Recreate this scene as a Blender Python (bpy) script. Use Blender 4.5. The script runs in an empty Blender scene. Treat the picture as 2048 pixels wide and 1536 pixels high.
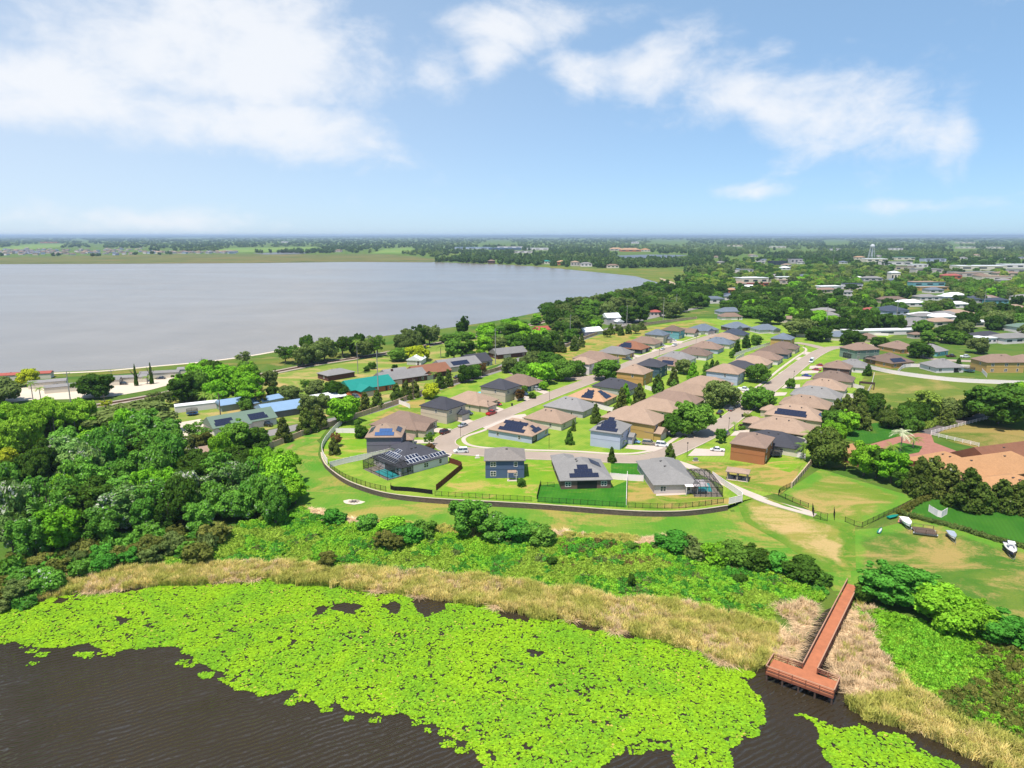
import bpy, math, random
import numpy as np
from mathutils import Vector, Matrix

random.seed(7)
rng = np.random.default_rng(7)
scene = bpy.context.scene
COL = scene.collection
R = math.radians

# ---------------------------------------------------------------- camera, sky, sun, exposure
FPX, PITCH, CAMH = 1365.0, R(12.3), 70.0
cd = bpy.data.cameras.new('camera'); cam = bpy.data.objects.new('camera', cd); COL.objects.link(cam)
cam.location = (0, 0, CAMH); cam.rotation_euler = (math.pi/2 - PITCH, 0, 0)
cd.sensor_fit = 'HORIZONTAL'; cd.sensor_width = 36.0; cd.lens = 36.0*FPX/2048.0
cd.clip_start = 1.0; cd.clip_end = 90000.0
scene.camera = cam

def ray(u, v):
    dx = u-1024.0; dz = 768.0-v
    return (dx, FPX*math.cos(PITCH)+dz*math.sin(PITCH), -FPX*math.sin(PITCH)+dz*math.cos(PITCH))
def P(u, v, z=0.0):
    d = ray(u, v); t = (z-CAMH)/d[2]
    return (d[0]*t, d[1]*t)
def proj(x, y, z):
    x = np.asarray(x, float); y = np.asarray(y, float); z = np.asarray(z, float)-CAMH
    f = y*math.cos(PITCH)-z*math.sin(PITCH); up = y*math.sin(PITCH)+z*math.cos(PITCH)
    return 1024+FPX*x/f, 768-FPX*up/f

SUN_EL, SUN_DIR = R(70), Vector((-0.52, -0.85, 0)).normalized()
to_sun = Vector((SUN_DIR.x*math.cos(SUN_EL), SUN_DIR.y*math.cos(SUN_EL), math.sin(SUN_EL)))
sd = bpy.data.lights.new('sun', 'SUN'); sd.energy = 4.4; sd.angle = R(0.53); sd.color = (1.0, 0.94, 0.84)
so = bpy.data.objects.new('sun', sd); COL.objects.link(so); so.location = (-200, -100, 400)
so.rotation_euler = to_sun.to_track_quat('Z', 'Y').to_euler()

scene.view_settings.view_transform = 'Standard'; scene.view_settings.look = 'None'
scene.view_settings.exposure = 0.70; scene.view_settings.gamma = 1.0
scene.view_settings.use_curve_mapping = False

class NT:
    """small helper to write node trees"""
    def __init__(s, tree): s.t = tree; s.n = tree.nodes; s.l = tree.links
    def new(s, t, **k):
        n = s.n.new(t)
        for a, b in k.items(): setattr(n, a, b)
        return n
    def put(s, sock, val):
        if isinstance(val, bpy.types.NodeSocket): s.l.new(val, sock)
        elif val is not None: sock.default_value = val
    def math(s, op, a, b=None, c=None, clamp=False):
        n = s.new('ShaderNodeMath', operation=op, use_clamp=clamp)
        s.put(n.inputs[0], a)
        if b is not None: s.put(n.inputs[1], b)
        if c is not None: s.put(n.inputs[2], c)
        return n.outputs[0]
    def noise(s, vec, scale, detail=4, rough=0.55, dist=0.0):
        n = s.new('ShaderNodeTexNoise')
        s.put(n.inputs['Vector'], vec); n.inputs['Scale'].default_value = scale
        n.inputs['Detail'].default_value = detail; n.inputs['Roughness'].default_value = rough
        n.inputs['Distortion'].default_value = dist
        return n.outputs['Fac']
    def ramp(s, fac, lo, hi):
        n = s.new('ShaderNodeMapRange', interpolation_type='SMOOTHSTEP')
        s.put(n.inputs[0], fac); s.put(n.inputs[1], lo); s.put(n.inputs[2], hi)
        return n.outputs[0]
    def mix(s, fac, a, b, mode='MIX'):
        n = s.new('ShaderNodeMix', data_type='RGBA', blend_type=mode)
        s.put(n.inputs[0], fac); s.put(n.inputs[6], a); s.put(n.inputs[7], b)
        return n.outputs[2]
    def mapping(s, vec, scale=(1, 1, 1), rot=(0, 0, 0)):
        n = s.new('ShaderNodeMapping'); s.put(n.inputs[0], vec)
        n.inputs['Scale'].default_value = scale; n.inputs['Rotation'].default_value = rot
        return n.outputs[0]

def rgb(r, g, b, k=1.0):
    f = lambda c: ((c/255.0)/12.92 if c <= 10.3 else ((c/255.0+0.055)/1.055)**2.4)*k
    return (f(r), f(g), f(b), 1.0)

world = bpy.data.worlds.new('World'); scene.world = world; world.use_nodes = True
w = NT(world.node_tree); w.n.clear()
sky = w.new('ShaderNodeTexSky', sky_type='NISHITA', sun_disc=False)
sky.sun_elevation = SUN_EL; sky.sun_rotation = math.atan2(SUN_DIR.x, SUN_DIR.y)
sky.altitude = 50; sky.air_density = 0.6; sky.dust_density = 0.5; sky.ozone_density = 4.0
tc = w.new('ShaderNodeTexCoord'); dirv = tc.outputs['Generated']
sx = w.new('ShaderNodeSeparateXYZ'); w.put(sx.inputs[0], dirv)
X, Y, Z = sx.outputs
az = w.math('ARCTAN2', X, Y); el = w.math('ARCSINE', Z)
# clouds: billowy noise over the dome of directions
cdir = w.mapping(dirv, (1.0, 1.0, 1.75))
n1 = w.noise(cdir, 6.5, 9, 0.58, 0.35)
n2 = w.noise(dirv, 2.2, 2, 0.5)
fine = w.noise(cdir, 22.0, 6, 0.62, 0.4)
blob_sum = None
# cloud banks the photograph shows: (pixel u, v, half-width, half-height in radians, weight)
for (u, v, a, b, k) in [(500, 110, .17, .085, .68), (330, 130, .13, .07, .58), (110, 165, .24, .045, .60), (180, 215, .22, .036, .60), (560, 250, .15, .04, .62), (400, 245, .16, .04, .6),
                        (40, 50, .10, .05, .36), (250, 440, .13, .02, .46), (700, 60, .07, .03, .4), (690, 190, .08, .05, .36), (870, 150, .045, .035, .46),
                        (980, 110, .04, .04, .48), (1060, 50, .13, .03, .5), (1180, 145, .07, .035, .46), (1340, 130, .10, .045, .52),
                        (1460, 170, .10, .045, .5), (1600, 200, .09, .05, .46), (1720, 215, .10, .06, .5), (1830, 260, .06, .05, .42), (1905, 270, .03, .06, .48), (1925, 320, .015, .03, .4),
                        (1490, 383, .06, .012, .42), (1830, 412, .10, .012, .36), (330, 20, .16, .035, .45), (1550, 95, .03, .018, .42), (1690, 360, .06, .03, .2)]:
    d = Vector(ray(u, v)).normalized(); a0 = math.atan2(d.x, d.y); e0 = math.asin(d.z)
    da = w.math('DIVIDE', w.math('SUBTRACT', az, a0), a); de = w.math('DIVIDE', w.math('SUBTRACT', el, e0), b)
    q = w.math('ADD', w.math('MULTIPLY', da, da), w.math('MULTIPLY', de, de))
    g = w.math('MULTIPLY', w.math('EXPONENT', w.math('MULTIPLY', q, -0.8)), k)
    blob_sum = g if blob_sum is None else w.math('MAXIMUM', blob_sum, g)
elsewhere = w.math('MULTIPLY', w.ramp(n2, 0.52, 0.72), w.ramp(w.math('ABSOLUTE', az), 0.62, 1.0))
cover = w.math('ADD', blob_sum, w.math('MULTIPLY', elsewhere, 0.4))
dens = w.math('ADD', w.math('ADD', n1, cover), w.math('MULTIPLY', w.math('SUBTRACT', fine, 0.5), 0.40))
mask = w.math('MULTIPLY', w.ramp(dens, 0.63, 1.14), w.ramp(Z, -0.01, 0.01))
veil = w.math('MULTIPLY', w.math('EXPONENT', w.math('MULTIPLY', w.math('POWER', w.math('DIVIDE', w.math('ADD', az, 0.80), 0.75), 2.0), -1.0)), w.ramp(Z, 0.75, 0.0))   # milky haze towards the left
mk_ = w.math('MULTIPLY', mask, 0.90); thin = w.math('ADD', mk_, w.math('MULTIPLY', w.math('MULTIPLY', veil, 0.46), w.math('SUBTRACT', 1.0, mk_)))
bg1 = w.new('ShaderNodeBackground'); w.put(bg1.inputs[0], w.mix(1.0, sky.outputs[0], (0.98, 1.06, 1.02, 1), 'MULTIPLY')); bg1.inputs[1].default_value = 0.108
bg2 = w.new('ShaderNodeBackground'); bg2.inputs[0].default_value = (0.93, 0.955, 1.0, 1); bg2.inputs[1].default_value = 0.62
bg3 = w.new('ShaderNodeBackground'); bg3.inputs[0].default_value = (0.225, 0.375, 0.56, 1); bg3.inputs[1].default_value = 1.0   # thin high veil over the whole sky
mv = w.new('ShaderNodeMixShader'); mv.inputs[0].default_value = 0.5; w.l.new(bg1.outputs[0], mv.inputs[1]); w.l.new(bg3.outputs[0], mv.inputs[2])
ms = w.new('ShaderNodeMixShader'); w.put(ms.inputs[0], thin); w.l.new(mv.outputs[0], ms.inputs[1]); w.l.new(bg2.outputs[0], ms.inputs[2])
wo = w.new('ShaderNodeOutputWorld'); w.l.new(ms.outputs[0], wo.inputs[0])

scene.cycles.max_bounces = 6; scene.cycles.diffuse_bounces = 2; scene.cycles.glossy_bounces = 2
scene.cycles.transmission_bounces = 2; scene.cycles.transparent_max_bounces = 8; scene.cycles.volume_bounces = 0
scene.cycles.sample_clamp_indirect = 6.0

# ---------------------------------------------------------------- mesh and object helpers
def tag(o, label=None, cat=None, group=None, kind=None):
    if label: o['label'] = label
    if cat: o['category'] = cat
    if group: o['group'] = group
    if kind: o['kind'] = kind
    return o
def link(o, parent=None):
    COL.objects.link(o)
    if parent is not None: o.parent = parent
    return o
def empty(name, loc, rz=0.0, label=None, cat=None, group=None):
    o = bpy.data.objects.new(name, None); link(o); o.location = loc; o.rotation_euler = (0, 0, rz)
    return tag(o, label, cat, group)
def mk(name, mesh, parent=None, loc=None, rz=0.0):
    o = bpy.data.objects.new(name, mesh); link(o, parent)
    if loc is not None: o.location = loc
    if rz: o.rotation_euler = (0, 0, rz)
    return o
class MB:
    def __init__(s): s.v = []; s.f = []
    def poly(s, pts):
        b = len(s.v); s.v += [tuple(p) for p in pts]; s.f.append(tuple(range(b, b+len(pts)))); return s
    def box(s, x0, x1, y0, y1, z0, z1):
        b = len(s.v)
        s.v += [(x0, y0, z0), (x1, y0, z0), (x1, y1, z0), (x0, y1, z0), (x0, y0, z1), (x1, y0, z1), (x1, y1, z1), (x0, y1, z1)]
        for f in ((0, 3, 2, 1), (4, 5, 6, 7), (0, 1, 5, 4), (1, 2, 6, 5), (2, 3, 7, 6), (3, 0, 4, 7)): s.f.append(tuple(b+i for i in f))
        return s
    def hexa(s, p):
        b = len(s.v); s.v += [tuple(q) for q in p]
        for f in ((0, 3, 2, 1), (4, 5, 6, 7), (0, 1, 5, 4), (1, 2, 6, 5), (2, 3, 7, 6), (3, 0, 4, 7)): s.f.append(tuple(b+i for i in f))
        return s
    def tube(s, a, b, r0, r1=None, n=6, cap=True):
        r1 = r0 if r1 is None else r1
        a = Vector(a); b = Vector(b); d = (b-a)
        if d.length < 1e-6: return s
        d.normalize(); x = d.orthogonal().normalized(); y = d.cross(x); k = len(s.v)
        for c, r in ((a, r0), (b, r1)):
            for i in range(n):
                t = 2*math.pi*i/n; s.v.append(tuple(c+x*(r*math.cos(t))+y*(r*math.sin(t))))
        for i in range(n): j = (i+1) % n; s.f.append((k+i, k+j, k+n+j, k+n+i))
        if cap: s.f.append(tuple(k+i for i in reversed(range(n)))); s.f.append(tuple(k+n+i for i in range(n)))
        return s
    def lathe(s, prof, n=12, c=(0, 0, 0), caps=True):
        k = len(s.v)
        for (r, z) in prof:
            for i in range(n): t = 2*math.pi*i/n; s.v.append((c[0]+r*math.cos(t), c[1]+r*math.sin(t), c[2]+z))
        for j in range(len(prof)-1):
            for i in range(n): q = (i+1) % n; s.f.append((k+j*n+i, k+j*n+q, k+(j+1)*n+q, k+(j+1)*n+i))
        if caps: s.f.append(tuple(k+i for i in reversed(range(n)))); s.f.append(tuple(k+(len(prof)-1)*n+i for i in range(n)))
        return s
    def extrude(s, pts, z0, z1):
        """prism over a 2D outline"""
        k = len(s.v); n = len(pts)
        s.v += [(p[0], p[1], z0) for p in pts]+[(p[0], p[1], z1) for p in pts]
        s.f.append(tuple(reversed(range(k, k+n)))); s.f.append(tuple(range(k+n, k+2*n)))
        for i in range(n): j = (i+1) % n; s.f.append((k+i, k+j, k+n+j, k+n+i))
        return s
    def mesh(s, name, mat=None, smooth=False):
        m = bpy.data.meshes.new(name); m.from_pydata(s.v, [], s.f); m.update()
        if mat is not None: m.materials.append(mat)
        if smooth: m.polygons.foreach_set('use_smooth', [True]*len(m.polygons))
        return m
    def build(s, name, mat, parent=None, loc=None, rz=0.0, smooth=False):
        return mk(name, s.mesh(name, mat, smooth), parent, loc, rz)
def np_mesh(name, V, Fq, mat, uniform=4):
    """mesh from numpy arrays; all faces have the same corner count"""
    V = np.asarray(V, np.float32); Fq = np.asarray(Fq, np.int32)
    m = bpy.data.meshes.new(name); m.vertices.add(len(V)); m.vertices.foreach_set('co', V.ravel())
    m.loops.add(Fq.size); m.loops.foreach_set('vertex_index', Fq.ravel())
    m.polygons.add(len(Fq)); m.polygons.foreach_set('loop_start', np.arange(0, Fq.size, Fq.shape[1], dtype=np.int32))
    m.update(calc_edges=True)
    if mat: m.materials.append(mat)
    return m

# ---------------------------------------------------------------- materials
MATS = {}
def principled(name):
    m = bpy.data.materials.new(name); m.use_nodes = True; t = NT(m.node_tree)
    b = t.n['Principled BSDF']; return m, t, b
def paint(name, col, rough=0.6, var=0.10, scale=0.6, spec=0.3, bump=0.0, bscale=20.0, hue=0.0, metal=0.0):
    """plain coloured surface with uneven tone"""
    if name in MATS: return MATS[name]
    m, t, b = principled(name)
    g = t.new('ShaderNodeNewGeometry'); pos = g.outputs['Position']
    n = t.noise(pos, scale, 5, 0.6); n2 = t.noise(pos, scale*9, 3, 0.6)
    f = t.math('ADD', t.math('MULTIPLY', t.math('SUBTRACT', n, 0.5), 2*var*1.6), t.math('MULTIPLY', t.math('SUBTRACT', n2, 0.5), var*1.5))
    oi = t.new('ShaderNodeObjectInfo')
    f = t.math('ADD', f, t.math('MULTIPLY', t.math('SUBTRACT', oi.outputs['Random'], 0.5), hue))
    f = t.math('ADD', f, 1.0)
    mul = t.mix(1.0, col, t.new('ShaderNodeCombineXYZ').outputs[0], 'MULTIPLY')
    cmb = [n_ for n_ in t.n if n_.bl_idname == 'ShaderNodeCombineXYZ'][-1]
    for i in range(3): t.put(cmb.inputs[i], f)
    t.put(b.inputs['Base Color'], mul); b.inputs['Roughness'].default_value = rough
    b.inputs['Specular IOR Level'].default_value = spec; b.inputs['Metallic'].default_value = metal
    if bump > 0:
        bp = t.new('ShaderNodeBump'); bp.inputs['Strength'].default_value = bump; bp.inputs['Distance'].default_value = 0.05
        t.put(bp.inputs['Height'], t.noise(pos, bscale, 4, 0.6)); t.put(b.inputs['Normal'], bp.outputs[0])
    MATS[name] = m; return m
def grass(name, g1, g2, dry, amt=0.35, scale=0.08, stripes=0.0, srot=0.0, blend=None):
    """mown grass with dry patches and faint mower stripes"""
    if name in MATS: return MATS[name]
    g1, g2, dry = [(c[0]*1.12, c[1], c[2]*.85, 1) for c in (g1, g2, dry)]
    m, t, b = principled(name)
    g = t.new('ShaderNodeNewGeometry'); pos = g.outputs['Position']
    a = t.noise(pos, scale*1.6, 5, 0.6, 0.4); c = t.noise(t.mapping(pos, (1.0, 1.9, 1), (0, 0, 0.3)), scale*0.8, 7, 0.68, 0.8); f = t.noise(pos, 1.6, 4, 0.7)
    col = t.mix(t.ramp(a, 0.35, 0.65), g1, g2)
    e = t.math('ADD', c, t.math('MULTIPLY', t.math('SUBTRACT', f, 0.5), 0.16))
    col = t.mix(t.math('MULTIPLY', t.ramp(e, 0.66-amt*0.42, 0.80-amt*0.36), 0.85), col, dry)
    if stripes > 0:
        wv = t.new('ShaderNodeTexWave', wave_type='BANDS'); t.put(wv.inputs['Vector'], t.mapping(pos, (1, 1, 1), (0, 0, srot)))
        wv.inputs['Scale'].default_value = 0.32; wv.inputs['Distortion'].default_value = 1.2; wv.inputs['Detail Scale'].default_value = 0.4
        col = t.mix(t.math('MULTIPLY', wv.outputs['Fac'], stripes), col, t.mix(0.5, col, (0.02, 0.06, 0.005, 1)))
    if blend is not None:                       # worn towards its edge into the surrounding grass
        at = t.new('ShaderNodeAttribute', attribute_name='fade')
        fe = t.ramp(t.math('ADD', at.outputs['Fac'], t.math('MULTIPLY', t.math('SUBTRACT', t.noise(pos, 0.12, 6, 0.65, 0.6), 0.5), 1.3)), 0.25, 0.60)
        b1, b2, b3 = [(c_[0]*1.12, c_[1], c_[2]*.85, 1) for c_ in blend]
        sur = t.mix(t.ramp(a, 0.35, 0.65), b1, b2); sur = t.mix(t.math('MULTIPLY', t.ramp(e, 0.66-0.36*0.42, 0.80-0.36*0.36), 0.85), sur, b3)
        col = t.mix(fe, sur, col)
    fac = t.math('ADD', 0.72, t.math('MULTIPLY', t.noise(pos, 3.2, 3, 0.75), 0.56))
    cm = t.new('ShaderNodeCombineXYZ')
    for i in range(3): t.put(cm.inputs[i], fac)
    col = t.mix(1.0, col, cm.outputs[0], 'MULTIPLY')
    t.put(b.inputs['Base Color'], col); b.inputs['Roughness'].default_value = 0.95; b.inputs['Specular IOR Level'].default_value = 0.1
    bp = t.new('ShaderNodeBump'); bp.inputs['Strength'].default_value = 0.6; bp.inputs['Distance'].default_value = 0.25
    t.put(bp.inputs['Height'], f); t.put(b.inputs['Normal'], bp.outputs[0])
    MATS[name] = m; return m
LEAFK = 2.25
def leafmat(name, c1, c2, trans=0.28, spot=None, spotamt=0.0, var=0.5, patch=None):
    """foliage: colour varies by tree and by leaf"""
    if name in MATS: return MATS[name]
    m = bpy.data.materials.new(name); m.use_nodes = True; t = NT(m.node_tree); t.n.clear()
    g = t.new('ShaderNodeNewGeometry'); oi = t.new('ShaderNodeObjectInfo')
    isl = g.outputs['Random Per Island']; c1 = tuple(k*LEAFK*f for k, f in zip(c1[:3], (1.18, 1.0, .8)))+(1,); c2 = tuple(k*LEAFK*f for k, f in zip(c2[:3], (1.18, 1.0, .8)))+(1,)
    col = t.mix(t.math('ADD', t.math('MULTIPLY', oi.outputs['Random'], 0.6), t.math('MULTIPLY', isl, 0.4)), c1, c2)
    fac = t.math('ADD', 1.0-var*0.5, t.math('MULTIPLY', t.math('FRACT', t.math('MULTIPLY', isl, 7.31)), var))
    fac = t.math('MULTIPLY', fac, t.math('ADD', 0.8, t.math('MULTIPLY', t.math('FRACT', t.math('MULTIPLY', oi.outputs['Random'], 3.7)), 0.4)))
    cm = t.new('ShaderNodeCombineXYZ')
    for i in range(3): t.put(cm.inputs[i], fac)
    col = t.mix(1.0, col, cm.outputs[0], 'MULTIPLY')
    if patch is not None:                       # drifts of another tone
        pn = t.math('ADD', t.noise(g.outputs['Position'], 0.10, 5, 0.6, 0.5), t.math('MULTIPLY', t.math('SUBTRACT', isl, 0.5), 0.25))
        col = t.mix(t.ramp(pn, 0.42, 0.62), col, t.mix(1.0, col, patch, 'MULTIPLY'))
    if spot is not None:
        pat = t.ramp(t.noise(g.outputs['Position'], 0.22, 3, 0.5), 0.46, 0.62)
        pick = t.math('MULTIPLY', t.math('GREATER_THAN', isl, 1.0-spotamt), pat)
        col = t.mix(pick, col, spot)
    d = t.new('ShaderNodeBsdfDiffuse'); tr = t.new('ShaderNodeBsdfTranslucent')
    t.put(d.inputs[0], col); t.put(tr.inputs[0], t.mix(0.35, col, (0.25, 0.30, 0.02, 1)))
    mx = t.new('ShaderNodeMixShader'); mx.inputs[0].default_value = trans
    t.l.new(d.outputs[0], mx.inputs[1]); t.l.new(tr.outputs[0], mx.inputs[2])
    o = t.new('ShaderNodeOutputMaterial'); t.l.new(mx.outputs[0], o.inputs[0])
    MATS[name] = m; return m
def shingle(name, col, var=0.16):
    """asphalt shingles: courses, mottled tabs and faint streaks"""
    if name in MATS: return MATS[name]
    m, t, b = principled(name)
    g = t.new('ShaderNodeNewGeometry'); pos = g.outputs['Position']
    vz = t.new('ShaderNodeTexVoronoi'); t.put(vz.inputs['Vector'], t.mapping(pos, (1, 1, 2.2))); vz.inputs['Scale'].default_value = 3.2
    n = t.noise(pos, 0.35, 4, 0.6); n2 = t.noise(pos, 6.0, 3, 0.7)
    oi = t.new('ShaderNodeObjectInfo')
    sep = t.new('ShaderNodeSeparateColor'); t.put(sep.inputs[0], vz.outputs['Color'])
    f = t.math('ADD', 0.80, t.math('MULTIPLY', sep.outputs[0], var))
    f = t.math('ADD', f, t.math('MULTIPLY', t.math('SUBTRACT', n, 0.5), 0.30))
    f = t.math('ADD', f, t.math('MULTIPLY', t.math('SUBTRACT', n2, 0.5), 0.22))
    f = t.math('ADD', f, t.math('MULTIPLY', oi.outputs['Random'], 0.2))
    cm = t.new('ShaderNodeCombineXYZ')
    for i in range(3): t.put(cm.inputs[i], f)
    t.put(b.inputs['Base Color'], t.mix(1.0, col, cm.outputs[0], 'MULTIPLY')); b.inputs['Roughness'].default_value = 0.9
    b.inputs['Specular IOR Level'].default_value = 0.2
    MATS[name] = m; return m
def glass(name='window glass', col=(0.03, 0.045, 0.06, 1), rough=0.08):
    if name in MATS: return MATS[name]
    m, t, b = principled(name); b.inputs['Base Color'].default_value = col; b.inputs['Roughness'].default_value = rough
    b.inputs['Specular IOR Level'].default_value = 0.7
    MATS[name] = m; return m
def brickmat(name, c1, c2, mortar, scale=3.0, w=0.5, h=0.25):
    if name in MATS: return MATS[name]
    m, t, b = principled(name)
    tcn = t.new('ShaderNodeTexCoord'); bt = t.new('ShaderNodeTexBrick')
    sp = t.new('ShaderNodeSeparateXYZ'); t.put(sp.inputs[0], tcn.outputs['Object'])
    cb = t.new('ShaderNodeCombineXYZ'); t.put(cb.inputs[0], t.math('ADD', sp.outputs[0], sp.outputs[1])); t.put(cb.inputs[1], sp.outputs[2])
    t.put(bt.inputs['Vector'], cb.outputs[0]); bt.inputs['Color1'].default_value = c1; bt.inputs['Color2'].default_value = c2; bt.inputs['Mortar'].default_value = mortar
    bt.inputs['Scale'].default_value = scale; bt.inputs['Brick Width'].default_value = w; bt.inputs['Row Height'].default_value = h
    n = t.noise(tcn.outputs['Object'], 0.7, 5, 0.65)
    f = t.math('ADD', 0.6, t.math('MULTIPLY', n, 0.8)); cm = t.new('ShaderNodeCombineXYZ')
    for i in range(3): t.put(cm.inputs[i], f)
    t.put(b.inputs['Base Color'], t.mix(1.0, bt.outputs['Color'], cm.outputs[0], 'MULTIPLY')); b.inputs['Roughness'].default_value = 0.9
    MATS[name] = m; return m
def water(name, col, rough, bump, scale, stretch=(1, 1, 1), rot=0.0, dist=0.2, ripple=None):
    m, t, b = principled(name)
    g = t.new('ShaderNodeNewGeometry'); pos = g.outputs['Position']
    mp = t.mapping(pos, stretch, (0, 0, rot))
    h = t.math('ADD', t.noise(mp, scale, 5, 0.55, 0.6), t.math('MULTIPLY', t.noise(mp, scale*0.28, 3, 0.5, 0.3), 1.2))
    if ripple:                                  # wind ripples: (period in metres, rotation, height share)
        wv = t.new('ShaderNodeTexWave', wave_type='BANDS', wave_profile='SIN'); t.put(wv.inputs['Vector'], t.mapping(pos, (1, 1, 1), (0, 0, ripple[1])))
        wv.inputs['Scale'].default_value = 0.314/ripple[0]; wv.inputs['Distortion'].default_value = 7.0; wv.inputs['Detail'].default_value = 3.0; wv.inputs['Detail Scale'].default_value = 0.55; wv.inputs['Detail Roughness'].default_value = 0.6
        h = t.math('ADD', t.math('MULTIPLY', wv.outputs['Fac'], t.math('MULTIPLY', ripple[2], t.math('ADD', 0.35, t.noise(pos, 0.09, 3, 0.5)))), t.math('MULTIPLY', h, 0.55))
    bp = t.new('ShaderNodeBump'); bp.inputs['Strength'].default_value = bump; bp.inputs['Distance'].default_value = dist
    t.put(bp.inputs['Height'], h); t.put(b.inputs['Normal'], bp.outputs[0])
    big = t.noise(t.mapping(pos, (0.25, 1.0, 1), (0, 0, 0.15)), 0.006, 5, 0.6, 0.8)
    t.put(b.inputs['Roughness'], t.math('ADD', rough*0.65, t.math('MULTIPLY', big, rough*0.7)))
    n = t.noise(pos, 0.02, 4, 0.6)
    cm = t.new('ShaderNodeCombineXYZ'); f = t.math('ADD', 0.7, t.math('MULTIPLY', n, 0.6))
    for i in range(3): t.put(cm.inputs[i], f)
    t.put(b.inputs['Base Color'], t.mix(1.0, col, cm.outputs[0], 'MULTIPLY'))
    b.inputs['IOR'].default_value = 1.33; b.inputs['Specular IOR Level'].default_value = 0.5
    return m
WHITE = paint('white vinyl', rgb(244, 230, 230, 0.92), 0.45, 0.05)
TRIM = paint('white trim', rgb(242, 232, 228, 0.9), 0.5, 0.04)
CONC = paint('concrete', rgb(226, 208, 194, 0.58), 0.85, 0.10, 0.25, bump=0.2)
KERB = paint('kerb concrete', rgb(224, 204, 190, 0.56), 0.85, 0.08, 0.3)
BLACKM = paint('black aluminium', (0.012, 0.012, 0.012, 1), 0.4, 0.05)
DARKO = paint('dark screened opening', (0.012, 0.013, 0.015, 1), 0.5, 0.2)
BARK = paint('bark', (0.11, 0.085, 0.065, 1), 0.95, 0.25, 2.0)
PALEBARK = paint('pale bark', (0.26, 0.235, 0.205, 1), 0.95, 0.2, 2.0)
GLASS = glass()
POLE = paint('grey pole', rgb(176, 172, 168, 0.7), 0.7, 0.1)
WOODPOLE = paint('weathered wood pole', rgb(140, 122, 104, 0.6), 0.9, 0.15)

# ---------------------------------------------------------------- terrain
POND_Z = -3.5
_sh = sorted([P(u, v, POND_Z) for (u, v) in [(-400, 1330), (0, 1215), (70, 1190), (250, 1168), (520, 1150), (720, 1170), (850, 1190), (1000, 1210), (1150, 1240),
      (1300, 1270), (1450, 1318), (1560, 1325), (1640, 1335), (1690, 1400), (1850, 1465), (2048, 1536), (2300, 1620)]])
_wl = sorted([(-200, 150), (-140, 168), (-90, 176), (-66, 190), (-60, 200)] + [P(u, v) for (u, v) in [(700, 965), (780, 985), (870, 995), (1000, 1003), (1100, 1010), (1250, 1022), (1330, 1023), (1455, 1013)]]
       + [(62, 160), (75, 148), (110, 135), (200, 128)])
SHX, SHY = np.array([p[0] for p in _sh]), np.array([p[1] for p in _sh])
WLX, WLY = np.array([p[0] for p in _wl]), np.array([p[1] for p in _wl])
def smooth(t): t = np.clip(t, 0, 1); return t*t*(3-2*t)
ZD = -1.75
_pa, _pb = np.array(P(1706, 1170, ZD)), np.array(P(1619, 1343, ZD))
PIER_L = float(np.linalg.norm(_pb-_pa)); PIER_A = _pa; PIER_D = (_pb-_pa)/PIER_L
def T(x, y):
    x = np.asarray(x, float); y = np.asarray(y, float)
    ys = np.interp(x, SHX, SHY); yw = np.maximum(np.interp(x, WLX, WLY), ys+8)
    s = (y-ys)/(yw-ys)
    z = np.where(s < 0, np.maximum(POND_Z-0.02+0.14*(y-ys), -5.0), POND_Z-0.02+(2.15)*smooth(s*0.9+0.08*np.clip(s, 0, 1)))
    top = -1.37+(1.32)*smooth((y-yw)/24.0)
    z = np.where(s > 1, np.maximum(z, top), z)
    q = np.clip(((x-PIER_A[0])*PIER_D[0]+(y-PIER_A[1])*PIER_D[1]), 0, PIER_L); d = np.hypot(x-PIER_A[0]-PIER_D[0]*q, y-PIER_A[1]-PIER_D[1]*q)   # inlet along the pier
    k = (1-smooth((d-1.6)/3.0))*smooth((q-3.0)/8.0)
    return z*(1-k)+np.minimum(z, -4.3)*k
def G(u, v):
    z = 0.0
    for _ in range(14):
        x, y = P(u, v, z); z = 0.5*z+0.5*float(T(x, y))
    x, y = P(u, v, z); return (x, y, float(T(x, y)))
def G2(u, v): g = G(u, v); return (g[0], g[1])

def axis(dense0, dense1, step, lo, hi):
    a = list(np.arange(dense0, dense1+.1, step)); s = step; p = a[-1]
    while p < hi: s *= 1.35; p += s; a.append(min(p, hi))
    s = step; p = a[0]; pre = []
    while p > lo: s *= 1.35; p -= s; pre.append(max(p, lo))
    return np.array(pre[::-1]+a)
FAR = 26000.0
gx = axis(-150, 170, 3.0, -FAR, FAR); gy = axis(60, 262, 3.0, -6000, FAR)
GX, GY = np.meshgrid(gx, gy); GZ = T(GX, GY)
nx, ny = len(gx), len(gy)
ii, jj = np.meshgrid(np.arange(nx-1), np.arange(ny-1)); a = (jj*nx+ii).ravel()
GROUND_MAT = grass('ground grass', rgb(82, 128, 50, .52), rgb(112, 142, 62, .5), rgb(168, 158, 104, .5), 0.34, 0.03)
ground = mk('ground', np_mesh('ground', np.stack([GX.ravel(), GY.ravel(), GZ.ravel()], 1), np.stack([a, a+1, a+nx+1, a+nx], 1), GROUND_MAT))
ground.data.polygons.foreach_set('use_smooth', [True]*len(ground.data.polygons))
tag(ground, 'rolling green ground reaching to the horizon', kind='structure')

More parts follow.
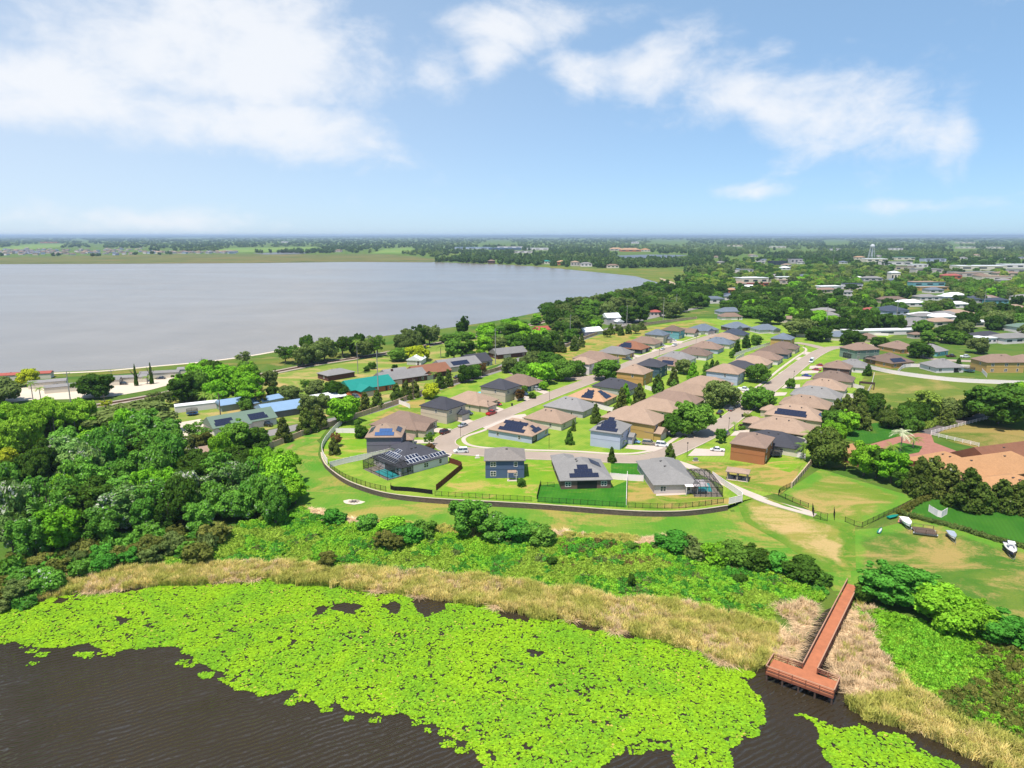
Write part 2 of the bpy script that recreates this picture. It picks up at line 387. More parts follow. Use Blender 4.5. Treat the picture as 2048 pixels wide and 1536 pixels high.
def sheet(name, pts, z, mat, label=None, kind='structure'):
    """flat sheet over a world-space outline"""
    o = MB().poly([(p[0], p[1], z) for p in pts]).build(name, mat)
    if o.data.polygons[0].normal.z < 0: o.data.flip_normals()
    return tag(o, label, kind=kind)
def px(pts, z=0.0): return [P(u, v, z) for (u, v) in pts]
def smoothline(pts, n=6):
    """Catmull-Rom through the points"""
    out = []; q = [pts[0]]+list(pts)+[pts[-1]]
    for i in range(1, len(q)-2):
        p0, p1, p2, p3 = (np.array(q[i+k][:2]) for k in (-1, 0, 1, 2))
        for k in range(n):
            t = k/n; out.append(tuple(0.5*((2*p1)+(-p0+p2)*t+(2*p0-5*p1+4*p2-p3)*t*t+(-p0+3*p1-3*p2+p3)*t**3)))
    out.append(tuple(pts[-1][:2])); return out
def offset(line, d):
    out = []
    for i in range(len(line)):
        a = np.array(line[max(i-1, 0)]); b = np.array(line[min(i+1, len(line)-1)]); t = b-a; t /= (np.linalg.norm(t)+1e-9)
        out.append((line[i][0]-t[1]*d, line[i][1]+t[0]*d))
    return out
def ribbon(name, line, w, z, mat, label=None, drape=None, kind='structure', parent=None, h=0.0):
    L, Rr = offset(line, w/2), offset(line, -w/2); m = MB()
    zf = (lambda p: z) if drape is None else (lambda p: float(T(p[0], p[1]))+drape)
    for i in range(len(line)-1):
        m.poly([(*Rr[i], zf(line[i])), (*Rr[i+1], zf(line[i+1])), (*L[i+1], zf(line[i+1])), (*L[i], zf(line[i]))])
        if h > 0:
            m.poly([(*L[i], zf(line[i])), (*L[i+1], zf(line[i+1])), (*L[i+1], zf(line[i+1])-h), (*L[i], zf(line[i])-h)])
            m.poly([(*Rr[i+1], zf(line[i+1])), (*Rr[i], zf(line[i])), (*Rr[i], zf(line[i])-h), (*Rr[i+1], zf(line[i+1])-h)])
    o = m.build(name, mat, parent)
    return tag(o, label, kind=kind if parent is None else None)
def walk(line, step):
    """points at equal steps along a polyline: (x, y, heading)"""
    out = []; d = 0.0; nxt = 0.0
    for i in range(len(line)-1):
        a, b = np.array(line[i][:2]), np.array(line[i+1][:2]); l = float(np.linalg.norm(b-a))
        if l < 1e-6: continue
        while nxt <= d+l+1e-6:
            p = a+(b-a)*((nxt-d)/l); out.append((float(p[0]), float(p[1]), math.atan2(b[1]-a[1], b[0]-a[0]))); nxt += step
        d += l
    return out

# water
lake_line = px([(-900, 850), (-200, 790), (0, 758), (60, 748), (200, 742), (300, 733), (420, 722), (520, 708), (600, 692), (700, 680), (800, 668), (900, 655), (1000, 640), (1090, 622), (1180, 605),
                (1250, 592), (1300, 578), (1330, 571), (1310, 562), (1270, 551), (1200, 544), (1120, 536), (1060, 531), (980, 528), (860, 524), (700, 523), (500, 525.5), (200, 527), (0, 527.5), (-400, 526), (-900, 530)], 0.0)
LAKE = water('lake water', (0.165, 0.146, 0.126, 1), 0.22, 0.20, 0.25, (1, 1.8, 1), 0.15, 0.25)
sheet('lake', smoothline(lake_line, 3), 0.0, LAKE, 'wide grey rippled lake behind the neighbourhood')
FARW = water('far lake water', (0.06, 0.06, 0.06, 1), 0.3, 0.3, 0.3)
sheet('far_lake', px([(1232, 511), (1300, 509), (1378, 510), (1340, 515), (1290, 519), (1250, 516)], 0.6), 0.6, FARW, 'small pale lake beyond the shore houses')
sheet('far_lake', px([(-20, 505), (60, 501), (120, 503), (60, 508)], 0.5), 0.5, FARW, 'pale strip of water left of the far subdivision')
sheet('far_lake', px([(505, 507), (560, 504.5), (630, 505), (600, 508), (530, 509)], 0.5), 0.5, FARW, 'pale pool in the far marsh')
POND = water('pond water', (0.030, 0.022, 0.0125, 1), 0.05, 1.0, 0.55, (0.34, 1.35, 1), R(-24), 0.19, ripple=(0.95, R(-118), 0.66))
sheet('pond', [(-400, -60), (400, -60), (400, 100), (150, 125), (110, 122), (110, 140), (-150, 150), (-400, 150)], POND_Z, POND, 'dark brown rippled pond in the foreground')

# far land beyond the lake
MARSH = grass('marsh', rgb(110, 128, 74, .45), rgb(134, 146, 88, .45), rgb(160, 146, 100, .45), 0.45, 0.006)
FIELD = grass('far field', rgb(120, 165, 75, .5), rgb(140, 175, 90, .5), rgb(190, 185, 130, .5), 0.25, 0.004)
sheet('marsh', px([(-900, 531), (0, 528), (200, 527.5), (500, 526), (700, 523.5), (860, 524.5), (900, 521), (840, 514), (760, 508), (640, 509), (480, 508.5), (300, 509), (0, 514), (-900, 516)], 0.3), 0.3, MARSH, 'flat reedy marsh along the far shore')
sheet('field', px([(-300, 499), (0, 495), (60, 489), (130, 488.5), (128, 494), (30, 500)], .3), .3, FIELD, 'bright field behind the far subdivision')
sheet('field', px([(420, 502), (460, 496), (630, 494), (640, 500), (560, 503), (430, 506)], .3), .3, FIELD, 'pale green field past the marsh')
sheet('field', px([(740, 507), (770, 498), (820, 495), (835, 501), (800, 507)], .3), .3, FIELD, 'yellow field beside the far wood')
SHOREG = grass('shore grass', rgb(112, 154, 62, .40), rgb(146, 162, 74, .40), rgb(180, 166, 108, .42), 0.4, 0.02)
sheet('shore_meadow', px([(1000, 529), (1060, 532), (1120, 537), (1200, 545), (1270, 552), (1310, 563), (1332, 571), (1360, 566), (1350, 552), (1400, 541), (1330, 536), (1200, 537), (1100, 532)], .1), .1, SHOREG, 'green meadow curving round the lake end')
SAND = paint('sand', rgb(232, 216, 196, .62), 0.95, 0.12, 0.1)
sheet('beach', px([(1318, 555), (1338, 561), (1356, 568), (1350, 572), (1338, 570), (1326, 563)], .16), .16, paint('beach sand', rgb(214, 190, 158, .5), .95, .2, .05), 'strip of pale beach at the lake end')

ribbon('shore_sand', smoothline(px([(60, 748.5), (200, 742.5), (300, 733.5), (420, 722.5), (520, 708.5), (600, 693)]), 4), 3.2, 0.045, SAND, 'pale sandy edge of the near lake shore')
# ground of the subdivision
wall_px = [(643, 905), (646, 918), (657, 934), (690, 958), (735, 976), (785, 988), (870, 997), (1000, 1004), (1100, 1010), (1250, 1021), (1340, 1023), (1400, 1019), (1455, 1011)]
wall_line = smoothline([P(u, v) for (u, v) in wall_px], 5)
LAWN1 = grass('lawn bright', rgb(132, 184, 62, .50), rgb(164, 196, 82, .52), rgb(200, 194, 112, .5), 0.22, 0.10, 0.25, 0.5)
LAWN2 = grass('lawn deep', rgb(66, 152, 44, .42), rgb(88, 166, 54, .42), rgb(150, 172, 74, .45), 0.24, 0.12, 0.3, 0.2)
LAWN3 = grass('lawn yellowing', rgb(128, 190, 50, .5), rgb(150, 196, 60, .5), rgb(214, 192, 122, .52), 0.42, 0.11, 0.25, 1.2)
LAWN4 = grass('lawn dry', rgb(116, 166, 54, .48), rgb(140, 172, 66, .48), rgb(206, 180, 118, .50), 0.60, 0.10)
LAWN5 = grass('lawn shady', rgb(56, 128, 34, .42), rgb(76, 146, 40, .42), rgb(130, 140, 70, .45), 0.12, 0.1)
sub = wall_line + px([(1490, 1000), (1560, 985), (1585, 970), (1622, 924), (1640, 860), (1690, 800), (1740, 752), (1735, 738), (1720, 700), (1790, 670), (1700, 655), (1560, 640), (1400, 637), (1300, 652), (1190, 668), (1100, 705), (1000, 742), (860, 782), (690, 843), (667, 864), (648, 888)])
sheet('lawn', sub, 0.0, LAWN1, 'mown bright green lawns across the subdivision')
# single lots that differ from the rest
lots = [([(648, 890), (668, 865), (720, 868), (740, 880), (742, 905), (785, 906), (660, 933), (646, 915)], LAWN3, 'yellowish side lawn inside the curved white fence'),
        ([(657, 935), (785, 906), (830, 930), (770, 968), (776, 984), (690, 957)], LAWN1, 'bright lawn round the screened pool'),
        ([(780, 972), (818, 957), (900, 932), (922, 937), (868, 988), (785, 986)], LAWN1, 'lawn behind the charcoal-roofed house'),
        ([(925, 938), (905, 915), (960, 912), (1112, 922), (1112, 960), (1080, 970), (1073, 1004), (1000, 1001), (871, 993)], LAWN3, 'patchy yellow lawn round the dark blue house'),
        ([(1081, 971), (1113, 968), (1222, 975), (1253, 962), (1253, 1015), (1100, 1007), (1074, 1004)], LAWN2, 'deep green lawn behind the brick house'),
        ([(1222, 925), (1283, 927), (1290, 955), (1254, 955), (1254, 950), (1222, 948)], LAWN2, 'deep green strip between the grey-roofed houses'),
        ([(1255, 958), (1292, 965), (1440, 990), (1470, 1000), (1456, 1008), (1340, 1019), (1255, 1017)], LAWN4, 'dry lawn behind the cream house'),
        ([(1370, 922), (1450, 925), (1530, 930), (1610, 918), (1585, 968), (1560, 990), (1490, 975), (1420, 945)], LAWN4, 'dry green common by the picnic shelter'),
        ([(1538, 900), (1524, 932), (1580, 945), (1612, 925)], LAWN3, 'green yard behind the brown house'),
        ([(760, 830), (800, 812), (850, 822), (845, 850), (770, 868), (720, 855)], LAWN4, 'bare dry yard beside the tan wall'),
        ([(1060, 724), (1190, 673), (1290, 656), (1400, 640), (1440, 652), (1380, 655), (1280, 676), (1200, 702), (1120, 732)], LAWN4, 'dry strip of yards below the upper tan wall'),
        ([(800, 808), (935, 762), (850, 800), (850, 840), (820, 825)], LAWN4, 'dry strip along the tan wall')]
for k_, (pp, m_, lb) in enumerate(lots): sheet('lawn', px(pp), 0.006+0.005*k_, m_, lb)

# roads
ROAD = paint('tan asphalt', rgb(200, 180, 164, .52), 0.9, 0.13, 0.09, bump=0.2)
ASPH = paint('grey asphalt', rgb(168, 162, 160, .50), 0.9, 0.10, 0.12)
DARKASPH = paint('weathered asphalt', rgb(132, 122, 120, .48), 0.9, 0.12, 0.2)
rA = [(1440, 668), (1400, 680), (1300, 712), (1205, 752), (1120, 784), (1030, 820), (955, 849), (905, 871), (889, 883), (896, 895), (925, 902), (975, 906), (1051, 911), (1150, 914), (1224, 918), (1285, 918), (1330, 908), (1372, 890),
      (1420, 866), (1456, 842), (1490, 816), (1530, 784), (1572, 752), (1608, 724), (1640, 704), (1664, 696), (1700, 694)]
street = smoothline(px(rA), 5)
def road_set(line, w, label, mat=ROAD, kerbs=True):
    r = ribbon('road', line, w, 0.072, mat, label)
    if kerbs:
        for s in (1, -1): ribbon('kerb', offset(line, s*(w/2+0.17)), 0.40, 0.17, KERB, 'pale concrete kerb of the tan street', h=0.17)
    return r
road_set(street, 7.2, 'tan asphalt street looping through the subdivision')
side = smoothline(px([(1205, 752), (1150, 757), (1090, 757), (1045, 750), (1010, 737)]), 4)
ribbon('road', side, 8.0, 0.078, ROAD, 'tan side street under the oaks')
ribbon('road', smoothline(px([(1590, 685), (1620, 690), (1645, 697)]), 3), 7.0, 0.078, ROAD, 'short spur of street at the top bend')
ribbon('road', smoothline(px([(1700, 694), (1740, 690), (1800, 700), (1860, 717), (1930, 722), (1990, 723), (2080, 723)]), 4), 7.0, 0.066, ROAD, 'tan street passing the far right houses')
# pavements
def pave(pts, w, label): ribbon('pavement', smoothline(px(pts), 5), w, 0.10, CONC, label, h=0.10)
pave([(1018, 838), (970, 860), (935, 872), (927, 880), (938, 890), (975, 896), (1051, 900), (1150, 903), (1235, 908), (1285, 905), (1322, 895), (1352, 876), (1390, 850), (1420, 828)], 1.5, 'white concrete pavement round the inner bend')
pave([(1470, 800), (1520, 770), (1560, 738), (1590, 716), (1612, 701), (1606, 694)], 1.4, 'concrete pavement along the right-hand street')
pave([(1280, 712), (1400, 672)], 1.3, 'concrete pavement beside the upper left street')
trail = smoothline([G2(u, v) for (u, v) in [(1345, 922), (1385, 936), (1430, 958), (1480, 981), (1530, 1001), (1580, 1016), (1632, 1030)]], 5)
SUBP = [tuple(p) for p in sub]
def inside(x, y, poly):
    c_ = False; n_ = len(poly)
    for i in range(n_):
        x0, y0 = poly[i]; x1, y1 = poly[(i+1) % n_]
        if (y0 > y) != (y1 > y) and x < (x1-x0)*(y-y0)/(y1-y0)+x0: c_ = not c_
    return c_
def TS(x, y): return 0.0 if inside(x, y, SUBP) else float(T(x, y))
_zs = [max(TS(*p), -0.2*max(0, i-22)) for i, p in enumerate(trail)]
_zs = np.convolve(np.pad(np.array([TS(*p) for p in trail]), 4, mode='edge'), np.ones(9)/9, 'valid')
_L, _R = offset(trail, 1.7), offset(trail, -1.7); m = MB()
for i in range(len(trail)-1):
    za, zb = max(_zs[i], TS(*trail[i]))+.09, max(_zs[i+1], TS(*trail[i+1]))+.09
    m.hexa([(*_R[i], za-.4), (*_R[i+1], zb-.4), (*_L[i+1], zb-.4), (*_L[i], za-.4), (*_R[i], za), (*_R[i+1], zb), (*_L[i+1], zb), (*_L[i], za)])
tag(m.build('path', CONC), 'broad concrete path running down past the picnic shelter', kind='structure')
# tan bare ground by the path and the boats
BARE = grass('bare ground', rgb(150, 168, 76, .5), rgb(172, 172, 92, .5), rgb(218, 194, 146, .52), 0.62, 0.07, blend=(rgb(100, 164, 50, .44), rgb(142, 176, 72, .44), rgb(196, 180, 108, .48)))
BK = (rgb(104, 176, 58, .46), rgb(140, 184, 74, .46), rgb(196, 182, 108, .48))
BANK = grass('bank grass', *BK, 0.46, 0.055, 0.12, 0.1)
RGREEN = grass('estate lawn', rgb(66, 140, 46, .42), rgb(84, 154, 54, .42), rgb(136, 162, 66, .45), 0.22, 0.06, 0.4, 0.4)
PADDOCK = grass('paddock', rgb(96, 136, 50, .45), rgb(120, 150, 62, .45), rgb(186, 166, 110, .5), 0.5, 0.03)
def draped(name, pts, mat, lift, label, step=2.5):
    """sheet that follows the terrain inside an outline (world points)"""
    A = np.array(pts); x0, y0 = A.min(0); x1, y1 = A.max(0)
    o = MB().poly([(p[0], p[1], 0) for p in pts]).build(name, mat)
    import bmesh
    bm = bmesh.new(); bm.from_mesh(o.data)
    for k in np.arange(math.floor(x0/step)*step, x1, step):
        bmesh.ops.bisect_plane(bm, geom=bm.verts[:]+bm.edges[:]+bm.faces[:], plane_co=(k, 0, 0), plane_no=(1, 0, 0))
    for k in np.arange(math.floor(y0/step)*step, y1, step):
        bmesh.ops.bisect_plane(bm, geom=bm.verts[:]+bm.edges[:]+bm.faces[:], plane_co=(0, k, 0), plane_no=(0, 1, 0))
    bmesh.ops.triangulate(bm, faces=bm.faces[:])
    fl = bm.verts.layers.float.new('fade'); E0 = A; E1 = np.roll(A, -1, 0); D_ = E1-E0; L2 = (D_**2).sum(1)+1e-9
    for v in bm.verts:
        q = np.array((v.co.x, v.co.y)); tt = np.clip(((q-E0)*D_).sum(1)/L2, 0, 1)
        v[fl] = min(1.0, float(np.sqrt((((E0+D_*tt[:, None])-q)**2).sum(1)).min())/7.0)
        v.co.z = float(T(v.co.x, v.co.y))+lift
    bm.normal_update()
    if sum(f.normal.z for f in bm.faces) < 0: bmesh.ops.reverse_faces(bm, faces=bm.faces[:])
    bm.to_mesh(o.data); bm.free()
    return tag(o, label, kind='structure')
def gpx(pts): return [G2(u, v) for (u, v) in pts]
draped('bank', gpx([(470, 925), (620, 866), (640, 888), (636, 910), (650, 938), (690, 964), (735, 982), (785, 994), (870, 1003), (1000, 1011), (1250, 1028), (1340, 1030), (1455, 1018), (1500, 1005), (1560, 1045), (1600, 1085), (1640, 1060), (1760, 1060), (1770, 1200), (1680, 1198), (1660, 1175),
        (1600, 1140), (1450, 1100), (1330, 1080), (1150, 1065), (900, 1050), (700, 1040), (600, 1030), (560, 960)]), BANK, 0.05, 'green grassy bank below the retaining wall')
draped('bare_ground', gpx([(1470, 995), (1540, 998), (1640, 1036), (1710, 1052), (1712, 1142), (1650, 1145), (1570, 1090), (1490, 1045)]), BARE, 0.09, 'worn sandy ground below the path')
draped('boat_field', gpx([(1700, 1060), (1760, 1056), (1850, 1036), (1950, 1072), (2060, 1102), (2300, 1165), (2300, 1320), (2048, 1250), (1860, 1195), (1760, 1195), (1705, 1190), (1700, 1130)]), grass('boat field', rgb(96, 152, 58, .42), rgb(132, 166, 72, .42), rgb(200, 178, 120, .48), 0.58, 0.06, blend=BK), 0.07, 'patchy grass where the boats are parked')
draped('dog_park', gpx([(1560, 990), (1640, 938), (1830, 995), (1730, 1055), (1660, 1045)]), grass('fenced field', rgb(128, 168, 62, .46), rgb(150, 176, 76, .46), rgb(206, 182, 124, .5), 0.52, 0.05, blend=BK), 0.07, 'yellow green grass inside the fenced field')
draped('estate_lawn', gpx([(1835, 1000), (1900, 985), (2300, 1010), (2300, 1150), (2040, 1085), (1820, 1030)]), RGREEN, 0.08, 'deep green striped lawn beyond the hedge')
sheet('estate_lawn', px([(1690, 855), (1760, 845), (1800, 862), (1790, 875), (1735, 888), (1692, 880)]), 0.06, RGREEN, 'deep green lawn beside the paver drive')
PAVER = brickmat('pink pavers', rgb(206, 140, 118, .5), rgb(190, 128, 108, .5), rgb(170, 120, 104, .5), 2.0)
sheet('paver_drive', px([(1690, 888), (1740, 889), (1790, 875), (1835, 866), (1862, 868), (1868, 885), (1920, 905), (1880, 920), (1850, 940), (1800, 960), (1760, 930), (1700, 905)]), 0.05, PAVER, 'pink paver drive sweeping round the palm island')
sheet('estate_lawn', px([(1765, 900), (1800, 885), (1845, 893), (1838, 905), (1800, 912), (1775, 910)]), 0.09, RGREEN, 'small green island with palms')
sheet('paddock', px([(1862, 866), (1990, 832), (2080, 840), (2300, 870), (2300, 960), (2000, 905), (1900, 884)]), 0.04, PADDOCK, 'brownish paddock behind the white rail fence')
ribbon('lane', smoothline(px([(1845, 866), (1880, 850), (1940, 833), (2000, 818), (2060, 810)]), 4), 7.5, 0.06, DARKASPH, 'dark asphalt lane beside the paddock')
sheet('meadow', px([(1735, 742), (1800, 748), (1900, 760), (2060, 768), (2300, 790), (2000, 815), (1850, 850), (1760, 835), (1700, 800)]), 0.03, grass('meadow', rgb(112, 148, 60, .45), rgb(136, 160, 74, .45), rgb(186, 172, 112, .5), 0.42, 0.025), 'sloping yellow green meadow right of the houses')
draped('bare_ground', gpx([(470, 930), (545, 899), (615, 872), (655, 858), (640, 878), (600, 895), (540, 918), (490, 945)]), grass('soil strip', rgb(150, 150, 84, .46), rgb(176, 150, 106, .48), rgb(214, 178, 146, .5), 0.7, 0.07, blend=BK), 0.09, 'worn reddish soil strip along the foot of the tan wall')
# left side: village street, railway, yards
vill = smoothline(px([(380, 900), (440, 884), (530, 868), (625, 848), (690, 836), (770, 812), (870, 778), (940, 757), (1000, 738), (1030, 722), (1100, 702), (1190, 668), (1280, 640), (1400, 615)]), 4)
ribbon('road', vill, 7.5, 0.024, ASPH, 'grey village road outside the tan wall')
YARD = grass('village yards', rgb(134, 176, 70, .46), rgb(152, 182, 86, .46), rgb(214, 190, 140, .5), 0.46, 0.035)
sheet('yard', px([(330, 800), (420, 770), (540, 750), (750, 715), (900, 685), (1080, 665), (1100, 690), (1020, 720), (930, 752), (760, 805), (620, 842), (520, 862), (420, 880), (330, 860)]), 0.008, YARD, 'patchy grass yards of the village')
ribbon('shore_grass', smoothline(px([(60, 752), (250, 742), (420, 728), (540, 722), (700, 706), (850, 682), (1000, 655)]), 4), 16, 0.02, SHOREG, 'strip of green grass along the near lake shore')
BALLAST = paint('railway ballast', rgb(200, 184, 166, .5), 0.95, 0.2, 0.5); TIES = paint('rusty track', rgb(128, 92, 74, .42), 0.9, 0.2, 1.0)
rail = smoothline(px([(-60, 850), (100, 826), (225, 806), (315, 790), (420, 768), (540, 746), (640, 727), (750, 710), (870, 688), (960, 670), (1060, 650), (1130, 632)]), 5)
ribbon('railway_bed', rail, 8.0, 0.03, BALLAST, 'pale ballast bed of the single track railway')
tr = empty('railway_track', (0, 0, 0), 0, 'rusty single railway track between village and lake', 'railway')
ribbon('sleeper_bed', rail, 2.6, 0.10, TIES, parent=tr, h=0.07)
for s in (1, -1): ribbon('rail', offset(rail, s*0.72), 0.14, 0.26, TIES, parent=tr, h=0.16)
sheet('sandy_lot', px([(-60, 800), (30, 778), (75, 768), (150, 776), (235, 768), (330, 756), (352, 748), (345, 768), (300, 780), (225, 793), (150, 798), (60, 800), (-60, 815)]), 0.02, SAND, 'white sandy lot in front of the mobile homes')
sheet('sandy_lot', px([(330, 850), (400, 838), (430, 848), (380, 880), (345, 900), (310, 905)]), 0.02, SAND, 'pale sandy drive beside the wood')

# ---------------------------------------------------------------- houses
ROOFC = dict(greybrown=rgb(182, 172, 166, .42), tan=rgb(204, 174, 152, .48), brown=rgb(178, 150, 134, .46), dkbrown=rgb(150, 128, 116, .48), grey=rgb(180, 176, 176, .44), ltgrey=rgb(190, 186, 184, .40), charcoal=rgb(98, 98, 108, .40),
             navy=rgb(92, 102, 122, .42), orange=rgb(222, 176, 140, .55), red=rgb(176, 122, 96, .46), teal=rgb(30, 160, 146, .55), bluemetal=rgb(150, 182, 216, .6), green=rgb(134, 158, 138, .5),
             white=rgb(236, 236, 238, .8), terracotta=rgb(216, 164, 118, .52), bluegrey=rgb(140, 152, 168, .45), redtile=rgb(206, 104, 84, .5))
WALLC = dict(white=rgb(238, 226, 228, .8), cream=rgb(232, 220, 202, .75), blue=rgb(98, 118, 154, .58), ltblue=rgb(194, 200, 222, .74), brown=rgb(200, 132, 86, .62), yellow=rgb(214, 176, 108, .68), tan=rgb(218, 200, 180, .72),
             brick=rgb(142, 112, 102, .55), purple=rgb(144, 138, 154, .56), pink=rgb(214, 200, 194, .75), green=rgb(118, 124, 108, .5), orange=rgb(220, 132, 88, .62), sage=rgb(150, 170, 158, .6), turq=rgb(150, 212, 214, .7),
             teal=rgb(92, 122, 140, .5), ochre=rgb(220, 170, 104, .66), dkbrick=rgb(124, 82, 76, .52), grey=rgb(206, 198, 200, .68), aqua=rgb(130, 190, 205, .65), dark=rgb(72, 84, 100, .5), terracotta=rgb(190, 128, 98, .56))
def roofm(c):
    if c in ('teal', 'bluemetal', 'white', 'green', 'redtile'): return paint('roof metal '+c, ROOFC[c], 0.45, 0.06, 0.5, 0.5)
    return shingle('shingles '+c, ROOFC[c])
def wallm(c): return paint('stucco '+c, WALLC[c], 0.85, 0.06, 0.5, bump=0.15, bscale=8)
SOLAR = glass('solar cells', (0.012, 0.014, 0.035, 1), 0.22)
SOLARB = glass('blue solar cells', (0.04, 0.09, 0.22, 1), 0.2)
FRAME = paint('panel frame', (0.045, 0.045, 0.055, 1), 0.4, 0.05); FRAMEW = paint('pale panel frame', (0.72, 0.72, 0.74, 1), 0.4, 0.05)
VENT = paint('roof vent', (0.06, 0.055, 0.055, 1), 0.7, 0.1)
DOORM = paint('dark door', rgb(84, 70, 62, .5), 0.6, 0.1)
WALLBASE = paint('foundation', rgb(205, 198, 190, .6), 0.9, 0.1)

def roof_mesh(m, x0, x1, y0, y1, ze, slope, ov, kind='hip', th=0.2):
    x0 -= ov; x1 += ov; y0 -= ov; y1 += ov; w_, d_ = x1-x0, y1-y0
    if w_ >= d_:
        hr = slope*d_/2; ym = (y0+y1)/2; e = d_/2 if kind == 'hip' else 0.0
        A, B = (x0+e, ym, ze+hr), (x1-e, ym, ze+hr)
        c = [(x0, y0, ze), (x1, y0, ze), (x1, y1, ze), (x0, y1, ze)]
        fs = [[c[0], c[1], B, A], [c[2], c[3], A, B]]; ends = [[c[1], c[2], B], [c[3], c[0], A]]
    else:
        hr = slope*w_/2; xm = (x0+x1)/2; e = w_/2 if kind == 'hip' else 0.0
        A, B = (xm, y0+e, ze+hr), (xm, y1-e, ze+hr)
        c = [(x0, y0, ze), (x1, y0, ze), (x1, y1, ze), (x0, y1, ze)]
        fs = [[c[1], c[2], B, A], [c[3], c[0], A, B]]; ends = [[c[0], c[1], A], [c[2], c[3], B]]
    for f in fs: m.poly(f)
    for f in ends: m.poly(f)
    for i in range(4):
        a, b = c[i], c[(i+1) % 4]; m.poly([(a[0], a[1], a[2]-th), (b[0], b[1], b[2]-th), b, a])
    m.poly([(p[0], p[1], ze-th) for p in reversed(c)])
    return ze+hr
MESHC = {}
def cached(key, fn):
    if key not in MESHC: MESHC[key] = fn()
    return MESHC[key]
def window_meshes(w_, h_):
    def fr():
        m = MB(); t = 0.09
        m.box(-w_/2-t, w_/2+t, -0.07, 0.0, -h_/2-t, -h_/2); m.box(-w_/2-t, w_/2+t, -0.07, 0.0, h_/2, h_/2+t)
        m.box(-w_/2-t, -w_/2, -0.07, 0.0, -h_/2, h_/2); m.box(w_/2, w_/2+t, -0.07, 0.0, -h_/2, h_/2)
        m.box(-w_/2, w_/2, -0.06, -0.035, -0.03, 0.03)
        if w_ > 1.3: m.box(-0.05, 0.05, -0.062, -0.033, -h_/2, h_/2)
        return m.mesh('window', TRIM)
    return cached(('wf', w_, h_), fr), cached(('wp', w_, h_), lambda: MB().box(-w_/2, w_/2, -0.03, 0.0, -h_/2, h_/2).mesh('pane', GLASS))
SIDE = dict(b=0.0, f=math.pi, r=math.pi/2, l=-math.pi/2)
def on_side(root, W_, D_, side, s, z, off=0.0):
    if side == 'b': return (s, -D_/2-off, z)
    if side == 'f': return (-s, D_/2+off, z)
    if side == 'r': return (W_/2+off, s, z)
    return (-W_/2-off, -s, z)
def add_window(root, W_, D_, side, s, z, w_=1.0, h_=1.4):
    f, p = window_meshes(w_, h_)
    o = mk('window', f, root, on_side(root, W_, D_, side, s, z), SIDE[side]); mk('pane', p, o)
def add_panel(root, name, mat, W_, D_, side, s, z, w_, h_, th=0.05):
    mesh = cached((name, mat.name, w_, h_, th), lambda: MB().box(-w_/2, w_/2, -th, 0.0, -h_/2, h_/2).mesh(name, mat))
    return mk(name, mesh, root, on_side(root, W_, D_, side, s, z), SIDE[side])
GARAGE = paint('garage door', rgb(222, 212, 200, .7), 0.6, 0.05)
def garage_mesh():
    m = MB()
    for k in range(4): m.box(-2.4, 2.4, -0.06, 0, -1.1+k*0.55+0.015, -1.1+(k+1)*0.55-0.015)
    return m.mesh('garage_door', GARAGE)
def add_solar(root, W_, D_, ze, slope, ov, side, rows, s0=0.0, t0=0.7, pw=1.0, ph=1.65, gap=0.04, mat=None, pale=False):
    """rows: panel counts from the eave up, centred on s0"""
    a = math.atan(slope); half = D_/2 if side in 'bf' else W_/2
    mat = mat or SOLAR
    pm = cached(('solar', pw, ph, mat.name), lambda: MB().box(-pw/2, pw/2, -ph/2, ph/2, 0.0, 0.05).mesh('solar_panel', mat))
    e_ = .07 if pale else .03; gap = .16 if pale else gap
    fm = cached(('solarf', pw, ph, pale), lambda: MB().box(-pw/2-e_, pw/2+e_, -ph/2-e_, ph/2+e_, -0.03, 0.035).mesh('frame', FRAMEW if pale else FRAME))
    for r, row in enumerate(rows):
        n, sh = row if isinstance(row, tuple) else (row, 0.0)
        t = t0+ph/2+r*(ph+gap+0.05)
        for k in range(n):
            s = s0+sh+(k-(n-1)/2)*(pw+gap)
            v = Matrix.Rotation(SIDE[side], 3, 'Z') @ Vector((s, -(half+ov)+t*math.cos(a), ze+t*math.sin(a)+0.10))
            o = mk('solar_panel', pm, root, v); o.rotation_euler = (Matrix.Rotation(SIDE[side], 3, 'Z') @ Matrix.Rotation(a, 3, 'X')).to_euler()
            if pw < 1.3: mk('frame', fm, o)
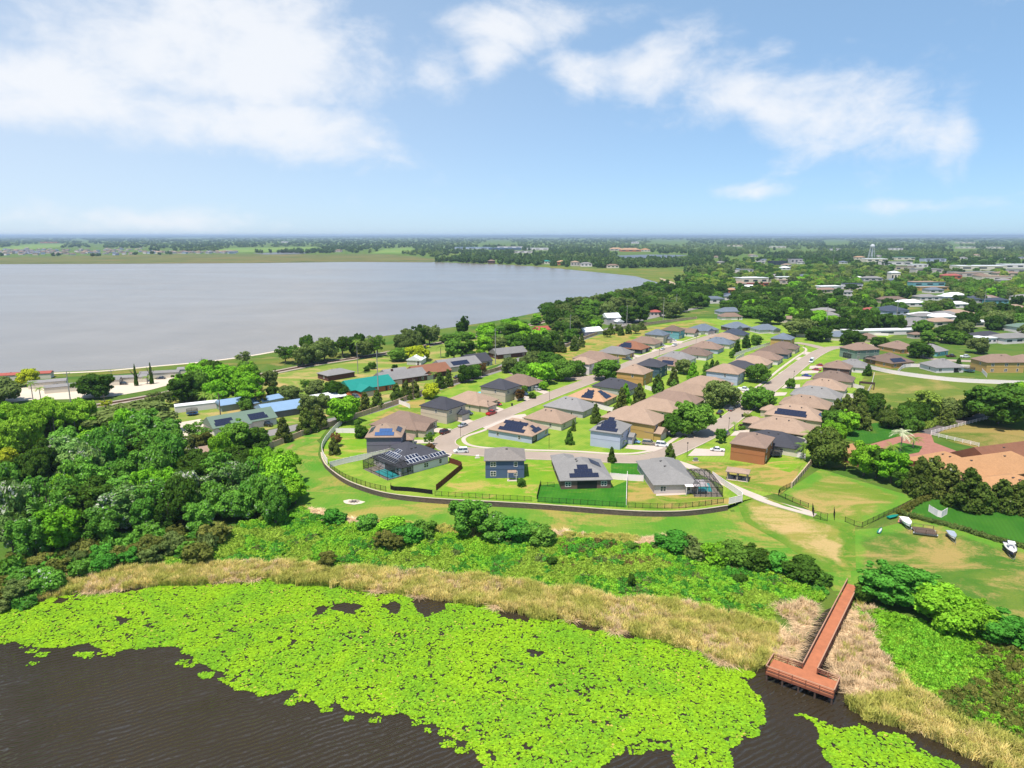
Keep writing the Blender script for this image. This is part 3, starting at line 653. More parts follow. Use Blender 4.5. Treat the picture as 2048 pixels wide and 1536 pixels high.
def house(u, v, ns, W_, D_, deg, roof, wall, label, zc=None, kind='hip', slope=0.53, wing=None, solar=(), far=False, wins=True, lanai=None, name=None, cat='house', group='houses of the subdivision', at=None, ov=0.45, band=True, garage=True, chim=False, zbase=0.0, blank='', pale=False):
    """u, v: pixel of the roof's middle (height zc); deg: direction the front (garage side) faces"""
    ze = (2.75 if ns == 1 else 5.6); hr = slope*min(W_, D_)/2
    zc = ze+hr*0.5 if zc is None else zc
    x, y = P(u, v, zc+zbase) if at is None else at
    root = empty(name or ('two_storey_house' if ns == 2 else 'bungalow'), (x, y, zbase), R(deg-90), label, cat, group)
    rm, wm = roofm(roof), wallm(wall)
    m = MB().box(-W_/2, W_/2, -D_/2, D_/2, -0.3, ze-0.05)
    rf = MB(); top = roof_mesh(rf, -W_/2, W_/2, -D_/2, D_/2, ze, slope, ov, kind)
    if kind == 'gable':
        if W_ >= D_:
            for sx_ in (-W_/2, W_/2): m.poly([(sx_, -D_/2, ze-.05), (sx_, D_/2, ze-.05), (sx_, 0, ze+slope*D_/2)])
        else:
            for sy_ in (-D_/2, D_/2): m.poly([(-W_/2, sy_, ze-.05), (W_/2, sy_, ze-.05), (0, sy_, ze+slope*W_/2)])
    if wing:                                    # (centre x, width, length, gable?) out of the front
        cx, ww, ll, wk = wing; wz = min(ze, 2.75)-0.02
        m.box(cx-ww/2, cx+ww/2, D_/2-0.1, D_/2+ll, -0.3, wz-.05)
        roof_mesh(rf, cx-ww/2, cx+ww/2, D_/2-ww*0.55, D_/2+ll, wz, slope*1.02, ov*0.9, wk)
        if wk == 'gable': m.poly([(cx-ww/2, D_/2+ll, wz-.05), (cx+ww/2, D_/2+ll, wz-.05), (cx, D_/2+ll, wz+slope*ww/2)])
    m.build('wall', wm, root); rf.build('roof', rm, root)
    if ns == 2 and band: MB().box(-W_/2-.04, W_/2+.04, -D_/2-.04, D_/2+.04, 2.75, 2.95).build('band', paint('band '+wall, tuple(c*0.82 for c in WALLC[wall][:3])+(1,), 0.8, 0.05), root)
    if not far:
        for k in range(2 if ns == 1 else 1):
            L_ = max(W_, D_)-min(W_, D_); q = (k-0.5)*max(L_*0.6, 1.5) if ns == 1 else 0.6
            off = -(min(W_, D_)*0.10)
            pz = top-slope*abs(off)+0.05
            p = (q, off, pz) if W_ >= D_ else (off, q, pz)
            MB().box(-.35, .35, -.22, .22, 0, .16).build('roof_vent', VENT, root, p)
    if wins:
        for st in range(ns):
            z = 1.45+st*2.85
            for sd in 'lrbf':
                L_ = W_ if sd in 'bf' else D_
                if (sd == 'f' and st == 0) or sd in blank or (ns == 2 and sd in 'lr' and st == 0): continue
                if lanai and sd == lanai[0] and st == 0:
                    add_window(root, W_, D_, sd, L_*0.36, z, 1.5, 1.3); add_window(root, W_, D_, sd, -L_*0.36, z, 1.5, 1.3); continue
                ks = ((-0.3, 0.28) if L_ < 14 else (-0.34, 0.02, 0.33)) if sd in 'bf' else ((-.28, .22) if L_ > 15 else (.1,))
                for k in ks: add_window(root, W_, D_, sd, k*L_, z, 1.5 if (sd in 'bf' and k < 0.1) else 0.9, 1.35 if sd in 'bf' else 1.1)
    if lanai: add_panel(root, 'lanai_screen', DARKO, W_, D_, lanai[0], lanai[1], 1.22, lanai[2], 2.3)
    fy = D_+(2*wing[2] if wing else 0)
    if garage:
        gs = -(wing[0]) if wing else -W_*0.18
        o = mk('garage_door', cached('garage', garage_mesh), root, on_side(root, W_, fy if wing else D_, 'f', gs, 1.12), SIDE['f'])
        add_panel(root, 'door', DOORM, W_, D_, 'f', W_*0.3, 1.1, 1.0, 2.1)
        if ns == 1: add_window(root, W_, D_, 'f', W_*0.42-0.6, 1.45, 0.9, 1.3)
    for (sd, rows, s0, t0, *mt) in solar: add_solar(root, W_, D_, ze, slope, ov, sd, rows, s0, t0, mat=mt[0] if mt else None, pale=pale)
    if chim: MB().box(-.5, .5, -.35, .35, -1.2, 0.9).build('chimney', wallm('dkbrick'), root, (W_*0.18, 0, top))
    return root
def corner_house(cu, cv, ru, rv, lu, lv): pass

QA, QB = -34.0, 146.0      # facing down-right / up-left across the streets
# --- first row, backs to the pond
h1 = house(0, 0, 1, 17.5, 15, 133, 'charcoal', 'white', 'white house with charcoal roof, rows of framed solar panels and a pool cage', at=(-31.6, 203.6), slope=0.42, wing=(4.2, 7, 5, 'hip'), lanai=('l', 2.5, 7.5),
      pale=True, solar=[('l', [8, 6, 2], -0.6, 0.8), ('b', [(7, 0), (4, -.6)], -2.2, 0.8), ('b', [5], 5.6, 0.8)])
h2 = house(0, 0, 2, 11.4, 10.6, 91, 'greybrown', 'blue', 'dark blue two-storey house with brown-grey hip roof and white windows', at=(-2.2, 196.0), blank='lr', slope=0.42, lanai=None)
h3 = house(0, 0, 1, 14.2, 17, 94, 'ltgrey', 'brick', 'brick house with light grey roof carrying three tiers of black solar panels', at=(20.3, 190.6), slope=0.46, lanai=('b', 0.3, 5.6), wing=(-3.8, 6.4, 5, 'hip'),
      solar=[('b', [8, 5, 3], -0.4, 1.0), ('r', [4, 4], 1.0, 2.0)])
h4 = house(0, 0, 1, 12.4, 20, 93, 'ltgrey', 'pink', 'pale stucco house with plain grey hip roof beside the path', at=(45.0, 188.5), slope=0.46, wing=(2, 6.5, 2.0, 'hip'))
h5 = house(0, 0, 2, 13.2, 10.4, 149, 'brown', 'brown', 'orange-brown two-storey house at the corner by the path', at=(77.4, 210.6), blank='l', slope=0.42, wing=None)
# --- between the streets, left-hand row
hR1 = house(1037, 850, 1, 12.5, 17.5, 150, 'tan', 'ltblue', 'pale blue corner house with large black solar arrays on a tan roof', zc=3.9, lanai=('b', -4.2, 3.4),
      solar=[('l', [10, 7, 9], 0.2, 0.8), ('b', [5, 2], -1.0, 0.7)])
house(1100, 828, 1, 12, 16, 148, 'tan', 'cream', 'cream house with plain tan roof behind the pale blue solar house', zc=3.9)
house(1141, 805, 1, 12.5, 17.5, 147, 'grey', 'grey', 'grey house with smooth light grey roof, third from the inner bend', zc=3.9)
house(1184, 787, 1, 13, 17, 147, 'orange', 'tan', 'house with orange-tan roof and two black solar arrays', zc=3.9, solar=[('l', [5, 4, 3], 0.5, 0.9), ('b', [5, 4, 3], -.5, .9)])
house(1232, 766, 1, 12, 18, 147, 'charcoal', 'grey', 'long house with dark charcoal roof next to the tan two-storey house', zc=3.9)
house(1270, 737, 2, 12, 13.5, 147, 'tan', 'ochre', 'tall ochre two-storey house with tan pyramid roof', zc=6.8)
house(1303, 724, 2, 11, 13, 147, 'charcoal', 'teal', 'teal two-storey house with charcoal roof behind the ochre house', zc=6.8)
house(1333, 722, 1, 12, 17, 147, 'brown', 'cream', 'brown-roofed house with one dark solar rectangle, mid left street', zc=3.9, solar=[('l', [7, 6], 2, .8)])
house(1354, 711, 1, 12.5, 18, 147, 'grey', 'white', 'long grey-roofed house right of the upper left street', zc=3.9)
house(1389, 702, 1, 12.5, 18, 147, 'dkbrown', 'white', 'dark brown roofed house right of the upper left street', zc=3.9)
house(1413, 690, 1, 12.5, 18, 147, 'brown', 'ltblue', 'brown-roofed pale blue house near the top of the left street', zc=3.9)
house(1438, 681, 1, 12, 17, 147, 'bluegrey', 'cream', 'blue-grey roofed cream house near the top of the left street', zc=3.9)
house(1450, 672, 1, 12, 17, 147, 'tan', 'tan', 'tan-roofed house below the navy roof', zc=3.9, far=True)
house(1470, 664, 1, 12, 17, 147, 'navy', 'cream', 'house with very dark navy roof at the top of the rows', zc=3.9, far=True)
house(1472, 650, 1, 17, 13, -70, 'bluegrey', 'brick', 'grey house with twin front gables at the street end', zc=3.9, wing=(4, 6, 3, 'gable'), far=True)
house(1530, 654, 1, 17, 12, -75, 'bluegrey', 'white', 'white gabled house with grey roof under the big oak', zc=3.9, wing=(-3, 6, 4, 'gable'), far=True)
# --- left of the left street
house(772, 856, 2, 12, 11.2, 2, 'tan', 'purple', 'purple-grey two-storey house with tan roof and bluish solar panels', zc=6.9, blank='r', slope=0.5, solar=[('r', [(6, -.3), 4], 0.5, 0.7, SOLARB), ('f', [5], 0, 1.0), ('b', [6], 0, .8)], wing=(-3, 5.5, 3, 'hip'))
house(808, 838, 1, 15, 19, -24, 'brown', 'tan', 'wide brown-roofed house behind the purple-grey one', zc=3.9, wing=(3.6, 6, 3.5, 'gable'))
house(886, 803, 2, 11.5, 13, QA, 'charcoal', 'tan', 'beige two-storey house with dark roof and columned porch, nearest the tan wall', zc=6.8, wing=(-3, 4.5, 2.2, 'hip'))
house(944, 794, 1, 13, 17, QA, 'tan', 'tan', 'low tan-roofed house between the two dark-roofed two-storey houses', zc=3.9, wing=(3, 6, 4, 'hip'))
house(1001, 766, 2, 11.5, 13, QA, 'charcoal', 'tan', 'beige two-storey house with dark roof next to a small blue pool', zc=6.8, wing=(-3, 4.5, 2.2, 'hip'))
house(1042, 758, 1, 12.5, 17, QA, 'brown', 'teal', 'brown-roofed teal house beside the oak clump', zc=3.9)
house(1166, 722, 2, 9, 12, QA, 'tan', 'white', 'white two-storey house with small solar panels left of the round oak', zc=6.0, solar=[('l', [5, 3], 0, .8)])
house(1192, 712, 1, 14, 22, QA, 'brown', 'cream', 'long brown roof house left of the upper street', zc=3.9)
house(1232, 700, 1, 12, 18, QA, 'grey', 'yellow', 'yellow house with pale grey roof left of the upper street', zc=3.9)
house(1264, 690, 1, 13, 18, QA, 'red', 'dark', 'dark-walled house with red-brown roof and black solar panels', zc=3.9, solar=[('r', [8, 7, 5], -2, .6), ('l', [5, 4, 3], 0, .8)])
house(1291, 680, 1, 12.5, 18, QA, 'brown', 'cream', 'tan-brown house next to the red solar roof', zc=3.9)
house(1315, 664, 2, 11, 13, QA, 'bluegrey', 'tan', 'two-storey tan house with blue-grey roof up the left street', zc=6.8, wing=(-3, 4.5, 2, 'hip'))
house(1346, 656, 2, 11, 13, QA, 'dkbrown', 'aqua', 'aqua two-storey house with brown roof up the left street', zc=6.8)
house(1374, 660, 1, 9, 14, QA, 'brown', 'white', 'narrow white house with gable front beside the aqua house', zc=3.9, kind='gable', far=True)
house(1406, 655, 1, 18, 14, -60, 'bluegrey', 'white', 'white house with blue-grey roof facing the end of the left street', zc=3.9, wing=(2, 6, 3, 'gable'), far=True)
# --- left of the right-hand street
house(1222, 848, 2, 12, 10.4, -26, 'ltgrey', 'ltblue', 'pale blue two-storey house with staggered solar panels on grey roof', zc=6.8, blank='r', solar=[('r', [(7, 0), 5, 4, 2], 0.3, 0.6), ('b', [2, 4, 3], 0, .5)], wing=(-3.2, 3, 2.2, 'gable'))
house(1270, 826, 2, 13, 20, QA, 'tan', 'yellow', 'large yellow two-storey house behind the pale blue one', zc=7.0, blank='r', wing=(3.4, 5.5, 2.5, 'gable'))
house(1318, 802, 1, 12.5, 19, QA, 'tan', 'tan', 'tan-roofed house next to the yellow house', zc=5.0, slope=0.5)
house(1352, 787, 1, 12.5, 20, QA, 'brown', 'tan', 'brown-roofed house in the packed tan row, second past the yellow house', zc=5.0, slope=0.5)
house(1382, 772, 1, 12.5, 20, QA, 'tan', 'cream', 'tan-roofed house left of the big round oak', zc=5.0, slope=0.5)
house(1416, 757, 1, 12.5, 20, QA, 'tan', 'cream', 'tan-roofed house behind the big round oak', zc=5.0, slope=0.5)
house(1452, 737, 2, 12, 15, QA, 'tan', 'ltblue', 'pale walled two-storey house with tan roof in the right-hand row', zc=6.6)
house(1482, 728, 1, 11, 15, QA, 'charcoal', 'tan', 'small dark roof half hidden in the right-hand row', zc=3.9)
house(1506, 719, 1, 12, 18, QA, 'tan', 'tan', 'tan-roofed house behind the oak on the right-hand street', zc=3.9)
house(1528, 710, 1, 12, 18, QA, 'brown', 'white', 'brown-roofed white house in the upper right-hand row', zc=3.9)
house(1548, 699, 1, 12, 18, QA, 'dkbrown', 'blue', 'brown-roofed blue house in the upper right-hand row', zc=3.9)
house(1568, 690, 1, 12, 16, QA, 'dkbrown', 'tan', 'dark brown roofed house next to the yellow tower-like house', zc=3.9)
house(1566, 672, 2, 12, 12, QA, 'bluegrey', 'yellow', 'pale yellow two-storey house with blue-grey roof at the top bend', zc=6.8)
# --- right of the right-hand street
house(1548, 874, 1, 12, 17, 148, 'charcoal', 'cream', 'cream house with charcoal roof behind the orange-brown house', zc=3.9, lanai=('b', -3, 3))
house(1566, 848, 1, 13, 20, 148, 'tan', 'green', 'olive house with broad tan roof, third from the corner', zc=3.9, wing=(3, 6, 4, 'hip'))
house(1592, 822, 1, 13, 20, 148, 'tan', 'tan', 'tan-roofed house with two rows of dark solar panels', zc=3.9, wing=(3, 6, 3, 'hip'), solar=[('l', [11, 10], -1, 1.0), ('b', [4], 0, .8)])
house(1612, 801, 1, 12.5, 18, 148, 'tan', 'green', 'plain tan-roofed house just past the solar roof', zc=3.9)
house(1634, 783, 1, 12.5, 19, 148, 'ltgrey', 'white', 'light grey roofed house right of the right-hand street', zc=3.9)
house(1651, 767, 1, 12.5, 17, 148, 'tan', 'cream', 'tan-roofed house beside the pergola garden', zc=3.9)
house(1668, 751, 1, 12.5, 17, 148, 'dkbrown', 'tan', 'dark brown low roof near the parked blue car', zc=3.9)
house(1676, 728, 2, 11, 12, 148, 'brown', 'brick', 'two-storey brick-brown house near the two red cars', zc=6.8)
house(1706, 726, 1, 12, 15, 148, 'grey', 'white', 'grey-roofed white house touching the brown two-storey house', zc=3.9)
house(1720, 692, 2, 17, 12, 105, 'brown', 'sage', 'sage green two-storey house with a black pool cage', zc=6.8)
house(1780, 714, 1, 16, 17, 110, 'dkbrown', 'ochre', 'house with brown roof, blue-black solar panels and long dark cage', zc=4.4, slope=.5, solar=[('r', [7, 6, 5], 0, 1.0), ('b', [9, 8], -2, .8)])
house(1796, 690, 1, 14, 16, 110, 'brown', 'ochre', 'brown-roofed ochre house half behind a round tree', zc=3.9)
house(1884, 726, 1, 15, 13, 95, 'grey', 'white', 'small white house with grey hip roof inside the long white fence', zc=3.9, lanai=('b', 3.6, 3))
house(1996, 716, 2, 20, 12, 92, 'brown', 'yellow', 'wide cream two-storey house at the right edge', zc=6.8)
house(2044, 716, 1, 12, 12, 92, 'brown', 'ltblue', 'pale house cut off by the right edge beside the cream one', zc=3.9, far=True)
house(1862, 695, 1, 12, 14, 120, 'grey', 'turq', 'turquoise house with grey roof and white fence', zc=3.9)
house(1678, 668, 1, 12, 16, 150, 'bluegrey', 'cream', 'cream house with blue-grey roof behind the round oak at the bend', zc=3.9, far=True)
house(1610, 663, 1, 9, 10, 150, 'brown', 'pink', 'small pale house under the oaks at the bend', zc=3.6, far=True)
house(1735, 672, 1, 10, 12, 120, 'brown', 'tan', 'tan house half hidden behind the round tree', zc=3.6, far=True)
house(1458, 620, 1, 22, 12, -80, 'bluegrey', 'white', 'long white house with grey roof among the far oaks', zc=3.6, far=True, group='houses among the oaks')
house(1460, 630, 1, 18, 10, -85, 'brown', 'white', 'low white house with brown roof in front of the far oaks', zc=3.6, far=True, group='houses among the oaks')

# --- village on the left
V = 'village houses by the railway'
house(733, 764, 1, 22, 13, -50, 'teal', 'orange', 'orange house with bright teal metal roof', zc=4.0, kind='gable', wing=(5, 7.5, 5, 'gable'), group=V, slope=.5)
house(672, 742, 1, 15, 10, -45, 'grey', 'dkbrick', 'low brick building with grey hip roof left of the teal roof', zc=3.4, group=V, garage=False, slope=.35)
house(800, 748, 1, 24, 11, -52, 'grey', 'dkbrick', 'long dark brick house with grey roof right of the teal roof', zc=3.8, kind='gable', group=V, chim=True)
house(856, 737, 1, 20, 12, -52, 'red', 'dkbrick', 'brick house with red roof', zc=3.8, kind='gable', wing=(5, 7, 3, 'gable'), group=V)
house(912, 724, 1, 24, 12, -52, 'grey', 'pink', 'long pale house with grey roof and black solar sheet', zc=3.8, kind='gable', group=V, solar=[('b', [9, 9], -2, 1.2), ('f', [10, 10], 0, 1.0)])
house(950, 717, 1, 14, 13, -52, 'charcoal', 'grey', 'small grey gabled house with dark roof beside the tall pole', zc=3.6, kind='gable', group=V)
house(1016, 701, 1, 20, 10, -58, 'grey', 'dkbrick', 'low house with pale grey roof and red wall beyond the pole', zc=3.6, kind='gable', group=V)
house(570, 808, 1, 20, 12, -52, 'bluemetal', 'purple', 'grey house with pale blue metal roof', zc=3.6, kind='gable', group=V, slope=.35, garage=False)
house(472, 800, 1, 14, 8, -52, 'bluemetal', 'sage', 'small building with blue metal roof under the trees', zc=3.2, kind='gable', group=V, slope=.35, garage=False)
house(528, 796, 1, 13, 7, -40, 'bluemetal', 'grey', 'low blue-roofed annex joining the blue metal roof', zc=3.2, kind='gable', group=V, slope=.3, garage=False)
house(480, 834, 1, 23, 11, -48, 'green', 'white', 'white house with green roof and two dark solar arrays', zc=3.8, kind='gable', wing=(2, 6, 2, 'gable'), group=V, solar=[('f', [(7, -7), (6, -7)], 0, .9), ('f', [(7, 5), (6, 5)], 0, .9)], garage=False)
house(652, 790, 1, 14, 9, -50, 'white', 'dkbrick', 'shed-like brick building with bright white metal roof', zc=3.2, kind='gable', group=V, slope=.3, garage=False)
house(833, 714, 1, 8, 10, -100, 'white', 'white', 'white metal garage on the grass by the railway', zc=3.6, kind='gable', name='metal_garage', cat='garage', group=V, wins=False)
house(788, 743, 1, 12, 8, -52, 'grey', 'grey', 'grey annex roof between the teal and grey roofs', zc=3.4, kind='gable', group=V, garage=False, wins=False)
house(1222, 631, 2, 12, 11, -70, 'white', 'grey', 'tall white-roofed grey house in front of the lake oaks', zc=6.6, kind='gable', wing=(-3, 6, 5, 'gable'), group=V)
house(1180, 660, 1, 16, 9, -60, 'white', 'grey', 'low house with glaring white roof under the oaks', zc=3.2, kind='gable', group=V, garage=False)
house(1083, 656, 1, 10, 8, -60, 'redtile', 'tan', 'little house with a red roof among trees by the railway', zc=3.6, kind='gable', group=V, garage=False)
# --- mobile homes on the shore
MH = 'mobile homes along the shore'
def mobile(u, v, L_, deg, label, roof='grey', wall='cream'):
    return house(u, v, 1, L_, 5.2, deg, roof, wall, label, zc=3.0, kind='gable', slope=.3, group=MH, name='mobile_home', cat='mobile home', garage=False, ov=.2)
mobile(48, 746, 24, -72, 'long white building with orange-red roof at the left edge', 'redtile')
mobile(95, 761, 15, -62, 'grey mobile home right behind the round yellow tree')
mobile(133, 769, 17, -62, 'grey mobile home with a dark end door, nearest the sandy lot')
mobile(256, 752, 17, -74, 'pale mobile home behind the two dark columns')
mobile(320, 743, 18, -74, 'pale mobile home right of the two dark columns')
mobile(385, 735, 14, -74, 'pale mobile home half hidden by the wood')
mobile(222, 757, 8, -74, 'short pale mobile home behind the spreading tree')
house(392, 806, 1, 16, 4.2, -60, 'white', 'white', 'long white trailer on the sandy yard', zc=2.8, kind='gable', slope=.25, name='trailer_home', cat='trailer', garage=False, ov=.1, group=V)
# --- estate on the right
TERRA = 'buildings of the estate'
house(1965, 928, 1, 36, 14, 108, 'terracotta', 'terracotta', 'long terracotta estate house behind the dark magnolias', zc=3.9, group=TERRA, garage=False, slope=.55)
house(2040, 970, 1, 17, 20, 108, 'terracotta', 'terracotta', 'near wing of the estate house at the right edge', zc=3.9, group=TERRA, garage=False, slope=.42)
house(1898, 922, 1, 13, 17, 108, 'terracotta', 'terracotta', 'left wing of the estate house by the drive', zc=3.9, group=TERRA, garage=False)
house(2020, 898, 1, 30, 14, 108, 'red', 'brown', 'big barn with red-brown roof behind the estate house', zc=4.6, kind='gable', group=TERRA, garage=False, name='barn', cat='barn')
house(1716, 898, 1, 10, 11, 108, 'terracotta', 'terracotta', 'small terracotta-roofed garage among the magnolias', zc=3.6, group=TERRA, garage=False, name='garage', cat='garage')
# green metal roofs by the wood
house(62, 938, 1, 24, 12, -40, 'green', 'grey', 'green metal roof half buried in the wood at left', zc=3.6, kind='gable', slope=.3, name='barn', cat='barn', garage=False, group='buildings in the wood', zbase=-1)
house(440, 892, 1, 12, 7, -60, 'tan', 'tan', 'tan roof showing through trees left of the tan wall', zc=3, kind='gable', slope=.25, garage=False, group='buildings in the wood', zbase=-.4)

# pergola, picnic shelter, pool cages
POST = paint('shelter post', rgb(196, 180, 164, .62), 0.8, 0.08)
g = G(1475, 958); sh = empty('picnic_shelter', (g[0], g[1], max(g[2], 0)+0.03), R(-24), 'tan-roofed picnic shelter beside the concrete path', 'shelter')
m = MB(); roof_mesh(m, -3, 3, -2, 2, 2.6, .35, .3); m.build('roof', shingle('shingles tan', ROOFC['tan']), sh)
for a_ in (-2.7, 0, 2.7):
    for b_ in (-1.7, 1.7): MB().box(a_-.16, a_+.16, b_-.16, b_+.16, 0, 2.5).build('post', POST, sh)
MB().box(-3, 3, -2, 2, 0, .06).build('slab', CONC, sh)
MB().box(-1.8, -.2, -.4, .4, .68, .76).box(-1.2, -.8, -.3, .3, 0, .68).box(.3, 1.9, -.4, .4, .68, .76).box(.9, 1.3, -.3, .3, 0, .68).build('picnic_table', paint('dark table', (0.05, 0.05, 0.055, 1), .6), sh)
g = P(1733, 777); pg = empty('pergola', (g[0], g[1], 0.02), R(-30), 'dark brown pergola in the garden with white walls', 'pergola')
PERG = paint('dark timber', rgb(92, 66, 58, .5), .7)
for a_ in (-3, 3):
    for b_ in (-2, 2): MB().box(a_-.15, a_+.15, b_-.15, b_+.15, 0, 2.6).build('post', PERG, pg)
for k in range(7): MB().box(-3.3, 3.3, -2.3+k*.72, -2.15+k*.72, 2.6, 2.8).build('slat', PERG, pg)
def mesh_screen():
    m, t, b = principled('cage screen')
    tr = t.new('ShaderNodeBsdfTransparent'); mx = t.new('ShaderNodeMixShader'); mx.inputs[0].default_value = 0.42
    b.inputs['Base Color'].default_value = (0.02, 0.02, 0.022, 1); b.inputs['Roughness'].default_value = 0.8
    t.l.new(tr.outputs[0], mx.inputs[1]); t.l.new(b.outputs[0], mx.inputs[2]); t.l.new(mx.outputs[0], t.n['Material Output'].inputs[0])
    return m
SCREEN = mesh_screen()
POOL, pt, pb = principled('pool water'); pb.inputs['Roughness'].default_value = 0.08
_g = pt.new('ShaderNodeNewGeometry'); pt.put(pb.inputs['Base Color'], pt.mix(pt.noise(_g.outputs['Position'], 0.9, 3), rgb(40, 190, 200, .75), rgb(90, 225, 225, .85)))
DECK = paint('pool deck', rgb(206, 190, 176, .6), .9, .1)
def pool(name, cx, cy, rz, pts, label):
    o = empty(name, (cx, cy, 0.03), rz, label, 'pool')
    MB().extrude(pts, 0.0, 0.045).build('water', POOL, o)
    q = [(p[0]*1.07+(.0), p[1]*1.07) for p in pts]; m = MB(); n = len(pts)
    for i in range(n): j = (i+1) % n; m.hexa([(*pts[i], 0), (*pts[j], 0), (*q[j], 0), (*q[i], 0), (*pts[i], .09), (*pts[j], .09), (*q[j], .09), (*q[i], .09)])
    m.build('coping', CONC, o); return o
def cage(cx, cy, rz, W_, D_, label, h=2.8, rise=1.1, n=5):
    """screen enclosure: frame of dark bars, mansard top, screens"""
    o = empty('pool_cage', (cx, cy, 0.03), rz, label, 'pool cage'); fr = 0.07
    x0, x1, y0, y1 = -W_/2, W_/2, -D_/2, D_/2; i_ = 1.6
    MB().box(x0, x1, y0, y1, 0, .02).build('deck', DECK, o)
    def bar(a, b, nm='bar'): MB().tube(a, b, fr, n=4).build(nm, BLACKM, o)
    top = lambda x, y: (x, y, h+rise)
    for k in range(n+1):
        x = x0+(x1-x0)*k/n; xi = min(max(x, x0+i_), x1-i_)
        for y in (y0, y1):
            bar((x, y, 0), (x, y, h), 'post'); bar((x, y, h), top(xi, y+(i_ if y < 0 else -i_)))
        bar(top(xi, y0+i_), top(xi, y1-i_))
    for k in range(1, 3):
        y = y0+(y1-y0)*k/3
        for x in (x0, x1): bar((x, y, 0), (x, y, h), 'post'); bar((x, y, h), top(x0+i_ if x < 0 else x1-i_, y))
    for z, e in ((0.9, 0), (h, 0), (h+rise, i_)):
        for a, b in (((x0+e, y0+e), (x1-e, y0+e)), ((x1-e, y0+e), (x1-e, y1-e)), ((x1-e, y1-e), (x0+e, y1-e)), ((x0+e, y1-e), (x0+e, y0+e))): bar((*a, z), (*b, z), 'rail')
    c0 = [(x0, y0), (x1, y0), (x1, y1), (x0, y1)]; c1 = [(x0+i_, y0+i_), (x1-i_, y0+i_), (x1-i_, y1-i_), (x0+i_, y1-i_)]
    for k in range(4):
        a, b = c0[k], c0[(k+1) % 4]; MB().poly([(*a, 0.05), (*b, 0.05), (*b, h), (*a, h)]).build('screen', SCREEN, o)
        a1, b1 = c1[k], c1[(k+1) % 4]; MB().poly([(*a, h), (*b, h), (*b1, h+rise), (*a1, h+rise)]).build('screen', SCREEN, o)
    MB().poly([(*p, h+rise) for p in c1]).build('screen', SCREEN, o)
    return o
pc = P(771, 950, 0.0); cage(pc[0]+0.2, pc[1]+3.2, R(43), 9, 13.5, 'black pool cage over the blue pool left of the charcoal roof')
pool('swimming_pool', pc[0]+0.8, pc[1]+1.6, R(43), [(-2.6, -4.6), (2.4, -4.6), (2.4, 0.5), (1.2, 1.0), (1.2, 4.2), (-2.6, 4.2)], 'turquoise pool inside the left pool cage')
pc = P(1413, 985, 0.0); cage(pc[0]-0.3, pc[1]+3.4, R(-1), 7.6, 13.5, 'black pool cage right of the pale stucco house')
pool('swimming_pool', pc[0], pc[1]+3.6, R(-4), [(-2.2, -3.2), (2.0, -3.2), (2.4, 3.6), (-2.0, 3.6)], 'blue pool inside the right-hand pool cage')
pc = P(957, 787, 0.0); pool('swimming_pool', pc[0], pc[1], R(56), [(-3, -1.8), (3, -1.8), (3, 1.8), (-3, 1.8)], 'small blue pool beside the second dark-roofed beige house')
pc = P(1706, 716, 0); cage(pc[0], pc[1], R(15), 9, 6, 'small black pool cage on the sage green house', n=4)
pc = P(1758, 726, 0); cage(pc[0], pc[1], R(20), 15, 8, 'long dark pool cage of the brown solar-roofed house', n=5)
# white patio roof and slab by the cream house
pr = empty('patio_roof', (*P(1397, 985), 0.03), R(2), 'white patio roof at the back of the pale stucco house', 'patio roof')
MB().hexa([(-4.3, -2.2, 2.5), (2.0, -2.2, 2.5), (2.0, 2.0, 2.9), (-4.3, 2.0, 2.9), (-4.3, -2.2, 2.62), (2.0, -2.2, 2.62), (2.0, 2.0, 3.02), (-4.3, 2.0, 3.02)]).build('roof', WHITE, pr)
for a_ in (-4.1, -1.0, 1.8): MB().box(a_-.07, a_+.07, -2.1, -1.96, 0, 2.5).build('post', TRIM, pr)
sheet('patio', px([(1312, 992), (1378, 989), (1380, 986), (1312, 988)]), 0.05, CONC, 'concrete patio strip behind the pale stucco house')
pr = empty('porch_roof', (*P(1024, 960), 0.0), R(1), 'small tan awning over the back door of the dark blue house', 'awning')
MB().hexa([(-1.3, -.9, 2.5), (1.3, -.9, 2.5), (1.3, .6, 2.75), (-1.3, .6, 2.75), (-1.3, -.9, 2.6), (1.3, -.9, 2.6), (1.3, .6, 2.85), (-1.3, .6, 2.85)]).build('roof', roofm('tan'), pr)
for a_ in (-1.2, 1.2): MB().box(a_-.06, a_+.06, -.85, -.73, 0, 2.5).build('post', TRIM, pr)
MB().box(-1.4, 1.4, -1.1, .5, 0, .06).build('step', CONC, pr)

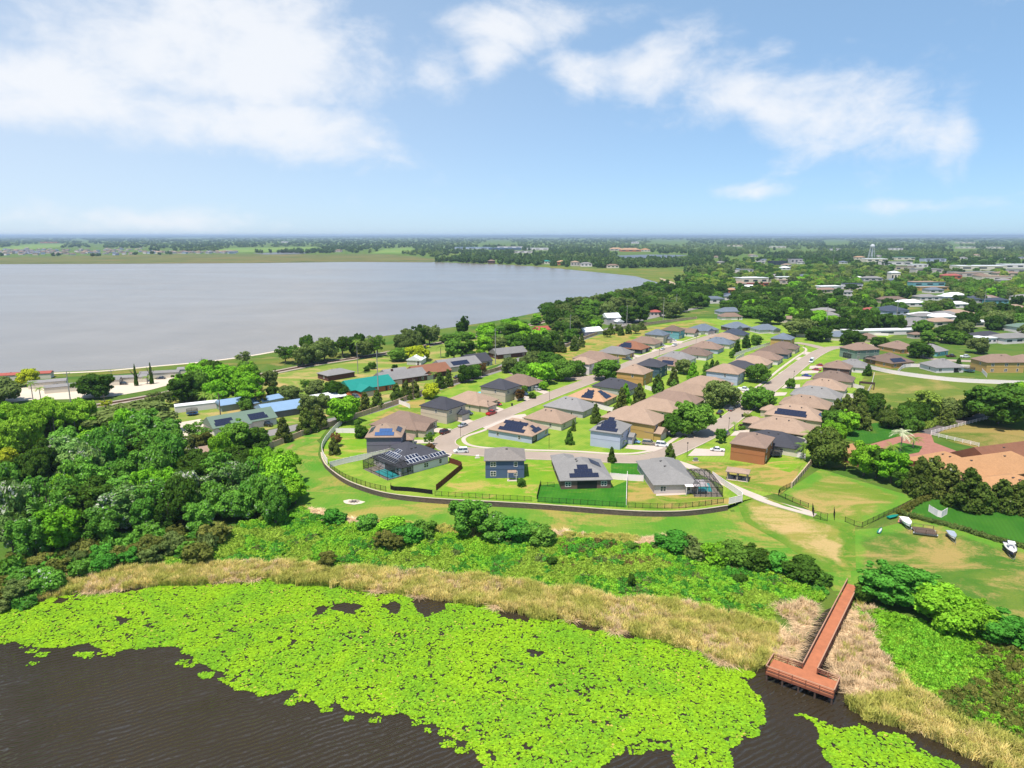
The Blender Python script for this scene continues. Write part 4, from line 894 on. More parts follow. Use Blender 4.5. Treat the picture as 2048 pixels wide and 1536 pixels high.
# driveways
def drive(pts, label): sheet('driveway', px(pts), 0.066, CONC, label)
for pts, lb in [([(888, 905), (905, 908), (900, 915), (880, 910)], 'driveway of the charcoal-roofed house'), ([(815, 880), (868, 880), (874, 887), (815, 887)], 'driveway of the purple-grey house'),
    ([(855, 855), (905, 858), (885, 866), (848, 862)], 'driveway with the blue sports car'), ([(905, 828), (947, 842), (935, 848), (898, 838)], 'driveway with the dark minivan'),
    ([(975, 808), (1008, 818), (1000, 826), (965, 815)], 'driveway with the small red car'), ([(1045, 792), (1075, 795), (1085, 798), (1052, 806)], 'driveway before the second dark-roofed house'),
    ([(1080, 778), (1105, 786), (1098, 792), (1070, 782)], 'driveway with the silver pickup'), ([(1015, 832), (1050, 828), (1060, 838), (1030, 845), (975, 860), (965, 855)], 'driveway of the tan-roofed cream house'),
    ([(1255, 890), (1320, 892), (1335, 897), (1310, 903), (1250, 897)], 'driveway with two parked cars by the pale blue house'), ([(1390, 897), (1450, 900), (1448, 912), (1375, 912)], 'driveway of the orange-brown house'),
    ([(1470, 862), (1515, 858), (1500, 870), (1460, 872)], 'driveway with the dark suv'), ([(1325, 862), (1395, 862), (1380, 872), (1330, 870)], 'driveway of the yellow house'),
    ([(1475, 775), (1520, 778), (1530, 785), (1490, 790)], 'driveway with the white pickup'), ([(1265, 716), (1300, 712), (1290, 722), (1270, 722)], 'driveway with the dark grey pickup'),
    ([(1255, 707), (1290, 712), (1280, 718), (1250, 712)], 'driveway of the yellow grey-roofed house'), ([(1310, 698), (1330, 702), (1322, 707), (1302, 702)], 'driveway of the red solar-roofed house'),
    ([(1330, 690), (1350, 692), (1345, 697), (1325, 694)], 'driveway with the silver car uphill'), ([(1345, 682), (1368, 682), (1362, 688), (1340, 686)], 'driveway of the blue-grey two-storey house'),
    ([(1545, 760), (1565, 764), (1555, 770), (1535, 766)], 'driveway crossing the verge below the white van'), ([(1565, 742), (1590, 746), (1580, 752), (1556, 748)], 'driveway of the tan house uphill'),
    ([(1585, 728), (1606, 731), (1600, 737), (1578, 733)], 'driveway of the brown-roofed white house'), ([(1598, 714), (1618, 718), (1612, 723), (1590, 719)], 'driveway of the blue house'),
    ([(1610, 703), (1628, 706), (1624, 711), (1600, 708)], 'driveway at the upper bend'), ([(1620, 732), (1650, 730), (1648, 735), (1618, 738)], 'driveway with the red car'),
    ([(1605, 742), (1640, 740), (1635, 746), (1600, 748)], 'driveway with the second red car'), ([(1590, 754), (1625, 752), (1620, 758), (1585, 760)], 'driveway with the blue car'),
    ([(1570, 770), (1600, 769), (1600, 776), (1562, 777)], 'driveway past the small round tree'), ([(1545, 785), (1575, 785), (1570, 791), (1540, 793)], 'driveway of the light grey house'),
    ([(1445, 815), (1480, 795), (1490, 800), (1455, 822)], 'paved strip under the oaks of the right-hand street')]:
    drive(pts, lb)

# ---------------------------------------------------------------- walls and fences
BLOCK = brickmat('retaining blocks', rgb(150, 130, 116, .5), rgb(118, 102, 94, .5), rgb(84, 74, 66, .5), 1.0, 0.45, 0.2)
CAPM = paint('wall cap', rgb(214, 196, 176, .6), .9, .1)
rw = empty('retaining_wall', (0, 0, 0), 0, 'long curved block retaining wall below the back gardens', 'wall')
lineo = offset(wall_line, -0.25); m = MB(); c = MB()
for i in range(len(wall_line)-1):
    a0, a1 = wall_line[i], wall_line[i+1]; b0, b1 = lineo[i], lineo[i+1]
    fade = lambda k: -2.0
    m.hexa([(*b0, -2.2), (*b1, -2.2), (*a1, -2.2), (*a0, -2.2), (*b0, .05), (*b1, .05), (*a1, .05), (*a0, .05)])
    e0, e1 = offset(wall_line, -0.32)[i], offset(wall_line, -0.32)[i+1]; d0, d1 = offset(wall_line, 0.08)[i], offset(wall_line, 0.08)[i+1]
    c.hexa([(*e0, .053), (*e1, .053), (*d1, .053), (*d0, .053), (*e0, .17), (*e1, .17), (*d1, .17), (*d0, .17)])
m.build('block_face', BLOCK, rw); c.build('cap', CAPM, rw)

REDWOOD = paint('red stained boards', rgb(132, 70, 50, .5), .8, .15, 1.5)
TANWALL = paint('tan precast wall', rgb(206, 180, 152, .68), .9, .12, .4, bump=.3, bscale=6)
TANPOST = paint('tan pillar', rgb(218, 192, 164, .66), .9, .1)
MESHB = paint('black privacy cloth', (0.008, 0.008, 0.008, 1), .8, .1)
def fence(pts, h, step, kind, label, drape=False, name=None, smooth_n=4, raw=False, zoff=0.0):
    line = pts if raw else smoothline([(G2(u, v) if drape else P(u, v)) for (u, v) in pts], smooth_n)
    st = walk(line, step)
    zf = (lambda x, y: max(float(T(x, y)), -9)+zoff) if drape else (lambda x, y: zoff)
    x0, y0, _ = st[0]; z0 = zf(x0, y0)
    root = empty(name or dict(white='vinyl_fence', alu='railing_fence', wood='board_fence', tan='boundary_wall', cloth='cloth_fence', rail='rail_fence')[kind], (x0, y0, z0), 0, label, 'wall' if kind == 'tan' else 'fence')
    pm = {'white': WHITE, 'alu': BLACKM, 'wood': REDWOOD, 'tan': TANPOST, 'cloth': BLACKM, 'rail': WHITE}[kind]; r = {'white': .065, 'alu': .045, 'wood': .06, 'tan': .22, 'cloth': .05, 'rail': .08}[kind]
    post = cached(('post', kind, h), lambda: MB().box(-r, r, -r, r, -.3, h+(.12 if kind in ('tan',) else .06)).mesh('post', pm))
    for (x, y, a_) in st: mk('post', post, root, (x-x0, y-y0, zf(x, y)-z0), a_)
    for i in range(len(st)-1):
        xa, ya, _ = st[i]; xb, yb, _ = st[i+1]; za, zb = zf(xa, ya), zf(xb, yb)
        L_ = math.hypot(xb-xa, yb-ya); a_ = math.atan2(yb-ya, xb-xa); tilt = math.atan2(zb-za, L_)
        def seg():
            m = MB(); e = r*0.8; s = step-r*0.8
            if kind == 'white': m.box(e, s, -.02, .02, .05, h-.04); m.box(e, s, -.04, .04, h-.09, h); m.box(e, s, -.04, .04, .05, .16)
            elif kind == 'wood':
                n = max(3, int(step/.32))
                for k in range(n): q = e+(s-e)*k/n; m.box(q, q+(s-e)/n*.93, -.025+.008*(k % 2), .01+.008*(k % 2), .03, h-.02*(k % 3))
            elif kind == 'tan': m.box(e, s, -.09, .09, 0, h-.12); m.box(e, s, -.14, .14, h-.118, h)
            elif kind == 'cloth': m.box(e, s, -.015, .015, .02, h)
            elif kind == 'rail':
                for z in (.35, .75, 1.15): m.box(e, s, -.03, .03, z, z+.14)
            else:
                m.box(e, s, -.02, .02, h-.08, h-.04); m.box(e, s, -.02, .02, .12, .16)
                n = int(step/.16)
                for k in range(n): q = e+(s-e)*(k+.5)/n; m.box(q-.012, q+.012, -.012, .012, .05, h)
            return m.mesh('panel', {'white': WHITE, 'alu': BLACKM, 'wood': REDWOOD, 'tan': TANWALL, 'cloth': MESHB, 'rail': WHITE}[kind])
        mesh = cached(('fence', kind, h, step), seg)
        o = mk('panel', mesh, root, (xa-x0, ya-y0, za-z0)); o.rotation_euler = (0, -tilt, a_)
        if abs(L_-step) > .02: o.scale = (L_/step, 1, 1)
    return root
fence([(480, 917), (545, 895), (615, 868), (690, 844), (770, 817), (798, 807)], 2.0, 4.6, 'tan', 'tan precast wall between village road and the field')
fence([(800, 806), (860, 783), (940, 758), (1008, 738)], 2.0, 4.6, 'tan', 'tan precast wall behind the beige two-storey houses')
fence([(1130, 695), (1190, 671), (1250, 657), (1330, 645), (1400, 637)], 2.0, 8.0, 'tan', 'far tan wall along the upper left street')
fence([(684, 848), (668, 863), (650, 886), (644, 903), (648, 918), (658, 933)], 1.9, 2.4, 'white', 'tall white fence curving round the yellow side lawn', zoff=0.05)
fence([(660, 935), (700, 925), (762, 912), (788, 905)], 1.85, 2.4, 'white', 'white fence between the yellow lawn and the pool lawn')
fence([(672, 866), (700, 866), (722, 867)], 1.8, 2.4, 'white', 'short white fence beside the round bush')
fence([(798, 808), (812, 813), (822, 818)], 1.8, 2.4, 'white', 'short white fence joining the tan wall')
fence([(788, 903), (803, 899), (818, 896)], 1.8, 2.0, 'wood', 'short red-brown fence behind the charcoal roof')
fence([(899, 926), (913, 930), (926, 936), (900, 958), (868, 985)], 1.8, 1.9, 'wood', 'red-brown board fence between the two front lawns', smooth_n=1)
fence([(660, 937), (690, 957), (735, 974), (778, 984)], 1.35, 1.9, 'alu', 'black railing on the wall in front of the pool cage', zoff=.17)
fence([(782, 974), (781, 981), (820, 983), (868, 989)], 1.3, 1.9, 'cloth', 'black cloth fence at the corner of the pool lawn', smooth_n=1)
fence([(870, 992), (1000, 999.5), (1073, 1003.5)], 1.35, 1.9, 'alu', 'black railing below the dark blue house', zoff=.1)
fence([(1076, 1004), (1150, 1008.5), (1252, 1015)], 1.35, 1.9, 'alu', 'black railing below the brick house', zoff=.1)
fence([(1256, 1015.5), (1340, 1017.5), (1400, 1013), (1454, 1005)], 1.35, 1.9, 'alu', 'black railing below the pale stucco house', zoff=.1)
fence([(1081, 969), (1077, 985), (1073, 1002)], 1.2, 1.9, 'cloth', 'black screen fence left of the deep green lawn')
fence([(1082, 972), (1112, 974)], 1.3, 1.9, 'alu', 'short black railing beside the brick house')
fence([(1220, 958), (1253, 961), (1291, 963)], 1.9, 2.4, 'white', 'white fence joining the brick and stucco houses')
fence([(1254.5, 955), (1253, 985), (1252.5, 1012)], 1.9, 2.4, 'white', 'white fence dividing the deep green and dry lawns')
fence([(1425, 955), (1450, 973), (1472, 988), (1489, 1001), (1457, 1009)], 1.8, 2.4, 'white', 'white fence round the corner by the concrete path', smooth_n=1)
fence([(1538, 902), (1580, 911), (1624, 922)], 1.9, 2.4, 'white', 'white fence behind the orange-brown house')
fence([(1625, 925), (1605, 950), (1581, 978)], 1.6, 3.0, 'tan', 'low tan wall sloping down beside the green yard')
fence([(1732, 736), (1780, 747), (1850, 757), (1930, 765), (2060, 770)], 2.0, 3.6, 'white', 'long white fence along the top of the meadow')
fence([(1795, 747), (1810, 735), (1850, 735), (1870, 738)], 1.9, 3.6, 'white', 'white fence left of the small white house')
fence([(1910, 735), (1960, 738)], 1.9, 3.6, 'white', 'short white fence right of the small white house')
fence([(1960, 740), (1975, 757)], 1.9, 3.6, 'white', 'white fence beside the trampoline')
fence([(1748, 752), (1742, 775), (1728, 800)], 1.9, 3.0, 'white', 'white fence beside the pergola garden')
fence([(1690, 770), (1735, 783)], 1.9, 3.0, 'white', 'white fence between two gardens by the pergola')
fence([(1655, 800), (1700, 795), (1728, 802)], 1.9, 3.0, 'white', 'white fence below the pergola')
fence([(1462, 715), (1500, 702), (1540, 690)], 1.9, 3.6, 'white', 'white fence behind the upper right-hand row')
fence([(1488, 712), (1470, 722)], 1.9, 3.6, 'white', 'short white fence turning by the dark pool screen')
fence([(1185, 813), (1215, 822), (1235, 825)], 1.9, 3.0, 'white', 'white fence behind the orange-tan roof')
fence([(1290, 778), (1330, 790)], 1.9, 3.0, 'white', 'white fence behind the ochre house')
fence([(1585, 882), (1615, 888)], 1.9, 2.4, 'white', 'white fence beside the charcoal roof at right')
fence([(1650, 660), (1700, 668), (1790, 672)], 1.8, 6.0, 'white', 'long far white fence behind the bend houses')
fence([(1862, 868), (1900, 858), (1950, 845), (1990, 834)], 1.3, 2.6, 'rail', 'white three-rail fence along the dark lane')
fence([(1862, 871), (1910, 882), (1968, 896)], 1.3, 2.6, 'rail', 'white three-rail fence below the paddock')
fence([(1557, 992), (1590, 1006), (1626, 1020)], 1.4, 2.4, 'alu', 'black railing above the fenced field path', drape=True)
fence([(1580, 975), (1560, 985), (1556, 993)], 1.4, 2.0, 'alu', 'short black railing by the low tan wall', drape=True)
fence([(1690, 1044), (1720, 1057), (1760, 1038), (1800, 1020), (1822, 1008)], 1.4, 2.4, 'alu', 'black railing between the field and the boats', drape=True, smooth_n=1)
fence([(1857, 1023), (1880, 1037), (1897, 1027)], 1.8, 1.7, 'white', 'white screen panels on the estate lawn', drape=True, smooth_n=1)
# garden gate of black rails at the end of the path
for pts, lb in (([(1624, 1022), (1627, 1036)], 'left leaf of the black entry gate on the path'), ([(1667, 1030), (1669, 1045)], 'right leaf of the black entry gate on the path'), ([(1627, 1037), (1668, 1046)], 'front rail of the black entry gate on the path')):
    fence(pts, 2.2, 1.6, 'alu', lb, drape=True, name='gate')

# ---------------------------------------------------------------- cars
TYRE = paint('tyre', (0.015, 0.015, 0.016, 1), .8); HUB = paint('hub', (.45, .45, .47, 1), .35, metal=.8)
LAMPW = paint('headlight', (.8, .82, .85, 1), .15); LAMPR = paint('tail light', (.35, .01, .01, 1), .2)
CARC = dict(white=rgb(238, 238, 240, .85), silver=rgb(188, 190, 196, .7), black=(0.012, 0.013, 0.016, 1), dark=(0.035, 0.037, 0.042, 1), red=rgb(206, 30, 26, .6), blue=rgb(36, 70, 190, .55), grey=rgb(120, 122, 126, .5), tan=rgb(172, 160, 142, .6), ltblue=rgb(120, 170, 220, .65), maroon=rgb(96, 34, 44, .5), navy=(0.02, 0.03, 0.07, 1))
def carpaint(c):
    nm = 'car paint '+c
    if nm in MATS: return MATS[nm]
    m, t, b = principled(nm); b.inputs['Base Color'].default_value = CARC[c]; b.inputs['Roughness'].default_value = .25; b.inputs['Coat Weight'].default_value = .6
    MATS[nm] = m; return m
KIND = dict(sedan=(4.7, 1.82, .72, 1.42, -.9, 1.5, -.45, .75), suv=(4.8, 1.92, .95, 1.78, -2.25, 1.25, -2.0, .55), pickup=(5.7, 1.98, 1.0, 1.85, -.6, 1.6, -.4, .95), van=(5.6, 2.0, 1.0, 2.5, -2.7, 1.9, -2.6, 1.3), coupe=(4.5, 1.85, .68, 1.28, -1.2, 1.2, -.6, .4))
def car(u, v, deg, kind, colr, label, z=0.05, drape=False):
    x, y = G2(u, v) if drape else P(u, v); zz = float(T(x, y))+.05 if drape else z
    L_, W_, hb, ht, c0, c1, r0, r1 = KIND[kind]
    names = dict(sedan='sedan', suv='sport_utility_car', pickup='pickup_truck', van='van', coupe='sports_car')
    root = empty(names[kind], (x, y, zz), R(deg), label, 'van' if kind == 'van' else ('truck' if kind == 'pickup' else 'car'), 'parked cars')
    pm = carpaint(colr)
    def body():
        m = MB(); h = L_/2; w_ = W_/2
        secs = [(-h, .42, hb*.86, w_*.86), (-h+.25, .26, hb, w_*.98), (-h*.3, .24, hb+.02, w_), (c1 if c1 < h-.5 else h*.6, .24, hb+.02, w_), (h-.5, .26, hb*.86, w_*.97), (h, .42, hb*.7, w_*.82)]
        for i in range(len(secs)-1):
            a, b = secs[i], secs[i+1]
            for s1, s2 in ((1, 1),):
                m.poly([(a[0], -a[3], a[2]), (b[0], -b[3], b[2]), (b[0], b[3], b[2]), (a[0], a[3], a[2])])
                m.poly([(a[0], -a[3], a[1]), (b[0], -b[3], b[1]), (b[0], -b[3], b[2]), (a[0], -a[3], a[2])]); m.poly([(a[0], a[3], a[2]), (b[0], b[3], b[2]), (b[0], b[3], b[1]), (a[0], a[3], a[1])])
                m.poly([(a[0], a[3], a[1]), (b[0], b[3], b[1]), (b[0], -b[3], b[1]), (a[0], -a[3], a[1])])
        for s, fl in ((secs[0], False), (secs[-1], True)):
            q = [(s[0], -s[3], s[1]), (s[0], -s[3], s[2]), (s[0], s[3], s[2]), (s[0], s[3], s[1])]; m.poly(q[::-1] if fl else q)
        return m.mesh('body', pm)
    mk('body', cached(('carbody', kind, colr), body), root)
    wi = W_/2-.12; wr = W_/2-.28
    cab = lambda z0, z1, s0=1.0: [(c0, -wi, z0), (c1, -wi, z0), (c1, wi, z0), (c0, wi, z0), (r0, -wr, z1), (r1, -wr, z1), (r1, wr, z1), (r0, wr, z1)]
    mk('cabin_glass', cached(('carcab', kind), lambda: MB().hexa(cab(hb, ht-.06)).mesh('cabin_glass', GLASS)), root)
    def top():
        m = MB().hexa([(r0-.04, -wr-.03, ht-.08), (r1+.04, -wr-.03, ht-.08), (r1+.04, wr+.03, ht-.08), (r0-.04, wr+.03, ht-.08), (r0+.08, -wr+.06, ht), (r1-.08, -wr+.06, ht), (r1-.08, wr-.06, ht), (r0+.08, wr-.06, ht)])
        for s in (-1, 1):
            for (xa, xb) in ((c0, r0), (c1, r1), ((c0+c1)/2, (r0+r1)/2)): m.tube((xa, s*wi, hb), (xb, s*(wr+.01), ht-.06), .045, n=4)
        if kind == 'pickup': m.box(-L_/2+.15, c0-.1, -W_/2+.03, -W_/2+.1, hb, hb+.14).box(-L_/2+.15, c0-.1, W_/2-.1, W_/2-.03, hb, hb+.14)
        if kind == 'van': m.hexa([(c0, -wi-.01, hb), (.6, -wi-.01, hb), (.6, wi+.01, hb), (c0, wi+.01, hb), (r0, -wr-.01, ht-.05), (.5, -wr-.01, ht-.05), (.5, wr+.01, ht-.05), (r0, wr+.01, ht-.05)])
        return m.mesh('roof', pm)
    mk('roof', cached(('cartop', kind, colr), top), root)
    wh = cached('wheel', lambda: MB().tube((0, -.11, 0), (0, .11, 0), .34, n=10).mesh('wheel', TYRE)); hb_ = cached('hub', lambda: MB().tube((0, -.118, 0), (0, .118, 0), .19, n=8).mesh('hub', HUB))
    for a_ in (-.31, .31):
        for b_ in (-1, 1): o = mk('wheel', wh, root, (a_*L_, b_*(W_/2-.1), .34)); mk('hub', hb_, o)
    lm = cached('hl', lambda: MB().box(-.05, .05, -.2, .2, -.08, .08).mesh('headlight', LAMPW)); tm = cached('tl', lambda: MB().box(-.05, .05, -.18, .18, -.12, .12).mesh('tail_light', LAMPR))
    for b_ in (-1, 1): mk('headlight', lm, root, (L_/2-.01, b_*W_*.3, hb*.62)); mk('tail_light', tm, root, (-L_/2-.0, b_*W_*.33, hb*.78))
    return root
SD = 56.0
for a in [(922, 905, 188, 'suv', 'white', 'white suv on the street above the dark blue house'), (638+252, 867, SD, 'suv', 'maroon', 'dark suv parked at the left bend'), (926, 853, SD, 'sedan', 'silver', 'silver car parked on the left street'),
          (861, 854, QA, 'coupe', 'blue', 'bright blue sports car before the brown-roofed house'), (935, 829, QA, 'suv', 'dark', 'dark minivan by the beige two-storey house'), (983, 829, SD, 'pickup', 'red', 'red pickup towing on the left street'),
          (994, 810, QA, 'sedan', 'red', 'small red car on the driveway'), (1048, 791, QA, 'suv', 'navy', 'dark blue car behind the reddish bush'), (1071, 780, QA, 'pickup', 'silver', 'silver pickup on the driveway by the oak clump'),
          (1268, 885, QA, 'coupe', 'ltblue', 'light blue car under its cover by the pale blue house'), (1298, 889, QA+14, 'suv', 'tan', 'beige suv on the driveway by the pale blue house'), (1325, 893, QA+14, 'suv', 'white', 'white suv on the driveway by the pale blue house'),
          (1435, 902, 165, 'sedan', 'white', 'white car beside the orange-brown house'), (1490, 855, 152, 'suv', 'maroon', 'dark maroon suv near the olive house'), (1451, 872, 56, 'pickup', 'navy', 'dark blue pickup by the small oval tree'),
          (1440, 827, SD-4, 'sedan', 'dark', 'dark car under the oak on the right-hand street'), (1463, 821, SD-4, 'sedan', 'grey', 'grey car on the right-hand street beneath the oaks'), (1487, 781, QA, 'pickup', 'white', 'white pickup behind the round oak'),
          (1623, 725, SD-180, 'van', 'white', 'white delivery van driving down the right-hand street'), (1641, 732, QA+180, 'sedan', 'red', 'red car at the brown two-storey house'), (1633, 741, QA+180, 'sedan', 'red', 'second red car, lower of the two'),
          (1613, 753, QA+180, 'sedan', 'blue', 'blue car on a driveway of the right-hand street'), (1592, 694, QA, 'suv', 'dark', 'dark suv at the upper bend'), (1254, 720, QA, 'pickup', 'grey', 'grey pickup on the upper left street'),
          (1298, 698, QA, 'sedan', 'dark', 'dark car before the red solar roof'), (1323, 692, QA, 'suv', 'silver', 'silver suv in the upper left street'), (1346, 682, QA, 'sedan', 'white', 'white car up the left street'), (1325, 700, SD, 'sedan', 'white', 'white car standing on the upper left street'),
          (1349, 692, SD, 'pickup', 'white', 'white and red truck on the upper left street'), (1388, 668, QA, 'suv', 'black', 'black car at the end of the left street'), (1400, 667, -60, 'sedan', 'dark', 'dark car in the garage at the street end'),
          (1930, 715, 10, 'pickup', 'white', 'white pickup on the far right street'), (1902, 714, 10, 'pickup', 'maroon', 'dark truck on the far right street'),
          (712, 796, -48, 'suv', 'grey', 'grey suv in front of the teal roof'), (108, 774, 5, 'sedan', 'dark', 'dark car on the white sandy lot'), (246, 769, 0, 'sedan', 'dark', 'dark car before the pale mobile home'), (322, 758, 12, 'sedan', 'navy', 'dark blue car right of the columns'),
          (532, 852, -15, 'pickup', 'black', 'black pickup by the white green-roofed house'), (914, 756, SD, 'sedan', 'black', 'black car on the village road'), (975, 726, -20, 'sedan', 'grey', 'grey car by the tall pole'), (1628, 680, 10, 'sedan', 'silver', 'silver car under the oak at the bend'), (1700, 681, 30, 'sedan', 'silver', 'silver car beside the round tree at the bend')]:
    car(*a)

# ---------------------------------------------------------------- boats and small yard things
TARP = paint('teal tarp', rgb(0, 150, 130, .55), .6); GALV = paint('galvanised steel', rgb(170, 174, 178, .6), .4, metal=.5)
def boat(u, v, deg, L_, W_, colr, label, trailer=True, cover=None, console=False, name='motor_boat', cat='boat', tip=0.0):
    x, y, z = G(u, v); root = empty(name, (x, y, z+.08), R(deg), label, cat)
    zb = .55 if trailer else 0.0
    secs = []
    for k in range(7):
        t = k/6; wd = W_/2*(1.0 if t < .45 else math.cos((t-.45)/.55*math.pi/2)**.7 if t < 1 else 0)
        secs.append((-L_/2+L_*t, max(wd, .03), zb+.08+.30*max(0, t-.5)**1.5, zb+.75*W_/2.2+.22*t))
    m = MB(); n = len(secs)
    for i in range(n-1):
        a, b = secs[i], secs[i+1]
        for s in (-1, 1):
            q = [(a[0], 0, a[2]), (b[0], 0, b[2]), (b[0], s*b[1]*.8, b[2]+.18), (a[0], s*a[1]*.8, a[2]+.18)]; m.poly(q if s < 0 else q[::-1])
            q = [(a[0], s*a[1]*.8, a[2]+.18), (b[0], s*b[1]*.8, b[2]+.18), (b[0], s*b[1], b[3]), (a[0], s*a[1], a[3])]; m.poly(q if s < 0 else q[::-1])
    a = secs[0]; m.poly([(a[0], 0, a[2]), (a[0], a[1]*.8, a[2]+.18), (a[0], a[1], a[3]), (a[0], -a[1], a[3]), (a[0], -a[1]*.8, a[2]+.18)])
    m.build('hull', colr, root, smooth=False)
    dk = MB(); dep = .0 if cover else .18
    for i in range(n-1):
        a, b = secs[i], secs[i+1]; r = (.06 if cover else 0)
        dk.poly([(a[0], -a[1]*.94, a[3]-dep), (b[0], -b[1]*.94, b[3]-dep), (b[0], 0, b[3]-dep+r), (a[0], 0, a[3]-dep+r)]); dk.poly([(a[0], 0, a[3]-dep+r), (b[0], 0, b[3]-dep+r), (b[0], b[1]*.94, b[3]-dep), (a[0], a[1]*.94, a[3]-dep)])
    dk.build('cover' if cover else 'deck', cover or paint('boat deck', rgb(214, 212, 208, .7), .5), root)
    if console:
        MB().hexa([(-.5, -.35, zb+.7), (.4, -.35, zb+.7), (.4, .35, zb+.7), (-.5, .35, zb+.7), (-.4, -.3, zb+1.4), (.1, -.3, zb+1.4), (.1, .3, zb+1.4), (-.4, .3, zb+1.4)]).build('console', WHITE, root)
        MB().box(-1.0, .5, -.7, .7, zb+2.0, zb+2.08).build('canopy', paint('canopy', rgb(230, 232, 238, .8), .5), root)
        for a_ in (-.8, .3):
            for b_ in (-.6, .6): MB().tube((a_, b_, zb+.6), (a_, b_, zb+2.0), .03, n=4).build('strut', GALV, root)
        MB().hexa([(-L_/2-.5, -.2, zb+.5), (-L_/2, -.2, zb+.5), (-L_/2, .2, zb+.5), (-L_/2-.5, .2, zb+.5), (-L_/2-.45, -.17, zb+1.25), (-L_/2-.05, -.17, zb+1.25), (-L_/2-.05, .17, zb+1.25), (-L_/2-.45, .17, zb+1.25)]).build('outboard_motor', paint('motor', (.02, .02, .025, 1), .3), root)
    if trailer:
        t = MB()
        for s in (-1, 1): t.tube((-L_/2+.2, s*W_*.33, .45), (L_/2, s*W_*.2, .45), .05, n=4).tube((L_/2, s*W_*.2, .45), (L_/2+1.4, 0, .45), .05, n=4)
        t.box(-.9, -.8, -W_/2, W_/2, .35, .43).build('trailer_frame', GALV, root)
        for s in (-1, 1): mk('wheel', cached('wheel', None), root, (-.85, s*(W_/2+.05), .3))
    return root
FIB = paint('fibreglass white', rgb(240, 240, 242, .85), .25, .03); NAVY = paint('navy hull', rgb(40, 52, 110, .5), .3, .03)
boat(2020, 1107, -118, 6.4, 2.4, NAVY, 'blue and white motor boat with canopy on a trailer', console=True)
boat(1903, 1078, -110, 4.4, 1.8, FIB, 'small grey-white boat on a trailer by the hedge', cover=paint('grey cover', rgb(180, 190, 205, .6), .7))
boat(1812, 1052, -105, 5.2, 2.2, FIB, 'white covered boat on a trailer next to the kayaks', cover=paint('white cover', rgb(240, 236, 228, .85), .7))
boat(1760, 1063, 50, 3.4, .8, TARP, 'teal kayak lying on the grass', trailer=False, name='kayak', cat='kayak')
boat(1786, 1036, 20, 3.4, 1.2, TARP, 'teal covered dinghy by the black railing', trailer=False, cover=TARP, name='dinghy', cat='dinghy')
boat(1800, 1042, 55, 3.3, .75, paint('salmon plastic', rgb(230, 150, 120, .6), .5), 'salmon pink kayak beside the white boat', trailer=False, name='kayak', cat='kayak')
g = G(1848, 1067); tr_ = empty('pontoon_raft', (*g[:2], g[2]+.1), R(-20), 'brown weathered pontoon raft on the grass', 'raft')
RAFTM = paint('weathered planks', rgb(126, 104, 92, .5), .9, .2, 2)
for k in range(12): MB().box(-2.4+k*.4, -2.05+k*.4, -1.8, 1.8, .62, .70).build('plank', RAFTM, tr_)
for s in (-1.3, 1.3): MB().tube((-2.6, s, .3), (2.6, s, .3), .3, n=10).build('pontoon', GALV, tr_)
for s in (-1.7, 1.7):
    for k in (-2.2, 0, 2.2): MB().box(k-.05, k+.05, s-.05, s+.05, .7, 1.5).build('post', RAFTM, tr_)
    MB().box(-2.3, 2.3, s-.04, s+.04, 1.45, 1.52).build('rail', RAFTM, tr_)
def trampoline(u, v, r, padcol, label, drape=False):
    x, y = P(u, v); o = empty('trampoline', (x, y, 0.02), 0, label, 'trampoline')
    MB().lathe([(r*.78, .86), (r, .86), (r, .92), (r*.78, .92)], 20, caps=False).build('pad', paint('pad '+label[:8], padcol, .6), o)
    MB().lathe([(r*.01, .88), (r*.79, .88)], 20, caps=False).build('mat', BLACKM, o)
    MB().lathe([(r*.98, .95), (r*.98, 2.6)], 20, caps=False).build('net', SCREEN, o)
    for k in range(6): a_ = k*math.pi/3; MB().tube((r*math.cos(a_), r*math.sin(a_), 0), (r*math.cos(a_), r*math.sin(a_), 2.6), .04, n=4).build('leg', GALV, o)
trampoline(1548, 912, 2.4, (.02, .03, .05, 1), 'black netted trampoline behind the orange-brown house')
trampoline(385, 830, 2.2, rgb(30, 110, 190, .6), 'blue rimmed trampoline by the white trailer')
trampoline(1938, 744, 2.6, rgb(90, 160, 200, .6), 'blue and red trampoline beside the small white house')
STONE = paint('pale stones', rgb(205, 190, 176, .55), .95, .2, 1.0)
g = G(708, 1004); fp = empty('fire_pit', (*g[:2], g[2]+.05), 0, 'ring of pale stones round a burnt patch on the bank', 'fire pit')
MB().extrude([(3.2*math.cos(k/9*6.28)*(1+.15*math.sin(k*2.3)), 1.8*math.sin(k/9*6.28)*(1+.2*math.cos(k*1.7))) for k in range(9)], 0, .06).build('sand', SAND, fp)
MB().extrude([(1.0*math.cos(k/7*6.28), .7*math.sin(k/7*6.28)) for k in range(7)], .06, .16).build('ash', paint('ash', (.06, .05, .045, 1), .9), fp)
for k in range(9): a_ = k/9*6.28; MB().lathe([(.02, 0), (.28, .04), (.22, .22), (.02, .26)], 6, (1.3*math.cos(a_), .95*math.sin(a_), .06)).build('stone', STONE, fp)
